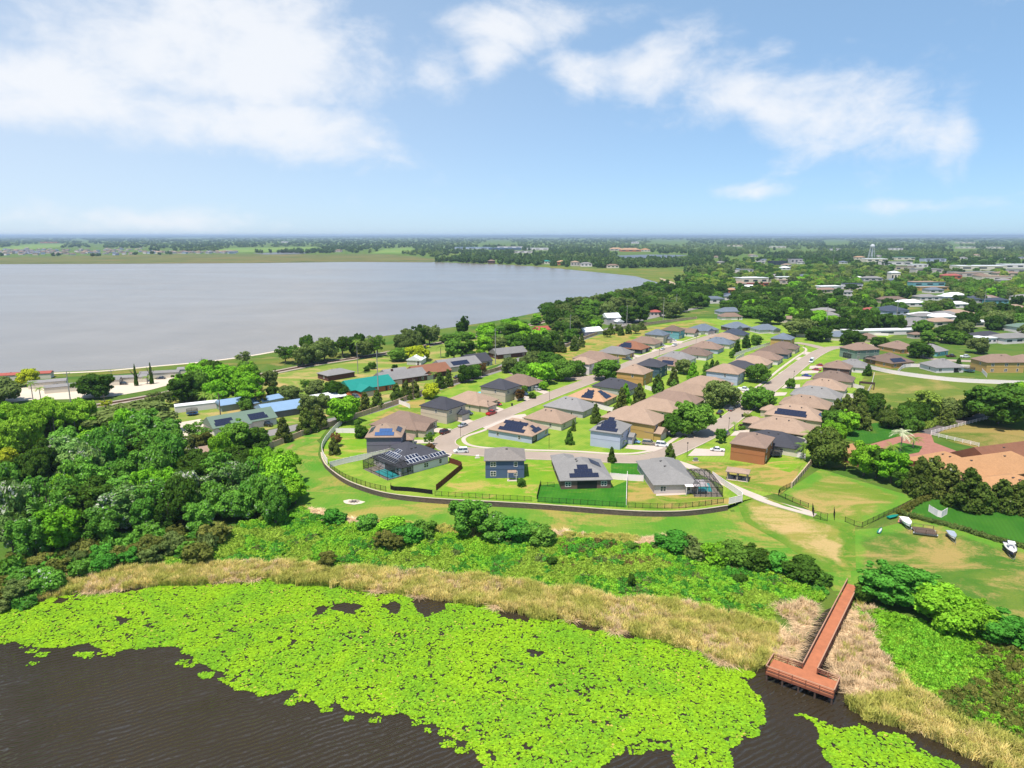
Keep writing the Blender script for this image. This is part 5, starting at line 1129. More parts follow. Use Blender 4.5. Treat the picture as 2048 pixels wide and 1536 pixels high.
# bins, meter boxes, utility boxes by the street
for (u, v, lb) in [(1024, 812, 'green wheeled bin on the left street by the red car'), (1441, 836, 'dark wheeled bin under the oak of the right-hand street'), (1485, 834, 'dark wheeled bin at the kerb opposite the oak')]:
    o = empty('wheeled_bin', (*P(u, v), .05), .4, lb, 'bin'); MB().hexa([(-.25, -.3, 0), (.25, -.3, 0), (.25, .3, 0), (-.25, .3, 0), (-.3, -.36, 1), (.3, -.36, 1), (.3, .36, 1), (-.3, .36, 1)]).build('bin_body', paint('bin', (.02, .03, .03, 1), .5), o); MB().box(-.33, .33, -.4, .4, 1.0, 1.07).build('lid', BLACKM, o)
o = empty('utility_box', (*P(1391, 922), .03), .3, 'grey utility box on the common by the path', 'utility box'); MB().box(-.9, .9, -.6, .6, 0, .12).build('pad', CONC, o); MB().box(-.6, .6, -.4, .4, .12, 1.0).build('cabinet', GALV, o)
o = empty('utility_box', (*P(955, 916), .03), .3, 'white utility box on the lawn left of the dark blue house', 'utility box'); MB().box(-.8, .8, -.5, .5, 0, .1).build('pad', CONC, o); MB().box(-.5, .5, -.35, .35, .1, .9).build('cabinet', WHITE, o)

# ---------------------------------------------------------------- lamp posts, poles, masts
def lamp(u, v, label):
    o = empty('lamp_post', (*P(u, v), .03), 0, label, 'lamp post', 'street lamps'); MB().tube((0, 0, 0), (0, 0, 4.6), .07, .05, 6).build('post', BLACKM, o); MB().lathe([(.05, 4.6), (.2, 4.7), (.24, 5.0), (.05, 5.15)], 8).build('lantern', BLACKM, o)
for u, v, lb in [(1098, 897, 'black lamp post on the verge above the brick house'), (921, 874, 'black lamp post inside the left bend'), (1374, 915, 'black lamp post at the start of the path'), (1099, 801, 'black lamp post by the grey-roofed house'), (905, 842, 'black lamp post left of the silver car'),
                 (1457, 862, 'black lamp post by the dark suv'), (1587, 762, 'black lamp post by the small round tree'), (976, 826, 'black lamp post near the red pickup'), (1608, 708, 'black lamp post at the top bend'), (1318, 716, 'black lamp post on the upper left street'), (1392, 688, 'black lamp post near the street end')]: lamp(u, v, lb)
wires = []
def pole(u, v, vt, label, mat=POLE, arms=1, r=.28):
    x, y = P(u, v); h = 5.0
    for _ in range(40):
        uu, vv = proj(x, y, h); h *= 1.0+0.06*math.copysign(min(abs(vv-vt)/10, 1), vv-vt)
    o = empty('utility_pole', (x, y, 0), R(56), label, 'utility pole', 'utility poles')
    MB().tube((0, 0, 0), (0, 0, h), r, r*.55, 8).build('pole', mat, o)
    for k in range(arms): MB().box(-1.3, 1.3, -.07, .07, h-1.2-k*1.6, h-1.04-k*1.6).build('crossarm', mat, o)
    for k in (-1.2, 1.2): MB().lathe([(.03, 0), (.1, .06), (.1, .2), (.03, .25)], 6, (k, 0, h-1.04)).build('insulator', GALV, o)
    return (x, y, h)
poles = [pole(141, 803, 742, 'grey pole on the sandy lot at the left'), pole(757, 793, 702, 'tall pole in front of the teal roof'), pole(991, 728, 657, 'tall pole beside the small grey gabled house'), pole(1140, 683, 629, 'tall pole by the railway trees'),
         pole(1253, 660, 610, 'tall pole before the white-roofed lake house'), pole(1326, 643, 595, 'tall pole by the upper tan wall'), pole(1352, 627, 588, 'tall pole above the upper tan wall')]
pole(443, 852, 786, 'wooden pole beside the green-roofed house', WOODPOLE); pole(211, 818, 789, 'wooden pole behind the spreading tree', WOODPOLE, r=.2); pole(827, 800, 757, 'wooden pole on the village road by the magnolias', WOODPOLE, r=.22)
pole(1652, 657, 612, 'tall pole behind the bend houses'); pole(1793, 635, 598, 'tall pole beside the navy-roofed house'); pole(1666, 532, 508, 'tall far pole left of the water tower', r=.5); pole(1968, 612, 580, 'tall pole among the right-hand oaks', r=.35); pole(1866, 604, 590, 'short pole in the town trees', r=.3)
pole(1443, 531, 511, 'far pole above the light green trees', r=.5); pole(405, 738, 715, 'thin pole by the mobile homes', r=.18); pole(224, 760, 738, 'thin pole behind the spreading tree near the shore', r=.18); pole(1338, 524, 510, 'far pole by the small lake', r=.5); pole(1240, 520, 505, 'far pole left of the small lake', r=.5); pole(2038, 592, 572, 'pole at the right edge of the town trees', r=.35)
WIRE = paint('wire', (.05, .05, .05, 1), .5)
for i in range(len(poles)-1):
    (x0, y0, h0), (x1, y1, h1_) = poles[i], poles[i+1]; m = MB()
    if i == 0: continue
    pts = [(x0+(x1-x0)*t, y0+(y1-y0)*t, (h0+(h1_-h0)*t)-1.0-3.0*(1-(2*t-1)**2)) for t in np.linspace(0, 1, 13)]
    for a, b in zip(pts[:-1], pts[1:]): m.tube(a, b, .03, n=3, cap=False)
    tag(m.build('power_line', WIRE), 'thin power line sagging from tall pole number %s of the railway row' % ['one', 'two', 'three', 'four', 'five', 'six', 'seven'][i], 'wire', 'power lines')
# water tower in the town
tx, ty = P(1742, 521); wt = empty('water_tower', (tx, ty, 0), .3, 'pale legged water tower standing over the town', 'water tower')
TW = paint('tower steel', rgb(206, 210, 216, .7), .5)
MB().lathe([(.3, 34), (4.4, 35.0), (6.2, 37.2), (6.2, 41), (4.2, 44), (.3, 46)], 16).build('tank', TW, wt)
for k in range(6): a_ = k*math.pi/3; MB().tube((10*math.cos(a_), 10*math.sin(a_), 0), (5.4*math.cos(a_), 5.4*math.sin(a_), 38), .75, .6, 6).build('leg', TW, wt)
MB().tube((0, 0, 0), (0, 0, 36), 1.3, n=8).build('riser', TW, wt)
for z_, rr in ((13, 8.5), (25, 7)):
    for k in range(6): a_ = k*math.pi/3; b_ = a_+math.pi/3; MB().tube((rr*math.cos(a_), rr*math.sin(a_), z_), (rr*math.cos(b_), rr*math.sin(b_), z_), .3, n=4).build('brace', TW, wt)

# ---------------------------------------------------------------- pier
PDECK = paint('red stained deck', rgb(218, 136, 96, .50), .8, .22, .9, bump=.2, bscale=5); PRAIL = paint('pier rail', rgb(176, 104, 80, .5), .7, .12, 1.5); PRAILT = paint('pier top rail', rgb(206, 158, 130, .58), .7, .1, 1.5)
PILE = paint('pile', rgb(120, 96, 84, .45), .9, .2, 2)
A_, B_, Lp, dv = _pa, _pb, PIER_L, PIER_D; ang = math.atan2(dv[1], dv[0])
pier = empty('pier', (float(A_[0]), float(A_[1]), ZD), ang, 'red-brown timber pier with a cross platform at its end', 'pier')
wv_, tl, td = 1.15, 10.6, 4.4
MB().box(0, Lp+.02, -wv_, wv_, -.14, 0).build('walkway_deck', PDECK, pier); MB().box(Lp+.03, Lp+td, -tl*.56, tl*.44, -.14, 0.004).build('platform_deck', PDECK, pier)
MB().box(Lp+td-.1, Lp+td+.02, -tl*.56, tl*.44, -.5, -.15).box(0, Lp, -wv_-.02, -wv_+.08, -.4, -.15).box(0, Lp, wv_-.08, wv_+.02, -.4, -.15).build('fascia', PRAIL, pier)
def railrun(a, b):
    a, b = np.array(a), np.array(b); l = float(np.linalg.norm(b-a)); n = max(1, round(l/2.3)); an = math.atan2(b[1]-a[1], b[0]-a[0])
    for k in range(n+1): p = a+(b-a)*k/n; mk('post', cached('ppost', lambda: MB().box(-.06, .06, -.06, .06, -.3, 1.1).mesh('post', PRAIL)), pier, (p[0], p[1], 0), an)
    for nm, z0, z1, hw, mt in (('top_rail', 1.1, 1.16, .09, PRAILT), ('rail', .75, .87, .03, PRAIL), ('rail', .4, .52, .03, PRAIL)):
        o = MB().box(0, l, -hw, hw, z0, z1).build(nm, mt, pier, (a[0], a[1], 0), an)
y0_, y1_ = -tl*.56, tl*.44
railrun((0, -wv_), (Lp, -wv_)); railrun((0, wv_), (Lp, wv_))
railrun((Lp, -wv_), (Lp+.1, y0_)); railrun((Lp+.1, y0_), (Lp+td, y0_)); railrun((Lp+td, y0_), (Lp+td, y1_)); railrun((Lp+td, y1_), (Lp+.1, y1_)); railrun((Lp+.1, y1_), (Lp, wv_))
pl = cached('pile', lambda: MB().tube((0, 0, -3.9), (0, 0, -.1), .17, n=8).mesh('pile', PILE))
for k in range(int(Lp/4)+1):
    for s in (-wv_+.1, wv_-.1): mk('pile', pl, pier, (k*4.0, s, 0))
for k in range(5):
    for xx in (Lp+.3, Lp+td-.2): mk('pile', pl, pier, (xx, y0_+.2+(tl-.4)*k/4, 0))

# ---------------------------------------------------------------- far buildings
def simple_building(u, v, W_, D_, h, deg, roof, wall, label, group, name='far_building', cat='building', hip=True, nwin=3):
    """small far building: walls, roof and a row of windows"""
    x, y = P(u, v); key = ('fb', W_, D_, h, roof, wall, hip)
    root = empty(name, (x, y, 0), R(deg), label, cat, group)
    mk('wall', cached(key+('w',), lambda: MB().box(-W_/2, W_/2, -D_/2, D_/2, -.2, h).mesh('wall', wallm(wall))), root)
    def rf():
        m = MB()
        if hip: roof_mesh(m, -W_/2, W_/2, -D_/2, D_/2, h+.03, .35, .5)
        else: m.box(-W_/2-.3, W_/2+.3, -D_/2-.3, D_/2+.3, h+.01, h+.5)
        return m.mesh('roof', roofm(roof))
    mk('roof', cached(key+('r',), rf), root)
    for k in range(nwin):
        wn = cached(('fw', round(W_/nwin*.5, 1), round(h*.35, 1)), lambda: MB().box(-W_/nwin*.25, W_/nwin*.25, -.08, 0, -h*.17, h*.17).mesh('window', GLASS))
        mk('window', wn, root, (-W_/2+W_*(k+.5)/nwin, -D_/2, h*.55))
    return root
TG = 'town buildings among the trees'
for i, (u, v, W_, D_, h, deg, roof, wall, hip, lb) in enumerate([
    (1487, 545, 34, 16, 6, 20, 'ltgrey', 'white', False, 'white low hall left of the blue building'), (1472, 544, 12, 10, 6, 10, 'bluemetal', 'aqua', False, 'small bright blue building near the beach trees'), (1500, 566, 45, 26, 8, 15, 'white', 'cream', False, 'white warehouse behind the light green trees'),
    (1512, 572, 40, 8, 4, 15, 'redtile', 'orange', False, 'low red front of the white warehouse'), (1555, 530, 40, 20, 9, 10, 'charcoal', 'dark', False, 'dark industrial block left of the tower'), (1590, 527, 30, 18, 12, 0, 'charcoal', 'grey', False, 'grey industrial tower block left of the tower'),
    (1570, 560, 36, 14, 5, 10, 'white', 'cream', False, 'long white roof among pale trees'), (1562, 567, 30, 14, 5, 12, 'tan', 'pink', False, 'pinkish building among pale trees'), (1655, 580, 34, 16, 5, 15, 'white', 'white', False, 'white house with flat roof in the canopy'), (1650, 585, 26, 12, 4, 15, 'brown', 'tan', True, 'brown roof before the flat white house'),
    (1703, 578, 22, 14, 7, 10, 'navy', 'white', False, 'white block with a navy upper floor'), (1693, 590, 16, 10, 4, 10, 'grey', 'white', True, 'small pale house below the navy-topped block'), (1742, 562, 30, 14, 5, 0, 'grey', 'grey', True, 'grey roof in the middle of the canopy'), (1786, 563, 14, 12, 14, 0, 'white', 'cream', True, 'tall white church-like block'),
    (1850, 572, 50, 20, 6, 5, 'tan', 'aqua', False, 'long building with tan roof and aqua front'), (1862, 580, 40, 14, 4, 5, 'tan', 'yellow', False, 'low yellow building before the aqua one'), (1747, 524, 60, 30, 9, 5, 'white', 'cream', False, 'white buildings right at the tower foot'), (1718, 519, 30, 16, 7, 5, 'orange', 'cream', True, 'orange roof left of the tower foot'),
    (1790, 530, 70, 26, 8, 5, 'grey', 'white', False, 'grey flat block right of the tower'), (1808, 520, 60, 20, 8, 3, 'teal', 'cream', False, 'pale teal roof behind the grey block'), (1865, 523, 60, 24, 8, 3, 'bluegrey', 'ltblue', False, 'blue-grey long roof in the town'), (1850, 545, 55, 26, 7, 3, 'grey', 'pink', False, 'pink grey row in the middle town'),
    (1805, 540, 45, 20, 7, 3, 'dkbrown', 'tan', False, 'brown row in the middle town'), (1835, 535, 36, 18, 7, 3, 'white', 'white', False, 'white row in the middle town'), (1955, 540, 100, 30, 9, 2, 'white', 'cream', False, 'large white commercial building, upper right'), (1945, 550, 80, 24, 6, 2, 'ltgrey', 'cream', False, 'pale commercial strip below the large white building'),
    (1930, 553, 50, 20, 6, 2, 'tan', 'pink', False, 'pink shop front among right-hand trees'), (2030, 536, 70, 30, 8, 2, 'white', 'white', False, 'white building at the right edge of town'), (2035, 545, 60, 20, 6, 2, 'grey', 'grey', False, 'grey building at the right edge of town'), (1985, 563, 50, 20, 8, 2, 'tan', 'cream', False, 'cream block before the right-hand oaks'),
    (2010, 553, 40, 16, 6, 2, 'brown', 'tan', True, 'brown roofed block at the right'), (1900, 558, 30, 14, 6, 2, 'redtile', 'orange', True, 'reddish house in the right-hand trees'), (1780, 605, 30, 14, 4, 8, 'dkbrown', 'tan', True, 'dark roof in the canopy centre'), (1815, 612, 28, 14, 4, 8, 'white', 'white', True, 'white roof in the canopy centre'),
    (1850, 600, 24, 14, 4, 8, 'grey', 'white', True, 'grey white roof in the canopy centre'), (1905, 615, 26, 12, 4, 8, 'white', 'white', True, 'white house right of canopy centre'), (1930, 605, 40, 14, 4, 8, 'navy', 'grey', True, 'navy roof in the right-hand canopy'), (1990, 607, 20, 12, 4, 8, 'navy', 'aqua', True, 'blue roof at the far right canopy'),
    (2010, 622, 34, 12, 4, 8, 'tan', 'tan', True, 'tan roof at the far right canopy'), (1777, 629, 26, 20, 4.5, 20, 'navy', 'ltblue', True, 'blue house with navy roof and white garage'), (1738, 627, 14, 9, 4, 20, 'redtile', 'orange', True, 'red roof left of the navy-roofed house'), (1845, 640, 20, 12, 4, 10, 'grey', 'white', True, 'pale roof below the navy-roofed house'),
    (1948, 652, 36, 12, 3.6, 5, 'white', 'cream', False, 'long white-roofed low house at right'), (1915, 650, 14, 10, 3.6, 5, 'grey', 'ltblue', True, 'small grey house left of the long white roof'), (1970, 680, 20, 14, 3.6, 15, 'charcoal', 'white', True, 'dark roof above the white carport'), (1965, 685, 12, 10, 3.4, 15, 'white', 'white', False, 'white carport among parked cars'),
    (2020, 684, 26, 13, 3.8, 15, 'ltgrey', 'white', True, 'white house with light grey roof at the right'), (2042, 662, 20, 12, 3.8, 10, 'green', 'white', True, 'pale green house at the right edge'), (1905, 678, 16, 10, 3.4, 15, 'grey', 'white', True, 'grey shed between right-hand oaks'), (1830, 676, 8, 6, 3, 15, 'brown', 'pink', True, 'small pinkish shed on the grass'),
    (1765, 668, 60, 10, 3.0, 8, 'white', 'white', False, 'long white roof strip behind the bend houses'), (1830, 652, 30, 12, 3.0, 5, 'charcoal', 'grey', False, 'black roof strip in the oaks'), (1580, 645, 16, 10, 3.5, -30, 'brown', 'pink', True, 'pinkish roof under oaks above the bend'), (1640, 632, 18, 10, 3.5, 10, 'brown', 'tan', True, 'hidden brown roof left of the tall pole'),
    (1424, 606, 22, 12, 5, 10, 'bluegrey', 'white', True, 'grey white house in the lake oaks'), (1455, 598, 14, 10, 5, 10, 'navy', 'ltblue', True, 'blue roof in the lake oaks'), (1463, 587, 12, 10, 5, 10, 'orange', 'orange', True, 'orange roof in the lake oaks'), (1310, 632, 10, 8, 4, 0, 'redtile', 'pink', True, 'small pink house in the lake oaks'),
    (1930, 497, 90, 30, 8, 0, 'white', 'cream', False, 'far white block near the horizon, right'), (1990, 497, 80, 30, 8, 0, 'white', 'cream', False, 'far white strip right of the white block'), (1930, 486.5, 160, 40, 10, 0, 'tan', 'cream', False, 'farthest pale strip of buildings, right'), (1790, 500, 60, 30, 9, 0, 'ltgrey', 'white', False, 'far grey dome-like roof behind the tower'),
    (1670, 501, 40, 30, 9, 0, 'ltgrey', 'white', False, 'small far white building left of the tower'), (1555, 496, 80, 40, 9, 0, 'white', 'cream', False, 'far pale row left of the tower'), (1470, 493, 90, 40, 9, 0, 'orange', 'cream', False, 'far tan row by the skyline'), (1270, 487, 60, 30, 14, 0, 'white', 'white', False, 'far white pair of blocks by the skyline'),
    (1260, 503, 90, 40, 8, 0, 'orange', 'orange', True, 'orange-roofed houses beyond the small lake'), (1232, 501, 60, 30, 8, 0, 'orange', 'pink', True, 'pinkish house beyond the small lake'), (1290, 503, 40, 30, 8, 0, 'terracotta', 'cream', True, 'terracotta roof beyond the small lake'),
    (945, 498, 180, 60, 9, 0, 'bluemetal', 'ltblue', False, 'long pale blue roofed hall past the lake'), (1010, 499.5, 160, 60, 9, 0, 'bluemetal', 'blue', False, 'bright blue roofed hall past the lake'), (1075, 500, 110, 60, 9, 0, 'white', 'white', False, 'white hall past the lake'), (1020, 496, 140, 60, 9, 0, 'ltgrey', 'white', False, 'pale hall behind the blue roof'), (1045, 506, 80, 40, 8, 0, 'ltgrey', 'white', False, 'low white hall below the blue roof'),
    (1092, 528, 22, 14, 7, 0, 'teal', 'cream', True, 'teal roofed house on the far shore'), (1123, 530, 22, 16, 8, 0, 'orange', 'orange', True, 'orange house on the far shore'), (1150, 532, 20, 16, 9, 0, 'tan', 'pink', True, 'pink house on the far shore'), (1172, 533, 26, 14, 7, 0, 'grey', 'white', True, 'pale house on the far shore'), (1225, 536, 26, 14, 6, 0, 'brown', 'cream', True, 'cream house at the lake end'),
    (983, 527, 18, 14, 7, 0, 'brown', 'dkbrick', True, 'dark brick house on the far shore'), (677, 504, 30, 20, 7, 0, 'brown', 'pink', True, 'lone brown roofed house in the far wood'), (570, 485.5, 60, 30, 12, 0, 'white', 'white', False, 'lone white building near the skyline'), (100, 486, 150, 40, 10, 0, 'orange', 'orange', False, 'far orange roofs by the left skyline')]):
    simple_building(u, v, W_, D_, h, deg, roof, wall, lb, TG, hip=hip)
rs = np.random.default_rng(12); k = 0
while k < 60:
    u = rs.uniform(1380, 2046); v = 512+150*rs.random()**1.4
    if v > 610 and u < 1500+(v-610)*4 or u < 1420+0*v and v < 545: continue
    rc, wc = [('white', 'white'), ('ltgrey', 'white'), ('tan', 'cream'), ('grey', 'pink'), ('bluegrey', 'white'), ('brown', 'tan')][rs.integers(6)]
    simple_building(u, v, 20, 13, 4.2, rs.uniform(-20, 20), rc, wc, 'small %s roof showing between the town trees' % dict(white='white', ltgrey='light grey', tan='tan', grey='mid grey', bluegrey='blue grey', brown='brown')[rc], 'small town houses with %s roofs' % rc, name='town_house', cat='house', nwin=2); k += 1
# the far subdivision past the lake
rs = np.random.default_rng(3); SUBG = 'far subdivision beyond the lake'
for k in range(230):
    u = rs.uniform(-20, 480); v = rs.uniform(497, 510.5) if u < 290 else rs.uniform(504.5, 507.5)
    v = v+max(0, 60-u)*.0; 
    if u < 40 and v < 500: v += 4
    rc, wc = [('brown', 'pink'), ('dkbrown', 'tan'), ('tan', 'cream'), ('grey', 'grey'), ('bluegrey', 'ltblue'), ('brown', 'white')][rs.integers(6)]
    ns = rs.random() < .5
    simple_building(u, v, 17, 13, 6 if ns else 3.5, rs.uniform(0, 180), rc, wc, 'one of the tiny %s roofed houses packed in the far subdivision beyond the lake' % rc.replace('dkbrown', 'dark brown').replace('bluegrey', 'blue grey'), SUBG+', '+rc+' roofs', name='far_house', cat='house', nwin=0)

# ---------------------------------------------------------------- vegetation prototypes
def inpoly(u, v, poly):
    u = np.asarray(u); v = np.asarray(v); c = np.zeros(u.shape, bool); n = len(poly)
    for i in range(n):
        x0, y0 = poly[i]; x1, y1 = poly[(i+1) % n]
        hit = ((y0 > v) != (y1 > v)) & (u < (x1-x0)*(v-y0)/((y1-y0)+1e-12)+x0); c ^= hit
    return c
_oct = np.array([(1, 0, 0), (-1, 0, 0), (0, 1, 0), (0, -1, 0), (0, 0, 1), (0, 0, -1), (.7, .7, 0), (-.7, .7, 0), (.7, -.7, 0), (-.7, -.7, 0), (.7, 0, .7), (-.7, 0, .7), (0, .7, .7), (0, -.7, .7), (.7, 0, -.7), (-.7, 0, -.7), (0, .7, -.7), (0, -.7, -.7)], float)
def _octf():
    f = []
    for sx_, a, b in ((1, 0, 0), (-1, 1, 0)):
        pass
    idx = {tuple(np.round(p, 1)): i for i, p in enumerate(_oct)}
    for sx_ in (1, -1):
        for sy_ in (1, -1):
            for sz_ in (1, -1):
                X_, Y_, Z_ = idx[(sx_, 0, 0)] if (sx_, 0, 0) in idx else None, None, None
                X_ = 0 if sx_ > 0 else 1; Y_ = 2 if sy_ > 0 else 3; Z_ = 4 if sz_ > 0 else 5
                xy = idx[(.7*sx_, .7*sy_, 0.0)]; xz = idx[(.7*sx_, 0.0, .7*sz_)]; yz = idx[(0.0, .7*sy_, .7*sz_)]
                q = [(X_, xy, xz), (xy, Y_, yz), (xz, yz, Z_), (xy, yz, xz)]
                f += q if sx_*sy_*sz_ > 0 else [t[::-1] for t in q]
    return np.array(f)
OCTF = _octf()
def leaf_mesh(name, lobes, n, leaf, seed, core=.80, up=.25, droop=0.0, jit=.55, aspect=.7):
    """many small folded leaf faces over a set of lobes (centre, radius xyz)"""
    r = np.random.default_rng(seed); L = np.array([l[0] for l in lobes]); S = np.array([l[1] if hasattr(l[1], '__len__') else (l[1],)*3 for l in lobes], float)
    wgt = (S[:, 0]*S[:, 2]+S[:, 0]*S[:, 1]); wgt = wgt/wgt.sum()
    k = r.choice(len(L), n*2, p=wgt); d = r.normal(size=(n*2, 3)); d[:, 2] += up; d /= np.linalg.norm(d, axis=1)[:, None]
    p = L[k]+d*S[k]*r.uniform(.82, 1.10, (n*2, 1)); keep = np.ones(n*2, bool)
    for j in range(len(L)):
        q = np.linalg.norm((p-L[j])/S[j], axis=1); keep &= ~((q < .78) & (k != j))
    p = p[keep][:n]; d = d[keep][:n]; m = len(p)
    nn = d*.9+r.normal(size=(m, 3))*jit; nn[:, 2] += .2; nn /= np.linalg.norm(nn, axis=1)[:, None]
    t = np.cross(nn, r.normal(size=(m, 3))); t /= np.linalg.norm(t, axis=1)[:, None]; b = np.cross(nn, t)
    s = leaf*r.uniform(.55, 1.35, (m, 1)); a = s*t; bb = s*aspect*b; f = nn*s*r.uniform(-.35, .35, (m, 1))
    V = np.stack([p-a, p-bb+f, p+a, p+bb+f], 1).reshape(-1, 3); i = np.arange(m)*4
    Fq = np.concatenate([np.stack([i, i+1, i+2], 1), np.stack([i, i+2, i+3], 1)])
    VV = [V]; FF = [Fq]; o = len(V)
    if core > 0:
        for c, s_ in zip(L, S):
            VV.append(c+_oct*1.0/np.linalg.norm(_oct, axis=1)[:, None]*s_*core*r.uniform(.85, 1.1, (18, 1))); FF.append(OCTF+o); o += 18
    return np_mesh(name, np.concatenate(VV), np.concatenate(FF), bpy.data.materials['LEAFDUMMY'])
bpy.data.materials.new('LEAFDUMMY')
def lobes_round(seed, n=16, flat=.7, rad=(.30, .44), spread=.62):
    r = np.random.default_rng(seed); out = [((0, 0, 0), (.50, .50, .46*flat/.7))]
    for k in range(n):
        a = k*2.4+r.uniform(-.6, .6); z = -0.6+1.3*((k+.5)/n)+r.uniform(-.12, .12); q = math.sqrt(max(0, 1-z*z*.8))*r.uniform(.55, 1.2)*spread
        s = r.uniform(rad[0]*.72, rad[1]); out.append(((q*math.cos(a), q*math.sin(a), z*flat), (s*r.uniform(.85, 1.15), s, s*r.uniform(.6, .9))))
    for k in range(n//2):                 # small outlying sprays
        a = r.uniform(0, 6.28); z = r.uniform(-.5, .95); q = math.sqrt(max(0, 1-z*z*.7))*r.uniform(.85, 1.08); s = r.uniform(.09, .19)
        out.append(((q*math.cos(a)*.92, q*math.sin(a)*.92, z*flat*1.05), (s, s, s*.7)))
    return out
def lobes_cone(seed, n=16):
    r = np.random.default_rng(seed); out = []
    for k in range(n):
        t = (k+.5)/n; z = -.9+1.75*t; q = (1-t)**.55*.66*r.uniform(.5, 1.1); a = k*2.4+r.uniform(-.5, .5); s = (.18+.24*(1-t))*r.uniform(.75, 1.15)
        out.append(((q*math.cos(a), q*math.sin(a), z), (s, s, s*.8)))
    return out
def lobes_layer(seed, n=13):
    r = np.random.default_rng(seed); out = []
    for k in range(n):
        a = k*2.4; q = math.sqrt((k+.5)/n)*.8; out.append(((q*math.cos(a), q*math.sin(a), .55-.75*q*q+r.uniform(-.25, .25)), (r.uniform(.22, .36),)*2+(r.uniform(.14, .2),)))
    return out
SHAPES = {}
for k in range(4): SHAPES['round%d' % k] = leaf_mesh('crown_round', lobes_round(10+k, 17+2*k), 4400, .072, 20+k)
for k in range(3): SHAPES['tall%d' % k] = leaf_mesh('crown_tall', lobes_round(30+k, 18, flat=.95, rad=(.24, .38), spread=.66), 4200, .072, 30+k, core=.76)
for k in range(3): SHAPES['cone%d' % k] = leaf_mesh('crown_cone', lobes_cone(40+k, 20), 3000, .075, 40+k)
for k in range(3): SHAPES['pine%d' % k] = leaf_mesh('crown_pine', lobes_layer(50+k), 2600, .085, 50+k, core=.62, jit=.8, aspect=.45)
for k in range(3): SHAPES['sparse%d' % k] = leaf_mesh('crown_sparse', [(tuple(np.array(c)*1.12), tuple(np.array(s)*.72)) for c, s in lobes_round(60+k, 16, flat=.9)], 1900, .075, 60+k, core=.45, jit=.9)
for k in range(3): SHAPES['bush%d' % k] = leaf_mesh('bush', lobes_round(70+k, 9, flat=.6, rad=(.36, .5), spread=.55), 2000, .095, 70+k)
for k in range(3): SHAPES['scrub%d' % k] = leaf_mesh('scrub', lobes_round(80+k, 8, flat=.5, rad=(.3, .5), spread=.7), 420, .17, 80+k, core=.7, jit=.9)
for k in range(3): SHAPES['far%d' % k] = leaf_mesh('far_crown', lobes_round(90+k, 8, flat=.7), 420, .20, 90+k, core=.86, jit=.45)
# reed tufts
def reed_mesh(seed, n=54, lean=.46, flatten=0.0):
    r = np.random.default_rng(seed); V = []; Fq = []
    for k in range(n):
        x, y = r.uniform(-.6, .6, 2); h = r.uniform(.6, 1.0); a = r.uniform(0, 6.28); l = r.uniform(.05, lean)*(1+flatten*3); w_ = .042
        dx, dy = math.cos(a)*l, math.sin(a)*l; px_, py_ = -math.sin(a+r.uniform(-1, 1))*w_, math.cos(a+r.uniform(-1, 1))*w_
        z1, z2 = h*.6*(1-flatten*.6), h*(1-flatten*.75); i = len(V)
        V += [(x-px_, y-py_, -.05), (x+px_, y+py_, -.05), (x+dx*.5+px_*1.2, y+dy*.5+py_*1.2, z1), (x+dx*.5-px_*1.2, y+dy*.5-py_*1.2, z1), (x+dx*2.3, y+dy*2.3, z2*.9)]
        Fq += [(i, i+1, i+2), (i, i+2, i+3), (i+3, i+2, i+4)]
    return np_mesh('reed_tuft', np.array(V), np.array(Fq), bpy.data.materials['LEAFDUMMY'])
for k in range(3): SHAPES['reed%d' % k] = reed_mesh(100+k)
for k in range(2): SHAPES['flat%d' % k] = reed_mesh(110+k, 56, .5, .62)
# palm crown
def palm_mesh(seed, n=16, droop=.55):
    r = np.random.default_rng(seed); V = []; Fq = []
    for k in range(n):
        a = k*2.4+r.uniform(-.2, .2); e = r.uniform(-.1, .9); L_ = r.uniform(.85, 1.1); pts = []
        for t in np.linspace(0, 1, 6): pts.append((L_*t*math.cos(e*(1-.3*t)), L_*(t*math.sin(e)-droop*t*t)))
        for j in range(5):
            for s in (-1, 1):
                for q in (0, 1):
                    (r0, z0), (r1, z1) = pts[j], pts[j+1]; tt = (j+q*.5)/5; wd = .20*math.sin(math.pi*min(.95, tt*.8+.15)); rm, zm = r0+(r1-r0)*q*.5, z0+(z1-z0)*q*.5
                    c, s_ = math.cos(a), math.sin(a); i = len(V); rn, zn = rm+(r1-r0)*.42, zm+(z1-z0)*.42
                    V += [(rm*c, rm*s_, zm), (rn*c, rn*s_, zn), (rn*c-s*wd*s_+.08*c, rn*s_+s*wd*c+.08*s_, zn-.07)]; Fq.append((i, i+1, i+2) if s > 0 else (i+1, i, i+2))
    return np_mesh('palm_fronds', np.array(V), np.array(Fq), bpy.data.materials['LEAFDUMMY'])
for k in range(2): SHAPES['palm%d' % k] = palm_mesh(120+k)

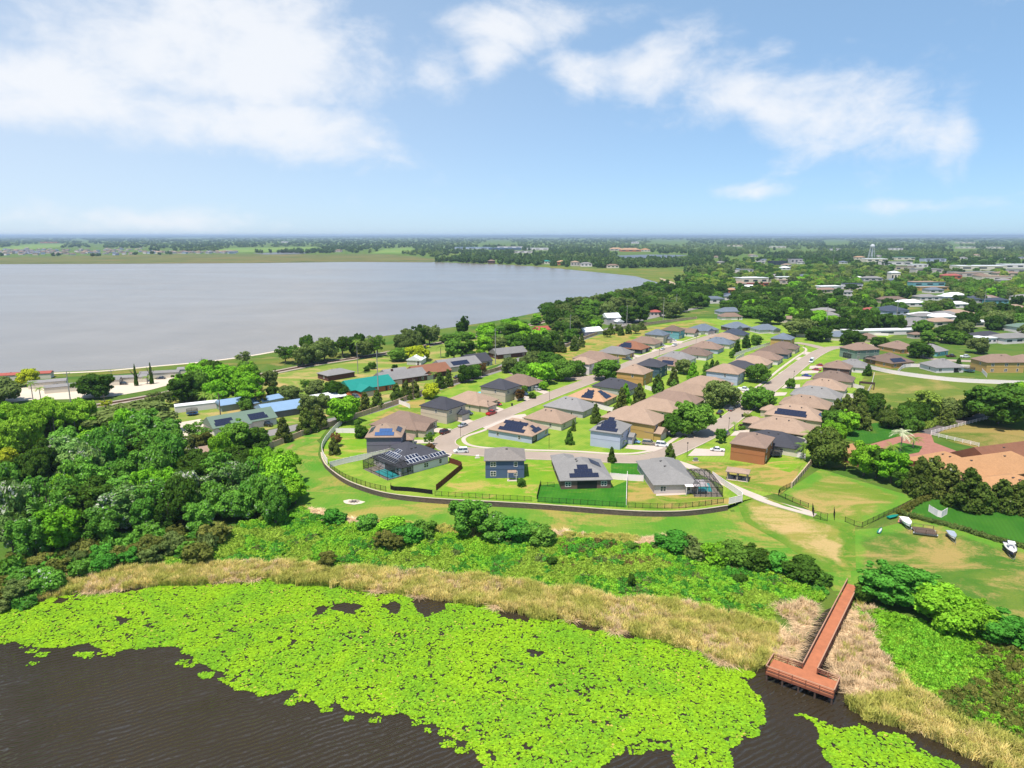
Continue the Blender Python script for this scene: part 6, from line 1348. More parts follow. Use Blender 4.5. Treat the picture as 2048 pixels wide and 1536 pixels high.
LF = dict(
    oak=leafmat('oak leaves', (.030, .085, .014, 1), (.058, .128, .022, 1)), dark=leafmat('dark leaves', (.015, .044, .007, 1), (.028, .064, .011, 1)), bright=leafmat('bright leaves', (.055, .175, .012, 1), (.095, .215, .018, 1)),
    light=leafmat('pale leaves', (.080, .140, .028, 1), (.115, .170, .036, 1)), grey=leafmat('grey green leaves', (.046, .080, .026, 1), (.070, .105, .038, 1)), magnolia=leafmat('magnolia leaves', (.020, .050, .009, 1), (.048, .066, .018, 1), .15, (.5, .5, .36, 1), .012),
    lime=leafmat('lime leaves', (.150, .215, .012, 1), (.185, .230, .022, 1)), wood=leafmat('woodland leaves', (.026, .098, .016, 1), (.066, .168, .026, 1), .28, (.42, .46, .38, 1), .05), white=leafmat('white flecked leaves', (.045, .115, .030, 1), (.080, .150, .048, 1), .2, (.52, .52, .44, 1), .30),
    pine=leafmat('pine needles', (.062, .165, .012, 1), (.100, .200, .022, 1)), olive=leafmat('olive scrub', (.044, .066, .016, 1), (.074, .084, .026, 1)), red=leafmat('reddish leaves', (.058, .042, .018, 1), (.080, .050, .024, 1)), brown=leafmat('brown scrub', (.066, .066, .026, 1), (.090, .080, .036, 1)),
    marsh=leafmat('marsh leaves', (.062, .200, .017, 1), (.098, .230, .022, 1), patch=(1.35, 1.0, 1.2, 1)), marsh2=leafmat('marsh leaves yellowish', (.100, .195, .026, 1), (.135, .215, .036, 1)), marshd=leafmat('marsh leaves deep', (.024, .115, .016, 1), (.046, .155, .024, 1)),
    reed=leafmat('reeds', (.290, .290, .125, 1), (.380, .350, .180, 1), .4), reedg=leafmat('green reeds', (.180, .225, .062, 1), (.260, .270, .092, 1), .4), straw=leafmat('dead reeds', (.270, .235, .185, 1), (.330, .280, .215, 1)), palm=leafmat('palm fronds', (.055, .12, .022, 1), (.085, .15, .03, 1)), silver=leafmat('silver palm', (.20, .25, .21, 1), (.25, .30, .25, 1)),
    farw=leafmat('far canopy', (.018, .046, .016, 1), (.036, .068, .022, 1), .12), farw2=leafmat('far pale canopy', (.042, .080, .027, 1), (.062, .100, .034, 1), .12))
def crown_object(name, shape, mat, parent=None):
    o = bpy.data.objects.new(name, SHAPES[shape])
    o.material_slots[0].link = 'OBJECT'; o.material_slots[0].material = LF[mat]
    if parent is not None: link(o, parent)
    return o
def trunk_mesh(seed, n=5):
    r = np.random.default_rng(seed); m = MB(); m.tube((0, 0, -.02), (.02, .0, .5), .055, .042, 7, False)
    for k in range(n): a = k*6.28/n+r.uniform(-.4, .4); q = r.uniform(.25, .45); m.tube((.02, 0, .30+.2*k/n), (q*math.cos(a), q*math.sin(a), .62+.3*r.random()), .026, .010, 5, False)
    m.tube((.02, 0, .5), (0, 0, .9), .042, .012, 6, False)
    return m.mesh('trunk', BARK)
TRUNK = [trunk_mesh(k) for k in range(3)]; PTRUNK = [MB().tube((0, 0, -.02), (.012, .01, .95), .026, .012, 6, False).mesh('trunk', PALEBARK) for _ in range(1)]
CB = dict(round=.04, tall=.02, cone=.0, pine=.24, sparse=.1, bush=-.12, scrub=-.2, far=.05)
NAMES = dict(round='oak_tree', tall='leafy_tree', cone='magnolia_tree', pine='pine_tree', sparse='open_tree', bush='shrub', scrub='scrub_bush')
TREES = []
tk = [0]
def tree(u, v, h, r, shape, mat, label, group=None, at=None, name=None):
    x, y, z = G(u, v) if at is None else at
    kind = shape.rstrip('0123456789'); tk[0] += 1
    if shape == kind: shape = '%s%d' % (kind, tk[0] % len([s for s in SHAPES if s.rstrip('0123456789') == kind]))
    plant = kind in ('bush', 'scrub')
    root = empty(name or NAMES[kind], (x, y, z), random.uniform(0, 6.28), label, 'shrub' if plant else 'tree', group)
    cb = CB[kind]*h; c = crown_object('foliage' if plant else 'crown', shape, mat, root)
    hh = {'round': .80, 'tall': 1.05, 'cone': 1.0, 'pine': .75, 'sparse': 1.15, 'bush': .85, 'scrub': .75}[kind]
    c.location = (0, 0, (h+cb)/2); c.scale = (r, r*random.uniform(.9, 1.1), (h-cb)/2/hh)
    if not plant:
        t = mk('trunk', (PTRUNK[0] if kind == 'pine' else TRUNK[tk[0] % 3]), root); t.scale = (h*.55 if kind != 'pine' else h*.7,)*2+(h*.92,)
    else:
        m = cached('stem', lambda: MB().tube((0, 0, -.1), (.1, .05, .6), .05, .03, 5, False).tube((0, 0, -.1), (-.15, .1, .6), .04, .02, 5, False).mesh('stem', BARK))
        t = mk('stem', m, root); t.scale = (h, h, h)
    TREES.append((x, y, r)); return root
def palm(u, v, h, r, mat, label, group=None):
    x, y, z = G(u, v); root = empty('palm_tree', (x, y, z), random.uniform(0, 6), label, 'palm', group)
    c = crown_object('fronds', 'palm%d' % (tk[0] % 2), mat, root); tk[0] += 1; c.location = (0, 0, h); c.scale = (r, r, r)
    m = MB().tube((0, 0, -.1), (.15, .1, h*.5), .22, .17, 7, False).tube((.15, .1, h*.5), (0, 0, h+.1), .17, .15, 7, False); m.build('trunk', PALEBARK, root)
    TREES.append((x, y, r)); return root
HOUSES = [(o.location.x, o.location.y) for o in bpy.data.objects if o.parent is None and o.get('category') in ('house', 'building', 'mobile home', 'barn', 'garage', 'trailer')]
HA = np.array(HOUSES)
SHOWN = []                      # far buildings that must stay in sight: pixel boxes of their upper walls and roofs
for k_, o in enumerate(bpy.data.objects):
    if o.name.startswith('town_house') and k_ % 3: continue
    if o.parent is None and o.get('category') in ('house', 'building', 'mobile home', 'garage', 'trailer', 'water tower') and o.get('group') not in ('houses of the subdivision', 'buildings of the estate', 'buildings in the wood') and not str(o.get('group')).startswith('far subdivision'):
        wl_ = [c for c in o.children if c.name.startswith('wall')]
        bb = [o.matrix_basis @ Vector(c) for c in (wl_[0].bound_box if wl_ else [(-8, -8, 0), (8, 8, 44)])]
        uu, vv = proj([b.x for b in bb], [b.y for b in bb], [b.z for b in bb]); hp_ = vv.max()-vv.min()
        SHOWN.append((uu.min(), uu.max(), vv.max()-.35*hp_, vv.max(), o.location.y))
SHOWN.append((1232, 1378, 512, 519, P(1300, 511)[1])); SHOWN.append((1320, 1362, 556, 572, P(1340, 560)[1]))
SHOWN = np.array(SHOWN)
def hides(x, y, h, rad, keep=.35):
    """would a tree here cover one of those buildings"""
    u, v = proj(x, y, 0.0); _, vt = proj(x, y, h); rp = rad*FPX/max(y, 1)*.8
    ov = np.minimum(u+rp, SHOWN[:, 1])-np.maximum(u-rp, SHOWN[:, 0])
    return bool(np.any((ov > keep*np.minimum(SHOWN[:, 1]-SHOWN[:, 0], 2*rp)) & (vt < SHOWN[:, 2]) & (y < SHOWN[:, 4]) & (v > SHOWN[:, 2])))
def clear(x, y, d): return (np.hypot(HA[:, 0]-x, HA[:, 1]-y).min() > d)
def fill(poly, n, hr, rr, shapes, mats, label, group, gap=.75, avoid=9.0, seed=1, base_shift=True):
    """scatter n single trees over a pixel outline"""
    r = random.Random(seed); us = [p[0] for p in poly]; vs = [p[1] for p in poly]; made = 0; tries = 0
    while made < n and tries < n*60:
        tries += 1; u = r.uniform(min(us), max(us)); v = r.uniform(min(vs), max(vs))
        if not inpoly(np.array([u]), np.array([v]), poly)[0]: continue
        x, y, z = G(u, v); rad = r.uniform(*rr)
        if not clear(x, y, avoid): continue
        hh_ = r.uniform(*hr)
        if y > 330 and hides(x, y, hh_, rad) and r.random() < .93: continue
        if any((x-a)**2+(y-b)**2 < (gap*(rad+c))**2 for a, b, c in TREES): continue
        mt = r.choice(mats); lb = label if isinstance(label, str) else label[mt]
        tree(0, 0, hh_, rad, r.choice(shapes), mt, lb, group, at=(x, y, z)); made += 1
    return made

# ---------------------------------------------------------------- single trees of the streets and gardens
for a in [
    (1384, 868, 12.0, 8.0, 'round1', 'oak', 'broad oak overhanging the right-hand street past the yellow house'), (1345, 872, 8.5, 4.3, 'round0', 'oak', 'round oak on the lawn of the yellow house'), (1440, 812, 11, 8.2, 'round2', 'grey', 'largest pale oak left of the right-hand street'),
    (1516, 820, 9.5, 6.8, 'round3', 'oak', 'dark round oak on the right kerb of the right-hand street'), (1514, 764, 9.5, 6.6, 'round0', 'oak', 'round oak at the driveway with the white pickup'), (1211, 760, 10.5, 7.8, 'round1', 'oak', 'round oak beside the upper left street'),
    (1243, 824, 10.5, 3.4, 'cone0', 'magnolia', 'tallest magnolia behind the orange-tan roof'), (1278, 814, 10.5, 3.9, 'cone1', 'magnolia', 'magnolia left of the packed tan roofs'), (1191, 846, 8.0, 2.3, 'cone2', 'magnolia', 'slim dark magnolia behind the pale blue house'), (1222, 838, 3.2, 2.0, 'bush', 'red', 'reddish bush behind the yellow house'),
    (1250, 806, 9, 2.6, 'cone', 'bright', 'bright conical tree behind the dark magnolias'), (1314, 786, 9, 3.6, 'cone1', 'magnolia', 'magnolia behind the ochre house'), (1318, 793, 7, 2.6, 'cone', 'oak', 'small conical tree below the ochre house magnolia'), (1346, 772, 9.5, 3.2, 'cone0', 'magnolia', 'magnolia nearest the dark solar rectangle'), (1347, 790, 7.5, 2.8, 'cone2', 'oak', 'conical tree beside the packed tan roofs'),
    (1385, 762, 10, 3.4, 'cone2', 'bright', 'bright magnolia between the packed roofs'), (1367, 748, 8, 5.0, 'round', 'grey', 'grey-green round tree behind the grey-roofed house'), (1412, 757, 9, 2.8, 'cone1', 'oak', 'dark conical tree right of the bright magnolia'), (1433, 742, 6, 2.4, 'cone', 'magnolia', 'small cone tree behind the pale two-storey house'), (1424, 738, 5.5, 2.2, 'cone', 'dark', 'small dark cone tree up the middle row'),
    (1474, 706, 8, 3.2, 'cone0', 'dark', 'dark fir-like tree behind the navy roof'), (1491, 696, 9, 3.4, 'cone1', 'dark', 'tall dark fir-like tree near the white garden wall'), (1512, 690, 7, 3.8, 'round', 'oak', 'round tree before the white gabled house'), (1515, 688, 4, 2.0, 'bush', 'dark', 'small bush under the white gabled house'), (1464, 716, 4.5, 2.0, 'bush', 'oak', 'bush in the white walled garden'),
    (1138, 889, 5.6, 1.9, 'cone2', 'oak', 'small conical tree on the inner lawn'), (1147, 862, 4.2, 1.3, 'cone', 'magnolia', 'small narrow tree behind the inner lawn cone'), (1043, 977, 3.6, 1.5, 'bush0', 'oak', 'clipped round bush right of the dark blue house'), (1223, 925, 5.2, 1.7, 'cone0', 'magnolia', 'small tree between the street and the brick house'), (1339, 920, 5.8, 2.0, 'cone1', 'magnolia', 'small tree in front of the pale stucco house'),
    (668, 911, 6.6, 2.4, 'cone1', 'magnolia', 'dark cone tree inside the curved white fence'), (673, 893, 5.0, 2.0, 'tall', 'red', 'reddish tree inside the curved white fence'), (725, 876, 4.5, 3.0, 'bush1', 'dark', 'dark round bush beside the purple-grey house'), (716, 853, 3.0, 1.4, 'bush', 'oak', 'small bush in the bare dry yard'), (859, 892, 5.0, 2.2, 'sparse', 'oak', 'loose tree at the driveway of the purple-grey house'), (861, 897, 2.0, 1.6, 'bush', 'red', 'pinkish flowering bush below the loose tree'),
    (1440, 886, 5.6, 2.0, 'tall', 'oak', 'small oval tree beside the dark blue pickup'), (1580, 777, 5.0, 2.2, 'round', 'oak', 'small round tree on the lawn of the light grey house'), (1495, 845, 4.2, 2.2, 'sparse', 'light', 'pale small tree on the lawn of the olive house'), (1483, 859, 1.4, 1.6, 'bush', 'oak', 'low bush by the dark suv'),
    (1040, 802, 6.0, 2.4, 'tall', 'red', 'reddish-brown tree before the second dark-roofed house'), (1064, 797, 3.2, 2.0, 'bush0', 'dark', 'clipped dark bush by the teal house'), (1087, 780, 4.2, 2.4, 'round', 'bright', 'lime green small tree by the silver pickup'), (1049, 786, 3.8, 1.8, 'bush', 'oak', 'bush beside the navy car'), (965, 815, 3.6, 1.2, 'sparse', 'light', 'thin sapling by the red car'),
    (1046, 762, 10, 6.8, 'round0', 'oak', 'left oak of the clump in the side street'), (1083, 768, 11, 7.2, 'round1', 'bright', 'front oak of the clump in the side street'), (1124, 760, 10.5, 6.6, 'round2', 'oak', 'right oak of the clump in the side street'), (1100, 745, 11.5, 7.0, 'round3', 'oak', 'rear oak of the clump in the side street'), (1064, 742, 11, 6.2, 'round', 'grey', 'grey-green oak behind the side street clump'), (1020, 745, 8, 5.0, 'round', 'grey', 'small grey oak beside the village road end'), (1150, 752, 8.5, 5.4, 'round', 'oak', 'oak nearest the white two-storey house'),
    (568, 884, 9.0, 3.8, 'cone0', 'magnolia', 'magnolia standing alone behind the tan wall'), (613, 866, 9.5, 4.2, 'cone1', 'magnolia', 'magnolia left of the bright village oak'), (640, 858, 9.5, 3.8, 'cone2', 'magnolia', 'magnolia touching the bright village oak'), (690, 846, 11, 6.4, 'round1', 'bright', 'bright green oak behind the tan wall'), (731, 824, 8.5, 3.4, 'cone0', 'magnolia', 'magnolia right of the bright village oak'), (755, 818, 8.5, 3.2, 'cone1', 'magnolia', 'magnolia before the teal-roofed house drive'),
    (793, 803, 8.5, 3.4, 'cone2', 'magnolia', 'first of three magnolias by the wooden pole'), (812, 798, 8.5, 3.2, 'cone0', 'magnolia', 'second of three magnolias by the wooden pole'), (830, 794, 8, 3.2, 'cone1', 'magnolia', 'third of three magnolias by the wooden pole'), (863, 797, 7, 4.0, 'round', 'lime', 'lime green bushy tree at the tan wall'), (880, 777, 8, 3.0, 'cone2', 'magnolia', 'magnolia left of the red-roofed brick house drive'), (897, 773, 8.5, 3.0, 'cone0', 'magnolia', 'magnolia next to the lime green tree'),
    (932, 765, 9, 4.6, 'round', 'dark', 'dark round tree on the village road'), (948, 758, 7.5, 4.0, 'round', 'oak', 'round tree left of the reddish village tree'), (965, 752, 8, 2.6, 'sparse', 'red', 'reddish open tree on the village road'), (475, 910, 11.5, 6.0, 'tall1', 'oak', 'dense dark tree at the end of the tan wall'), (512, 905, 8.5, 5.4, 'round', 'dark', 'dark bushy tree right of the dense tree'), (392, 890, 9, 5.0, 'sparse0', 'oak', 'loose tree left of the tan roof'), (405, 905, 7.5, 3.4, 'tall', 'olive', 'olive bush left of the tan roof'), (383, 905, 7, 3.4, 'sparse', 'grey', 'grey tree at the edge of the wood by the sandy drive'),
    (672, 800, 8.5, 5.2, 'round2', 'dark', 'dark tree before the teal-roofed house'), (632, 795, 8, 4.6, 'round', 'grey', 'grey round tree left of the white metal roof'), (580, 800, 6.5, 5.4, 'round', 'grey', 'wide grey tree behind the blue metal roof'), (540, 780, 10, 4.6, 'tall', 'grey', 'tall olive tree by the railway'), (545, 790, 4.5, 3.0, 'bush', 'dark', 'dark bush under the tall olive tree'), (612, 780, 5.5, 3.0, 'sparse', 'oak', 'small tree on the open yard'), (620, 830, 9, 4.8, 'tall', 'grey', 'grey-green tree in front of the blue metal roof'), (645, 815, 6, 3.4, 'round', 'grey', 'small grey tree before the white metal roof'), (745, 738, 4.0, 2.4, 'round', 'oak', 'small round tree on the railway grass'), (733, 742, 2.6, 2.0, 'bush', 'dark', 'low bush on the railway grass'), (790, 742, 4.0, 1.8, 'tall', 'dark', 'small dark tree by the little shed'),
    (500, 815, 9, 6.0, 'pine', 'bright', 'bright flat-topped tree above the green-roofed house'), (490, 822, 6, 3.4, 'bush', 'oak', 'bush behind the green-roofed house'), (520, 815, 8, 3.0, 'sparse', 'olive', 'thin olive tree beside the blue metal roof'), (490, 728, 8, 4.4, 'sparse', 'grey', 'open tree standing alone on the shore'), (190, 795, 11, 8.0, 'round2', 'dark', 'wide spreading tree on the sandy lot'), (58, 772, 8.5, 5.4, 'round', 'lime', 'round yellow-green tree before the orange-red roof'), (8, 805, 11, 8.5, 'round', 'grey', 'big tree at the left edge by the sandy lot'), (325, 815, 8, 5.6, 'sparse', 'grey', 'grey open tree right of the railway crossing'), (213, 818, 4, 2.6, 'sparse', 'lime', 'yellowing palm-like bush by the wooden pole'),
    (8, 945, 8, 4.8, 'round', 'lime', 'bright lime tree at the left edge'), (270, 868, 12, 13.0, 'round3', 'grey', 'very wide grey-green oak above the wood'), (835, 722, 9.5, 8.2, 'round0', 'lime', 'yellow-green dome of a tree by the railway'), (800, 722, 8, 7.0, 'round', 'oak', 'green tree left of the yellow-green dome'),
    (1650, 930, 12, 6.6, 'round2', 'magnolia', 'big dark tree at the end of the low tan wall'), (1690, 938, 7, 3.6, 'sparse', 'olive', 'olive bush right of the big dark tree'), (1727, 952, 11, 4.4, 'tall0', 'bright', 'bright tall tree in the estate screen'), (1752, 956, 10, 4.2, 'tall1', 'dark', 'dark tall tree in the estate screen'), (1781, 966, 11, 4.6, 'tall2', 'bright', 'second bright tree in the estate screen'), (1835, 990, 11, 5.0, 'cone0', 'magnolia', 'first magnolia before the estate house'), (1862, 985, 11, 5.4, 'cone1', 'magnolia', 'second magnolia before the estate house'), (1895, 995, 10, 4.8, 'cone2', 'magnolia', 'third magnolia before the estate house'),
    (1934, 1018, 11.5, 5.6, 'cone0', 'magnolia', 'tallest magnolia on the estate lawn'), (1962, 1022, 8, 4.0, 'cone1', 'magnolia', 'small magnolia on the estate lawn'), (2003, 1018, 8.5, 4.4, 'cone2', 'magnolia', 'magnolia in front of the near estate wing'), (2034, 1022, 8.5, 4.6, 'cone0', 'magnolia', 'magnolia at the right edge'), (1810, 975, 6, 4.2, 'bush', 'dark', 'dark bush below the estate screen'),
    (1995, 848, 16, 13.0, 'round1', 'oak', 'huge spreading oak at the white rail fence'), (2052, 830, 13, 9, 'round', 'bright', 'bright tree cut by the right edge'), (1850, 840, 13, 6.2, 'tall2', 'light', 'tall loose pale tree beside the meadow'), (1885, 838, 9, 5.2, 'round', 'grey', 'grey tree right of the tall loose tree'), (1820, 850, 9, 5.2, 'round', 'dark', 'dark tree left of the tall loose tree'),
    (1690, 870, 9, 5.0, 'tall', 'bright', 'bright tree beside the deep green estate lawn'), (1662, 885, 8, 4.6, 'round', 'bright', 'bright round tree behind the palms'), (1668, 868, 9, 5.2, 'round', 'oak', 'oak beside the tan solar roof'), (1720, 858, 10, 4.2, 'cone', 'magnolia', 'magnolia at the lawn corner'), (1672, 846, 10, 3.6, 'cone1', 'magnolia', 'magnolia behind the tan-roofed solar house'), (1692, 828, 8.5, 3.4, 'cone2', 'magnolia', 'magnolia left of the meadow'), (1757, 840, 8, 3.0, 'cone0', 'magnolia', 'lone dark magnolia against the meadow'), (1735, 752, 6.5, 2.4, 'cone', 'dark', 'cone tree behind the pergola'), (1712, 828, 9.5, 3.6, 'cone0', 'magnolia', 'magnolia right of the white garden fence'),
    (1590, 822, 1.5, 1.2, 'bush', 'oak', 'small bush before the tan-roofed solar house'), (1917, 733, 5, 2.0, 'cone', 'dark', 'small cone tree right of the small white house'), (1838, 715, 9.5, 7.5, 'round', 'dark', 'dark round tree beside the brown solar roof'), (1758, 697, 8, 5.6, 'round', 'dark', 'round tree between the two brown-roofed houses'), (1703, 690, 10, 8.0, 'round2', 'dark', 'round dark tree at the right bend'), (1637, 682, 10, 8.5, 'round3', 'dark', 'dark oak over the bend street'), (1600, 672, 13, 12, 'round0', 'grey', 'great grey-green oak above the yellow two-storey house'), (1540, 648, 14, 12, 'round1', 'dark', 'great dark oak behind the white gabled house'),
    (1772, 1202, 7.5, 5.6, 'tall0', 'marshd', 'dense deep green tree beside the pier head'), (1812, 1205, 8.0, 5.8, 'tall1', 'marshd', 'tallest dense green tree beside the pier'), (1740, 1200, 4.5, 3.4, 'bush', 'dark', 'dark bush touching the pier head'), (1890, 1250, 7.5, 6.0, 'round2', 'bright', 'bright yellow-green tree right of the pier trees'), (1935, 1265, 6.5, 5.0, 'round3', 'bright', 'second bright tree right of the pier trees'), (1990, 1280, 6, 4.6, 'tall', 'marshd', 'deep green bush near the right edge'), (2030, 1290, 5.5, 4.4, 'bush', 'marshd', 'deep green bush at the right edge below the boats'),
    (940, 1068, 9.5, 5.6, 'tall1', 'wood', 'tallest bush on the bank below the dark blue house'), (985, 1075, 6.0, 4.8, 'round1', 'wood', 'leafy bush right of the tallest bank bush'), (1030, 1080, 5.4, 4.4, 'bush1', 'marshd', 'dark bush in the middle of the bank'), (1080, 1085, 4.8, 4.2, 'bush2', 'oak', 'mid green bush at the right end of the bank thicket'), (1055, 1082, 5.0, 3.6, 'bush', 'wood', 'leafy bush between the dark and the mid green bank bushes'), (785, 1070, 5.0, 4.2, 'bush1', 'bright', 'bright bush left on the bank'), (815, 1082, 4.6, 4.2, 'bush2', 'marshd', 'deep green bush left on the bank'), (850, 1072, 4.4, 3.6, 'bush0', 'oak', 'round bush left of the tallest bank bush'), (668, 1046, 4.0, 3.6, 'bush0', 'marshd', 'round blue-green bush on the bank'), (733, 1056, 3.6, 3.4, 'bush1', 'wood', 'low bush right of the round blue-green bush'), (768, 1098, 5.0, 2.6, 'tall', 'olive', 'olive bush in the marsh'), (790, 1102, 4.2, 2.2, 'tall', 'olive', 'second olive bush in the marsh'),
    (1345, 1098, 4.0, 4.6, 'bush', 'marshd', 'wide low bush at the left of the right-hand thicket'), (1385, 1110, 4.2, 4.4, 'scrub', 'grey', 'grey scrub in the right-hand thicket'), (1430, 1122, 4.6, 4.0, 'bush0', 'bright', 'bright bush in the right-hand thicket'), (1462, 1128, 5.0, 4.2, 'bush1', 'oak', 'mid green bush in the right-hand thicket'), (1510, 1135, 5.0, 4.2, 'bush2', 'dark', 'dark bush in the middle of the right-hand thicket'), (1555, 1142, 4.6, 3.6, 'bush0', 'marshd', 'bush near the right end of the thicket'), (1600, 1158, 4.8, 4.4, 'bush1', 'dark', 'dark bush ending the right-hand thicket'), (1635, 1168, 3.4, 3.0, 'bush2', 'oak', 'small bush left of the pier head'),
    (1105, 1130, 2.2, 1.6, 'bush', 'dark', 'dark lone bush in the green marsh'), (1265, 1100, 2.2, 1.7, 'bush', 'oak', 'small lone bush in the marsh below the wall'), (1262, 1178, 3.6, 1.0, 'tall', 'dark', 'narrow dark bush among the marsh'), (655, 1135, 4.0, 2.2, 'tall', 'olive', 'olive bush above the reeds'), (400, 1128, 5.0, 4.0, 'bush', 'olive', 'olive bush left above the reeds'), (1480, 1165, 2.0, 1.6, 'bush', 'dark', 'dark bush under the right-hand thicket'),
]:
    tree(*a)
for a in [(1800, 902, 6.5, 4.2, 'silver', 'silver palm on the paver island'), (1784, 910, 3.0, 3.2, 'palm', 'low palm left of the silver palm'), (1826, 896, 3.4, 3.0, 'palm', 'palm right of the silver palm'), (1606, 918, 4.5, 3.4, 'palm', 'palm behind the orange-brown house'), (1619, 892, 4.5, 3.6, 'palm', 'palm left of the bright round tree'), (716, 748, 17, 3.2, 'palm', 'very tall palm in the railway grass'), (68, 812, 10, 3.0, 'palm', 'palm on the left sandy lot'), (83, 812, 7.5, 2.6, 'palm', 'smaller palm on the left sandy lot'), (882, 716, 7, 3.4, 'palm', 'palm by the railway behind the red roof'), (295, 768, 3.5, 2.6, 'palm', 'short palm between the two dark columns'), (425, 812, 5, 4.0, 'palm', 'palm clump right of the white trailer'), (410, 808, 4.5, 3.6, 'palm', 'palm clump behind the white trailer'), (868, 770, 6, 2.4, 'palm', 'palm beside the red-roofed brick house'), (1468, 862, 3, 1.7, 'palm', 'small palm near the dark suv'), (1246, 893, 2.0, 1.5, 'palm', 'low palm at the corner of the pale blue house'), (1340, 621, 14, 5, 'palm', 'palm-like crown among the far lake oaks')]: palm(*a)
for u, v, h, lb in ((273, 772, 11, 'left of the two slim dark columns on the sandy lot'), (304, 768, 11, 'right of the two slim dark columns on the sandy lot')):
    tree(u, v, h, 1.0, 'cone', 'dark', lb, name='cypress_tree')

# ---------------------------------------------------------------- groves of single trees
wood = [(60, 1000), (110, 905), (190, 880), (330, 885), (370, 905), (440, 930), (520, 935), (560, 985), (545, 1045), (430, 1065), (250, 1085), (100, 1120), (0, 1130), (0, 1000)]
WG = 'trees of the dense wood at the left'
fill(wood, 78, (8, 14), (3.6, 6.0), ['round', 'tall', 'round', 'sparse'], ['wood', 'wood', 'bright', 'dark', 'white', 'wood'], {'wood': 'mid green tree in the dense wood at the left', 'bright': 'bright green tree in the dense wood at the left', 'dark': 'dark tree in the dense wood at the left', 'white': 'white-flecked tree in the dense wood at the left'}, WG, gap=.52, avoid=8, seed=4)
fill([(500, 960), (560, 945), (600, 1010), (560, 1060), (480, 1060)], 9, (6, 11), (3.2, 5), ['tall', 'round'], ['bright', 'wood'], {'bright': 'bright tree at the right end of the left wood', 'wood': 'mid green tree at the right end of the left wood'}, 'trees at the right end of the wood', gap=.5, seed=5)
fill([(0, 1130), (100, 1110), (250, 1085), (440, 1075), (420, 1110), (250, 1140), (120, 1170), (60, 1215), (0, 1228)], 48, (3.0, 5.5), (2.4, 4.0), ['bush', 'tall', 'scrub'], ['olive', 'wood', 'grey', 'wood', 'marshd', 'olive'], {'marshd': 'deep green bush at the lower edge of the wood', 'olive': 'olive bush at the lower edge of the wood', 'grey': 'grey-green bush at the lower edge of the wood', 'brown': 'brownish bush at the lower edge of the wood', 'wood': 'green bush at the lower edge of the wood'}, 'bushes at the foot of the wood', gap=.5, seed=6)
fill([(-30, 890), (30, 865), (180, 862), (175, 880), (60, 905), (-30, 920)], 22, (11, 14.5), (4.4, 6.2), ['pine', 'round'], ['pine'], 'flat-topped bright pine in the grove at the left', 'pines at the left', gap=.42, seed=7)
fill([(345, 795), (400, 765), (510, 770), (505, 800), (440, 812), (350, 808)], 13, (10, 15), (5.0, 7.5), ['round', 'tall'], ['oak', 'dark', 'bright'], {'oak': 'mid green tree in the grove by the mobile homes', 'dark': 'dark tree in the grove by the mobile homes', 'bright': 'bright tree in the grove by the mobile homes'}, 'grove by the mobile homes', gap=.5, avoid=8, seed=8)
fill([(560, 728), (640, 715), (760, 700), (880, 680), (890, 690), (770, 712), (660, 728), (570, 742)], 17, (11, 15.5), (5.0, 7.5), ['round', 'tall', 'sparse'], ['grey', 'dark', 'oak', 'dark'], {'grey': 'grey-green tree in the row on the lake shore', 'dark': 'dark tree in the row on the lake shore', 'oak': 'mid green tree in the row on the lake shore'}, 'trees in the row on the lake shore', gap=.5, seed=9)
fill([(880, 680), (1000, 657), (1100, 632), (1110, 640), (1000, 668), (890, 690)], 16, (4, 8), (4, 6), ['bush', 'round'], ['bright', 'oak'], {'bright': 'bright low tree along the railway shore', 'oak': 'mid green low tree along the railway shore'}, 'low trees along the railway shore', gap=.5, seed=10)
for u, v, h in ((929, 668, 14), (921, 672, 11)): tree(u, v, h, 3.6, 'tall', 'dark', 'upright dark tree sticking up from the shore', 'upright pair on the shore')
tree(873, 676, 10, 3.0, 'sparse', 'grey', 'bare thin tree on the lake edge')
fill([(900, 720), (960, 690), (1090, 672), (1190, 655), (1190, 668), (1110, 700), (1060, 722), (990, 722), (930, 735)], 24, (9, 14), (5.5, 8), ['round', 'tall'], ['dark', 'oak', 'grey', 'bright'], {'dark': 'dark tree between railway and village road', 'oak': 'mid green tree between railway and village road', 'grey': 'grey-green tree between railway and village road', 'bright': 'bright tree between railway and village road'}, 'trees between railway and village road', gap=.5, avoid=11, seed=11)
fill([(1100, 650), (1250, 605), (1340, 575), (1420, 600), (1400, 628), (1320, 640), (1260, 655), (1200, 672), (1120, 690)], 52, (11, 16), (6.5, 9.5), ['round', 'tall', 'round'], ['dark', 'oak', 'grey', 'dark'], {'dark': 'dark oak in the wood between lake and upper street', 'oak': 'mid green oak in the wood between lake and upper street', 'grey': 'grey-green oak in the wood between lake and upper street'}, 'oaks between lake and upper street', gap=.46, avoid=11, seed=12)
fill([(1090, 630), (1180, 609), (1250, 595.5), (1310, 577), (1330, 575), (1345, 582), (1260, 606), (1180, 625), (1100, 646)], 34, (9, 14), (6, 9), ['round', 'tall'], ['dark', 'oak', 'grey'], {'dark': 'dark tree at the water edge of the upper lake shore', 'oak': 'mid green tree at the water edge of the upper lake shore', 'grey': 'grey-green tree at the water edge of the upper lake shore'}, 'trees at the upper lake shore', gap=.42, avoid=9, seed=20)
fill([(1352, 566), (1420, 545), (1490, 552), (1470, 585), (1400, 590)], 26, (9, 13), (7, 10), ['round', 'tall'], ['light', 'light', 'bright'], {'light': 'pale green tree in the grove behind the beach', 'bright': 'bright green tree in the grove behind the beach'}, 'pale grove behind the beach', gap=.45, avoid=14, seed=18)
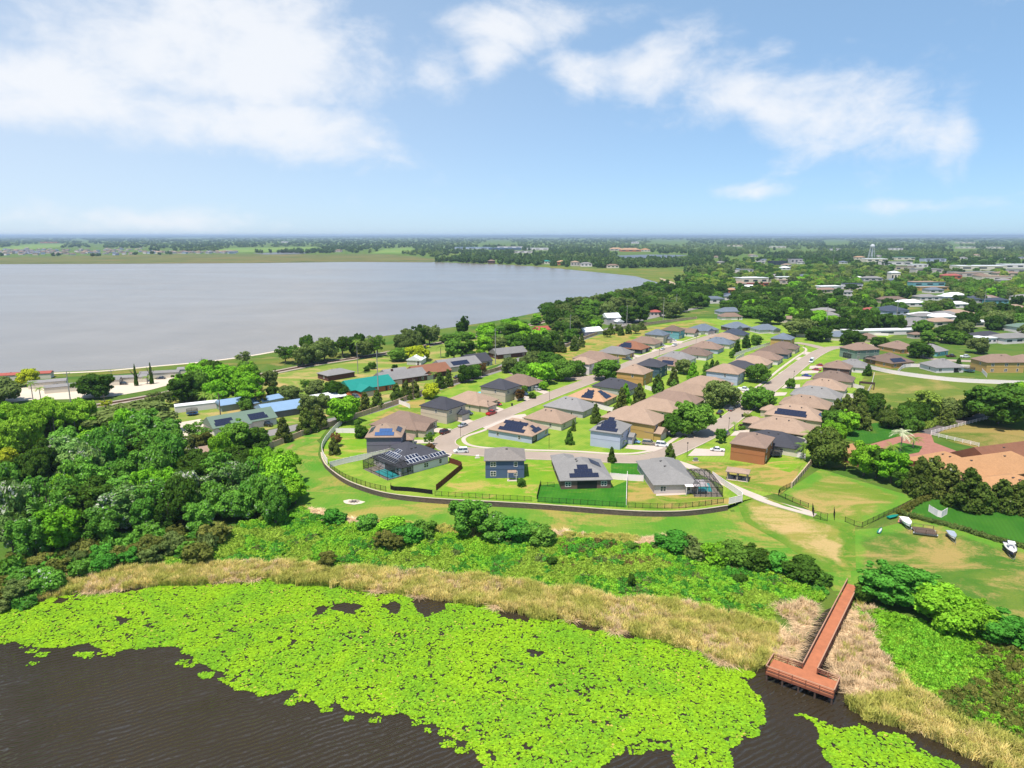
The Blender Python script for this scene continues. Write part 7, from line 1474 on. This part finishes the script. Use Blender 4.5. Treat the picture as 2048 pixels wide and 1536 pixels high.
fill([(1590, 560), (1660, 555), (1660, 575), (1600, 580)], 9, (9, 13), (7, 10), ['round'], ['light', 'bright'], {'light': 'pale green tree left of the navy-topped block', 'bright': 'bright green tree left of the navy-topped block'}, 'pale trees in mid town', gap=.45, avoid=12, seed=19)
fill([(1100, 710), (1200, 672), (1290, 658), (1290, 664), (1200, 682), (1120, 715)], 12, (6, 9), (3, 4.2), ['cone', 'tall'], ['grey', 'magnolia'], {'grey': 'grey-green tree of the row behind the upper tan wall', 'magnolia': 'magnolia of the row behind the upper tan wall'}, 'tree row behind the upper tan wall', gap=.5, avoid=9, seed=13)
fill([(1640, 870), (1700, 812), (1725, 805), (1800, 855), (1930, 828), (1945, 835), (1840, 868), (1700, 860)], 18, (5, 9), (3, 4.5), ['round', 'cone', 'bush'], ['dark', 'magnolia', 'oak'], {'dark': 'dark tree in the screen below the meadow', 'magnolia': 'magnolia in the screen below the meadow', 'oak': 'mid green tree in the screen below the meadow'}, 'tree screen below the meadow', gap=.5, avoid=9, seed=14)
TOWN = [(1340, 570), (1420, 545), (1500, 520), (2060, 512), (2060, 700), (2000, 706), (1900, 690), (1820, 690), (1700, 670), (1600, 655), (1500, 632), (1400, 628), (1420, 600)]
near_town = [(1430, 632), (1440, 590), (1600, 565), (1800, 570), (2060, 575), (2060, 700), (1960, 712), (1900, 690), (1820, 690), (1700, 668), (1600, 652), (1500, 632)]
fill(near_town, 150, (9, 14), (5.5, 9.0), ['round', 'tall', 'round', 'round'], ['dark', 'dark', 'oak', 'grey', 'bright'], {'dark': 'dark oak in the town canopy on the right', 'oak': 'mid green oak in the town canopy on the right', 'grey': 'grey-green oak in the town canopy on the right', 'bright': 'bright oak in the town canopy on the right'}, 'oaks of the town canopy', gap=.46, avoid=14, seed=15)

ORD = ['first', 'second', 'third', 'fourth', 'fifth', 'sixth', 'seventh', 'eighth', 'ninth', 'tenth', 'eleventh', 'twelfth', 'thirteenth', 'fourteenth', 'fifteenth', 'sixteenth', 'seventeenth', 'eighteenth', 'nineteenth', 'twentieth']
for gname in ('pines at the left', 'trees in the row on the lake shore', 'low trees along the railway shore', 'tree row behind the upper tan wall', 'tree screen below the meadow', 'grove by the mobile homes', 'trees at the right end of the wood', 'upright pair on the shore'):
    mem = sorted([o for o in bpy.data.objects if o.get('group') == gname], key=lambda o: float(proj(o.location.x, o.location.y, 0)[0]))
    for i_, o in enumerate(mem):
        words = o['label'].split(' '); o['label'] = ('%s %s, %s from left' % (' '.join(words[:1]), ' '.join(words[1:]), ORD[min(i_, 19)]))
# ---------------------------------------------------------------- scattered stuff (instances on points)
def scatter(name, label, pts, scl, rot, idx, protos, kind='stuff'):
    """one object whose points carry instances of the prototypes"""
    me = bpy.data.meshes.new(name); me.vertices.add(len(pts)); me.vertices.foreach_set('co', np.asarray(pts, np.float32).ravel())
    for nm, tp, arr in (('scl', 'FLOAT_VECTOR', scl), ('rot', 'FLOAT_VECTOR', rot)):
        at = me.attributes.new(nm, tp, 'POINT'); at.data.foreach_set('vector', np.asarray(arr, np.float32).ravel())
    at = me.attributes.new('idx', 'INT', 'POINT'); at.data.foreach_set('value', np.asarray(idx, np.int32))
    o = bpy.data.objects.new(name, me); link(o); tag(o, label, kind=kind)
    pc_ = bpy.data.collections.new(name+'_pieces')
    for i, (sh_, mt) in enumerate(protos):
        q = crown_object('%02d_%s_piece' % (i, name), sh_, mt); pc_.objects.link(q)
    ng = bpy.data.node_groups.new(name, 'GeometryNodeTree'); ng.interface.new_socket('Geometry', in_out='INPUT', socket_type='NodeSocketGeometry'); ng.interface.new_socket('Geometry', in_out='OUTPUT', socket_type='NodeSocketGeometry')
    t = NT(ng); gi = t.new('NodeGroupInput'); go = t.new('NodeGroupOutput'); ci = t.new('GeometryNodeCollectionInfo'); ci.inputs['Collection'].default_value = pc_
    ci.inputs['Separate Children'].default_value = True; ci.inputs['Reset Children'].default_value = True
    ip = t.new('GeometryNodeInstanceOnPoints'); ip.inputs['Pick Instance'].default_value = True
    def attr(nm, tp): a = t.new('GeometryNodeInputNamedAttribute', data_type=tp); a.inputs['Name'].default_value = nm; return a.outputs['Attribute']
    t.l.new(gi.outputs[0], ip.inputs['Points']); t.l.new(ci.outputs[0], ip.inputs['Instance'])
    t.l.new(attr('idx', 'INT'), ip.inputs['Instance Index']); t.l.new(attr('rot', 'FLOAT_VECTOR'), ip.inputs['Rotation']); t.l.new(attr('scl', 'FLOAT_VECTOR'), ip.inputs['Scale'])
    t.l.new(ip.outputs[0], go.inputs[0]); md = o.modifiers.new('scatter', 'NODES'); md.node_group = ng
    return o
def vnoise(x, y, s, seed=0):
    """smooth value noise"""
    x = np.asarray(x)*s; y = np.asarray(y)*s; xi = np.floor(x).astype(int); yi = np.floor(y).astype(int); fx = x-xi; fy = y-yi
    def h(a, b): n = np.sin(a*127.1+b*311.7+seed*74.7)*43758.5453; return n-np.floor(n)
    fx = fx*fx*(3-2*fx); fy = fy*fy*(3-2*fy)
    return (h(xi, yi)*(1-fx)+h(xi+1, yi)*fx)*(1-fy)+(h(xi, yi+1)*(1-fx)+h(xi+1, yi+1)*fx)*fy
def fbm(x, y, s, seed=0): return (vnoise(x, y, s, seed)+.5*vnoise(x, y, s*2.1, seed+1)+.25*vnoise(x, y, s*4.3, seed+2))/1.75
def sample_poly(poly, dens, ragged=14, seed=0, z=None):
    """random ground points (world) inside a pixel outline, edge made ragged by noise"""
    r = np.random.default_rng(seed); W_ = np.array([G2(u, v) for (u, v) in poly]) if z is None else np.array([P(u, v, z) for (u, v) in poly])
    x0, y0 = W_.min(0)-3; x1, y1 = W_.max(0)+3; n = int((x1-x0)*(y1-y0)*dens); x = r.uniform(x0, x1, n); y = r.uniform(y0, y1, n)
    zz_ = T(x, y) if z is None else np.full(n, z); u, v = proj(x, y, zz_)
    du = (fbm(x, y, .22, seed)-.5)*ragged*2; dvv = (fbm(x, y, .22, seed+9)-.5)*ragged
    k = inpoly(u+du, v+dvv, poly)
    if z is None:
        q = np.clip((x-PIER_A[0])*PIER_D[0]+(y-PIER_A[1])*PIER_D[1], -2, PIER_L+4); px_, py_ = x-PIER_A[0]-PIER_D[0]*q, y-PIER_A[1]-PIER_D[1]*q; side = PIER_D[0]*py_-PIER_D[1]*px_
        k &= (np.hypot(px_, py_) > 2.0) & ~((np.hypot(px_, py_) < 4.4) & (side < 0)) & ~((q > PIER_L-1) & (np.hypot(px_, py_) < 6.5))
    return x[k], y[k], zz_[k], u[k], v[k]
def rots(n, r, tilt=.12): return np.stack([r.normal(0, tilt, n), r.normal(0, tilt, n), r.uniform(0, 6.28, n)], 1)

# marsh plants
marsh_px = [(235, 1118), (330, 1075), (430, 1062), (560, 1035), (600, 1015), (640, 1045), (700, 1052), (860, 1072), (1100, 1080), (1330, 1092), (1500, 1130), (1660, 1175), (1690, 1170), (1670, 1195), (1600, 1212), (1545, 1232), (1540, 1262), (1400, 1222), (1200, 1200), (950, 1162), (700, 1146), (450, 1138), (250, 1130)]
x, y, z, u, v = sample_poly(marsh_px, 2.1, 10, 1); r = np.random.default_rng(21); n = len(x)
q = fbm(x, y, .12, 5); q2 = fbm(x, y, .3, 8); idx = np.where(q2 > .66, 6, np.where(q < .42, 0, np.where(q < .55, 2, 4)))+r.integers(0, 2, n)
bl = (u > 1120) & (v < 1135) & (u < 1340) & (r.random(n) < .10); idx = np.where(bl, 8, idx)
s = r.uniform(.6, 1.15, n)*(.8+.6*q2)
scatter('marsh_plants', 'lush low green plants covering the marsh behind the reeds', np.stack([x, y, z+.15*s], 1), np.stack([s, s, s*r.uniform(.7, 1.2, n)], 1), rots(n, r), idx, [('scrub0', 'marsh'), ('scrub1', 'marsh'), ('scrub2', 'marshd'), ('scrub0', 'marsh'), ('scrub1', 'marsh2'), ('scrub2', 'marsh2'), ('scrub0', 'marshd'), ('scrub1', 'grey'), ('scrub2', 'brown')])
right_px = [(1715, 1215), (1760, 1225), (1900, 1265), (2060, 1300), (2200, 1330), (2200, 1540), (2060, 1500), (1960, 1450), (1880, 1420), (1820, 1385), (1770, 1310), (1735, 1250)]
x, y, z, u, v = sample_poly(right_px, 2.4, 10, 2); n = len(x); q = fbm(x, y, .15, 3); ol = (u-1850)*.5+(v-1330)+(q-.5)*150 > 70
idx = np.where(ol & (r.random(n) < .75), r.integers(3, 5, n), np.where(q > .55, 0, r.integers(1, 3, n))); s = r.uniform(.7, 1.4, n)*np.where(ol, 1.35, 1)
scatter('right_marsh_plants', 'bright green plants and scrub right of the pier', np.stack([x, y, z+.2*s], 1), np.stack([s, s, s*r.uniform(.8, 1.3, n)], 1), rots(n, r), idx, [('scrub0', 'bright'), ('scrub1', 'marsh'), ('scrub2', 'marsh'), ('scrub0', 'olive'), ('scrub1', 'oak')])
# reeds
reed_a = [(60, 1205), (75, 1180), (250, 1143), (450, 1128), (700, 1142), (950, 1158), (1200, 1196), (1400, 1218), (1545, 1256), (1590, 1300), (1580, 1325), (1500, 1338), (1440, 1325), (1300, 1282), (1150, 1250), (1000, 1220), (850, 1198), (720, 1183), (520, 1163), (250, 1180), (150, 1196)]
reed_b = [(1690, 1205), (1735, 1225), (1765, 1310), (1820, 1390), (1880, 1425), (2060, 1505), (2200, 1560), (2200, 1640), (2060, 1590), (1950, 1525), (1850, 1478), (1720, 1440), (1690, 1400), (1672, 1340), (1650, 1300), (1668, 1250)]
reed_c = [(1560, 1215), (1600, 1205), (1640, 1225), (1650, 1250), (1610, 1300), (1600, 1335), (1560, 1330), (1585, 1295), (1590, 1260)]
RX = [sample_poly(p, d, 22, 30+k) for k, (p, d) in enumerate(((reed_a, 3.6), (reed_b, 3.2), (reed_c, 3.5)))]
x, y, z, u, v = [np.concatenate([q[k] for q in RX]) for k in range(5)]; n = len(x); q = fbm(x, y, .25, 4)
dead = ((u > 1550) & (u < 1790) & (v < 1400) & ((u-1665)*1.0-(v-1230)*-.35 > -130)) | ((q > .60) & (r.random(n) < .7))
rr_ = r.random(n); idx = np.where(dead, np.where(rr_ < .36, 4, np.where(rr_ < .68, 5, np.where(rr_ < .92, 6, 3))), np.where(q < .42, 3, r.integers(0, 3, n))); h = r.uniform(1.3, 2.5, n)*np.where(dead, .95, 1)
scatter('reeds', 'tall tan and olive reeds fringing the pond', np.stack([x, y, np.maximum(z, POND_Z)-.05], 1), np.stack([np.full(n, 1.0), np.full(n, 1.0), h], 1), rots(n, r, .10), idx, [('reed0', 'reed'), ('reed1', 'reed'), ('reed2', 'reedg'), ('reed0', 'reedg'), ('flat0', 'straw'), ('flat1', 'straw'), ('reed1', 'straw')])
# rough grass on the bank edge
rough = [(600, 1015), (700, 1035), (900, 1052), (1100, 1062), (1330, 1075), (1450, 1098), (1600, 1140), (1600, 1150), (1450, 1112), (1330, 1090), (1100, 1078), (900, 1068), (700, 1050), (610, 1030)]
x, y, z, u, v = sample_poly(rough, 3.0, 14, 7); n = len(x); s = r.uniform(.4, .8, n)
scatter('rough_grass', 'tufts of rough grass where bank meets marsh', np.stack([x, y, z], 1), np.stack([s, s, s*.9], 1), rots(n, r), np.where(fbm(x, y, .1, 2) > .55, 1, 0), [('reed1', 'reedg'), ('flat0', 'straw')])
# hedges
def hedge(pts, w_, h, mat, label, drape=True, n=None):
    line = smoothline([G2(u, v) for (u, v) in pts], 4); st = walk(line, .8); root = empty('hedge', (st[0][0], st[0][1], float(T(st[0][0], st[0][1]))), 0, label, 'hedge')
    for i, (x, y, a) in enumerate(st):
        c = crown_object('bush', 'scrub%d' % (i % 3), mat, root); c.location = (x-st[0][0]+random.uniform(-.2, .2), y-st[0][1]+random.uniform(-.2, .2), float(T(x, y))-root.location.z+h*.4); c.scale = (w_*random.uniform(.8, 1.2), w_*random.uniform(.8, 1.2), h*random.uniform(.7, 1.0)); c.rotation_euler = (0, 0, random.uniform(0, 6))
hedge([(1805, 1030), (1850, 1042), (1920, 1060), (1990, 1082), (2060, 1100), (2140, 1122)], .8, 1.3, 'grey', 'thin hedge between the boats and the estate lawn')
hedge([(1800, 1028), (1830, 1010), (1870, 993)], .9, 1.5, 'olive', 'straggly hedge along the fenced field')
hedge([(1830, 862), (1880, 846), (1930, 832), (1965, 820)], 1.6, 2.2, 'light', 'pale hedge along the dark lane')

# lily pads
lily1 = [(-40, 1290), (-40, 1215), (0, 1212), (150, 1190), (300, 1172), (520, 1152), (720, 1170), (850, 1190), (1000, 1213), (1150, 1244), (1300, 1274), (1440, 1318), (1495, 1335), (1510, 1375), (1548, 1425), (1528, 1465), (1480, 1505), (1450, 1545), (1400, 1560), (1345, 1520), (1320, 1478), (1270, 1490), (1210, 1520), (1160, 1560), (980, 1570), (945, 1525), (880, 1455), (800, 1425), (740, 1428), (660, 1412), (600, 1385), (540, 1388), (430, 1362), (385, 1322), (350, 1288), (220, 1300), (150, 1284), (70, 1302), (20, 1282)]
lily2 = [(1595, 1438), (1660, 1447), (1720, 1440), (1850, 1485), (1960, 1560), (1990, 1600), (1700, 1600), (1655, 1505), (1608, 1468)]
HOLE = [(858, 1210, 30, 20), (690, 1216, 36, 9), (640, 1222, 12, 8), (782, 1214, 22, 9), (1030, 1232, 34, 11), (1066, 1304, 10, 8), (250, 1240, 18, 5), (470, 1262, 16, 5), (650, 1160, 12, 5)]
pads = []
for k, poly in enumerate((lily1, lily2)):
    x, y, z, u, v = sample_poly(poly, 24.0, 44, 50+k, POND_Z); ok = np.ones(len(x), bool)
    for (a, b, c, d) in HOLE: ok &= ((u-a+(fbm(x, y, .55, 3)-.5)*44)/c)**2+((v-b+(fbm(x, y, .7, 13)-.5)*22)/d)**2 > 1
    dn = fbm(x, y, 1.1, 7); ok &= (dn > .23+.15*fbm(x, y, .07, 9)) | (np.random.default_rng(k).random(len(x)) < .12)
    pads.append(np.stack([x[ok], y[ok]], 1))
r = np.random.default_rng(77); edge = lily1[18:]+lily2[:1]
for k in range(70):
    j = r.integers(0, len(lily1)-20)+19; (u0, v0), (u1, v1) = lily1[j % len(lily1)], lily1[(j+1) % len(lily1)]; t_ = r.random()
    cx_, cy_ = P(u0+(u1-u0)*t_+r.normal(0, 12), v0+(v1-v0)*t_+r.normal(4, 12), POND_Z); q_ = int(r.integers(8, 60)); pads.append(np.stack([cx_+r.uniform(-1, 1, q_)*(.25+.10*math.sqrt(q_)*1.2), cy_+r.uniform(-1, 1, q_)*(.2+.07*math.sqrt(q_)*1.2)], 1))
XY = np.concatenate(pads); n = len(XY); N = 7
rad = r.uniform(.12, .27, n); a0 = r.uniform(0, 6.28, n); tl_ = r.normal(0, .06, (n, 2)); zz_ = POND_Z+.02+r.uniform(0, .06, n); th = np.linspace(.22, 6.06, N-1)
ring = a0[:, None]+th[None]; rx = rad[:, None]*np.cos(ring)*r.uniform(.92, 1.08, (n, N-1)); ry = rad[:, None]*np.sin(ring)*r.uniform(.92, 1.08, (n, N-1))
V = np.empty((n, N, 3)); V[:, 0] = np.stack([XY[:, 0], XY[:, 1], zz_], 1); V[:, 1:, 0] = XY[:, :1]+rx; V[:, 1:, 1] = XY[:, 1:]+ry; V[:, 1:, 2] = zz_[:, None]+rx*tl_[:, :1]+ry*tl_[:, 1:]+.02
i = (np.arange(n)*N)[:, None]; Fq = np.stack([np.broadcast_to(i, (n, N-2)), i+np.arange(1, N-1)[None], i+np.arange(2, N)[None]], 2).reshape(-1, 3)
LEAFK = 1.0
LILY = leafmat('lily pads', (.165, .390, .016, 1), (.250, .440, .026, 1), .08, (.46, .36, .08, 1), .03, var=.60, patch=(.66, .82, 1.2, 1))
_t = NT(LILY.node_tree)
lp = mk('lily_pads', np_mesh('lily_pads', V.reshape(-1, 3), Fq, LILY)); tag(lp, 'bright yellow-green lily pads spread over the dark pond', kind='stuff')

# far woods
mid = [(1342, 572), (1400, 545), (1480, 522), (1600, 512), (2160, 505), (2160, 700), (1990, 706), (1900, 690), (1700, 668), (1590, 650), (1440, 628), (1400, 625)]
r = np.random.default_rng(5)
def farwood(name, label, m, u0, u1, v0, v1, test, protos, rpx, hh, avoid_d, power=1.0, pal=.5, occ=True):
    u = r.uniform(u0, u1, m); v = v0+(v1-v0)*r.random(m)**power; k = test(u, v); u, v = u[k], v[k]
    XYw = np.array([P(a, b) for a, b in zip(u, v)]); d = np.hypot(XYw[:, 0], XYw[:, 1]); keep = np.ones(len(u), bool)
    if avoid_d > 0 and len(HA):
        for j in range(len(HA)): keep &= np.hypot(XYw[:, 0]-HA[j, 0], XYw[:, 1]-HA[j, 1]-0) > avoid_d+0*d
    XYw, d = XYw[keep], d[keep]; n = len(d)
    if occ:
        kk = np.array([not (hides(a_, b_, sum(hh)/2, max(7, rpx*c_/1365)) and r.random() < .95) for (a_, b_), c_ in zip(XYw, d)]); XYw, d = XYw[kk], d[kk]; n = len(d)
    rad = np.maximum(r.uniform(5.5, 8.5, n), rpx*d/1365*r.uniform(.7, 1.3, n)); h = r.uniform(*hh, n)
    q = fbm(XYw[:, 0], XYw[:, 1]*.4, .0022, 4); half = len(protos)//2
    idx = np.where(q+r.normal(0, .06, n) > pal, half+r.integers(0, half, n), r.integers(0, half, n))
    scatter(name, label, np.stack([XYw[:, 0], XYw[:, 1], h*.42], 1), np.stack([rad, rad, h/1.4], 1), rots(n, r, .03), idx, protos)
FP = [('far0', 'farw'), ('far1', 'farw'), ('far2', 'farw'), ('far0', 'farw2'), ('far1', 'farw2'), ('far2', 'farw2')]
farwood('town_trees', 'canopy of trees filling the town behind the nearer oaks', 4200, 1342, 2160, 505, 690, lambda u, v: inpoly(u, v, mid), [('round0', 'dark'), ('round1', 'oak'), ('tall0', 'dark'), ('round2', 'grey'), ('round3', 'light'), ('tall1', 'oak')], 0, (8, 13), 16, 1.5, .52)
lakepoly = [tuple(map(float, proj(p[0], p[1], 0.0))) for p in smoothline(lake_line, 3)]
def far_test(u, v):
    ok = ~inpoly(u, v, lakepoly)
    ok &= ~inpoly(u, v+1.5, [(-900, 531), (0, 530), (500, 528), (860, 526), (905, 521), (840, 513), (760, 507), (640, 508), (480, 508), (300, 508), (0, 513), (-900, 515)])
    ok &= ~((u < 500) & (v > 496) & (u < 300)) & ~((u >= 300) & (u < 500) & (v > 503))
    for pg in ([(-300, 500), (0, 496), (60, 488), (132, 488), (128, 495), (30, 501)], [(420, 507), (460, 495), (632, 493), (642, 501), (560, 504)], [(740, 508), (770, 497), (822, 494), (838, 502), (800, 508)], [(1225, 511), (1300, 507), (1385, 508), (1340, 517), (1290, 521), (1245, 518)], [(1000, 528), (1200, 537), (1330, 536), (1400, 541), (1350, 552), (1360, 567), (1300, 575), (1000, 540)]):
        ok &= ~inpoly(u, v, pg)
    g_ = fbm(u, v*6, .012, 6); return ok & (g_ > .33)
farwood('far_woods', 'far-off dark woods stretching to the skyline beyond the lake', 20000, -300, 2400, 473.6, 548, lambda u, v: far_test(u, v) & ((u < 1480) | (v < 520)), FP, 2.6, (11, 17), 22, 1.5, .52)
# lone clumps on the marsh edge
farwood('marsh_edge_trees', 'dark tree clumps along the marsh and far subdivision', 260, 0, 700, 497, 513, lambda u, v: (((u-320)/55)**2+((v-509)/2.2)**2 < 1) | (((u-590)/35)**2+((v-501)/2.5)**2 < 1) | ((v > 511) & (u < 200) & (v < 513)) , FP, 1.6, (9, 13), 0, 1.0, .9)
# low hills on the skyline
m = MB(); xs_ = np.linspace(-30000, 30000, 160); yb, yt = 23000, 25500
hz = lambda x: 58+7*math.sin(x*.00033+1)+4*math.sin(x*.0011)+15*smooth((x-9000)/9000)
for a, b in zip(xs_[:-1], xs_[1:]):
    m.poly([(a, yb, -1), (b, yb, -1), (b, (yb+yt)/2, hz(b)*.75), (a, (yb+yt)/2, hz(a)*.75)]); m.poly([(a, (yb+yt)/2, hz(a)*.75), (b, (yb+yt)/2, hz(b)*.75), (b, yt, hz(b)), (a, yt, hz(a))])
tag(m.build('hills', paint('far wooded hills', (.030, .060, .030, 1), .95, .35, .0006)), 'low wooded hills on the skyline', kind='structure')

# ---------------------------------------------------------------- haze
hz_o = MB().box(-34000, 34000, -7000, 28000, -8, 90).build('haze', None); tag(hz_o, 'thin blue haze over the far land', kind='stuff')
hm = bpy.data.materials.new('haze'); hm.use_nodes = True; t = NT(hm.node_tree); t.n.clear()
pv = t.new('ShaderNodeVolumePrincipled'); pv.inputs['Color'].default_value = (0.60, 0.76, 1.0, 1); pv.inputs['Density'].default_value = 6.5e-5; pv.inputs['Anisotropy'].default_value = 0.2
o_ = t.new('ShaderNodeOutputMaterial'); t.l.new(pv.outputs[0], o_.inputs['Volume']); hz_o.data.materials.append(hm)
print('OBJECTS', len(bpy.data.objects), 'TREES', len(TREES))
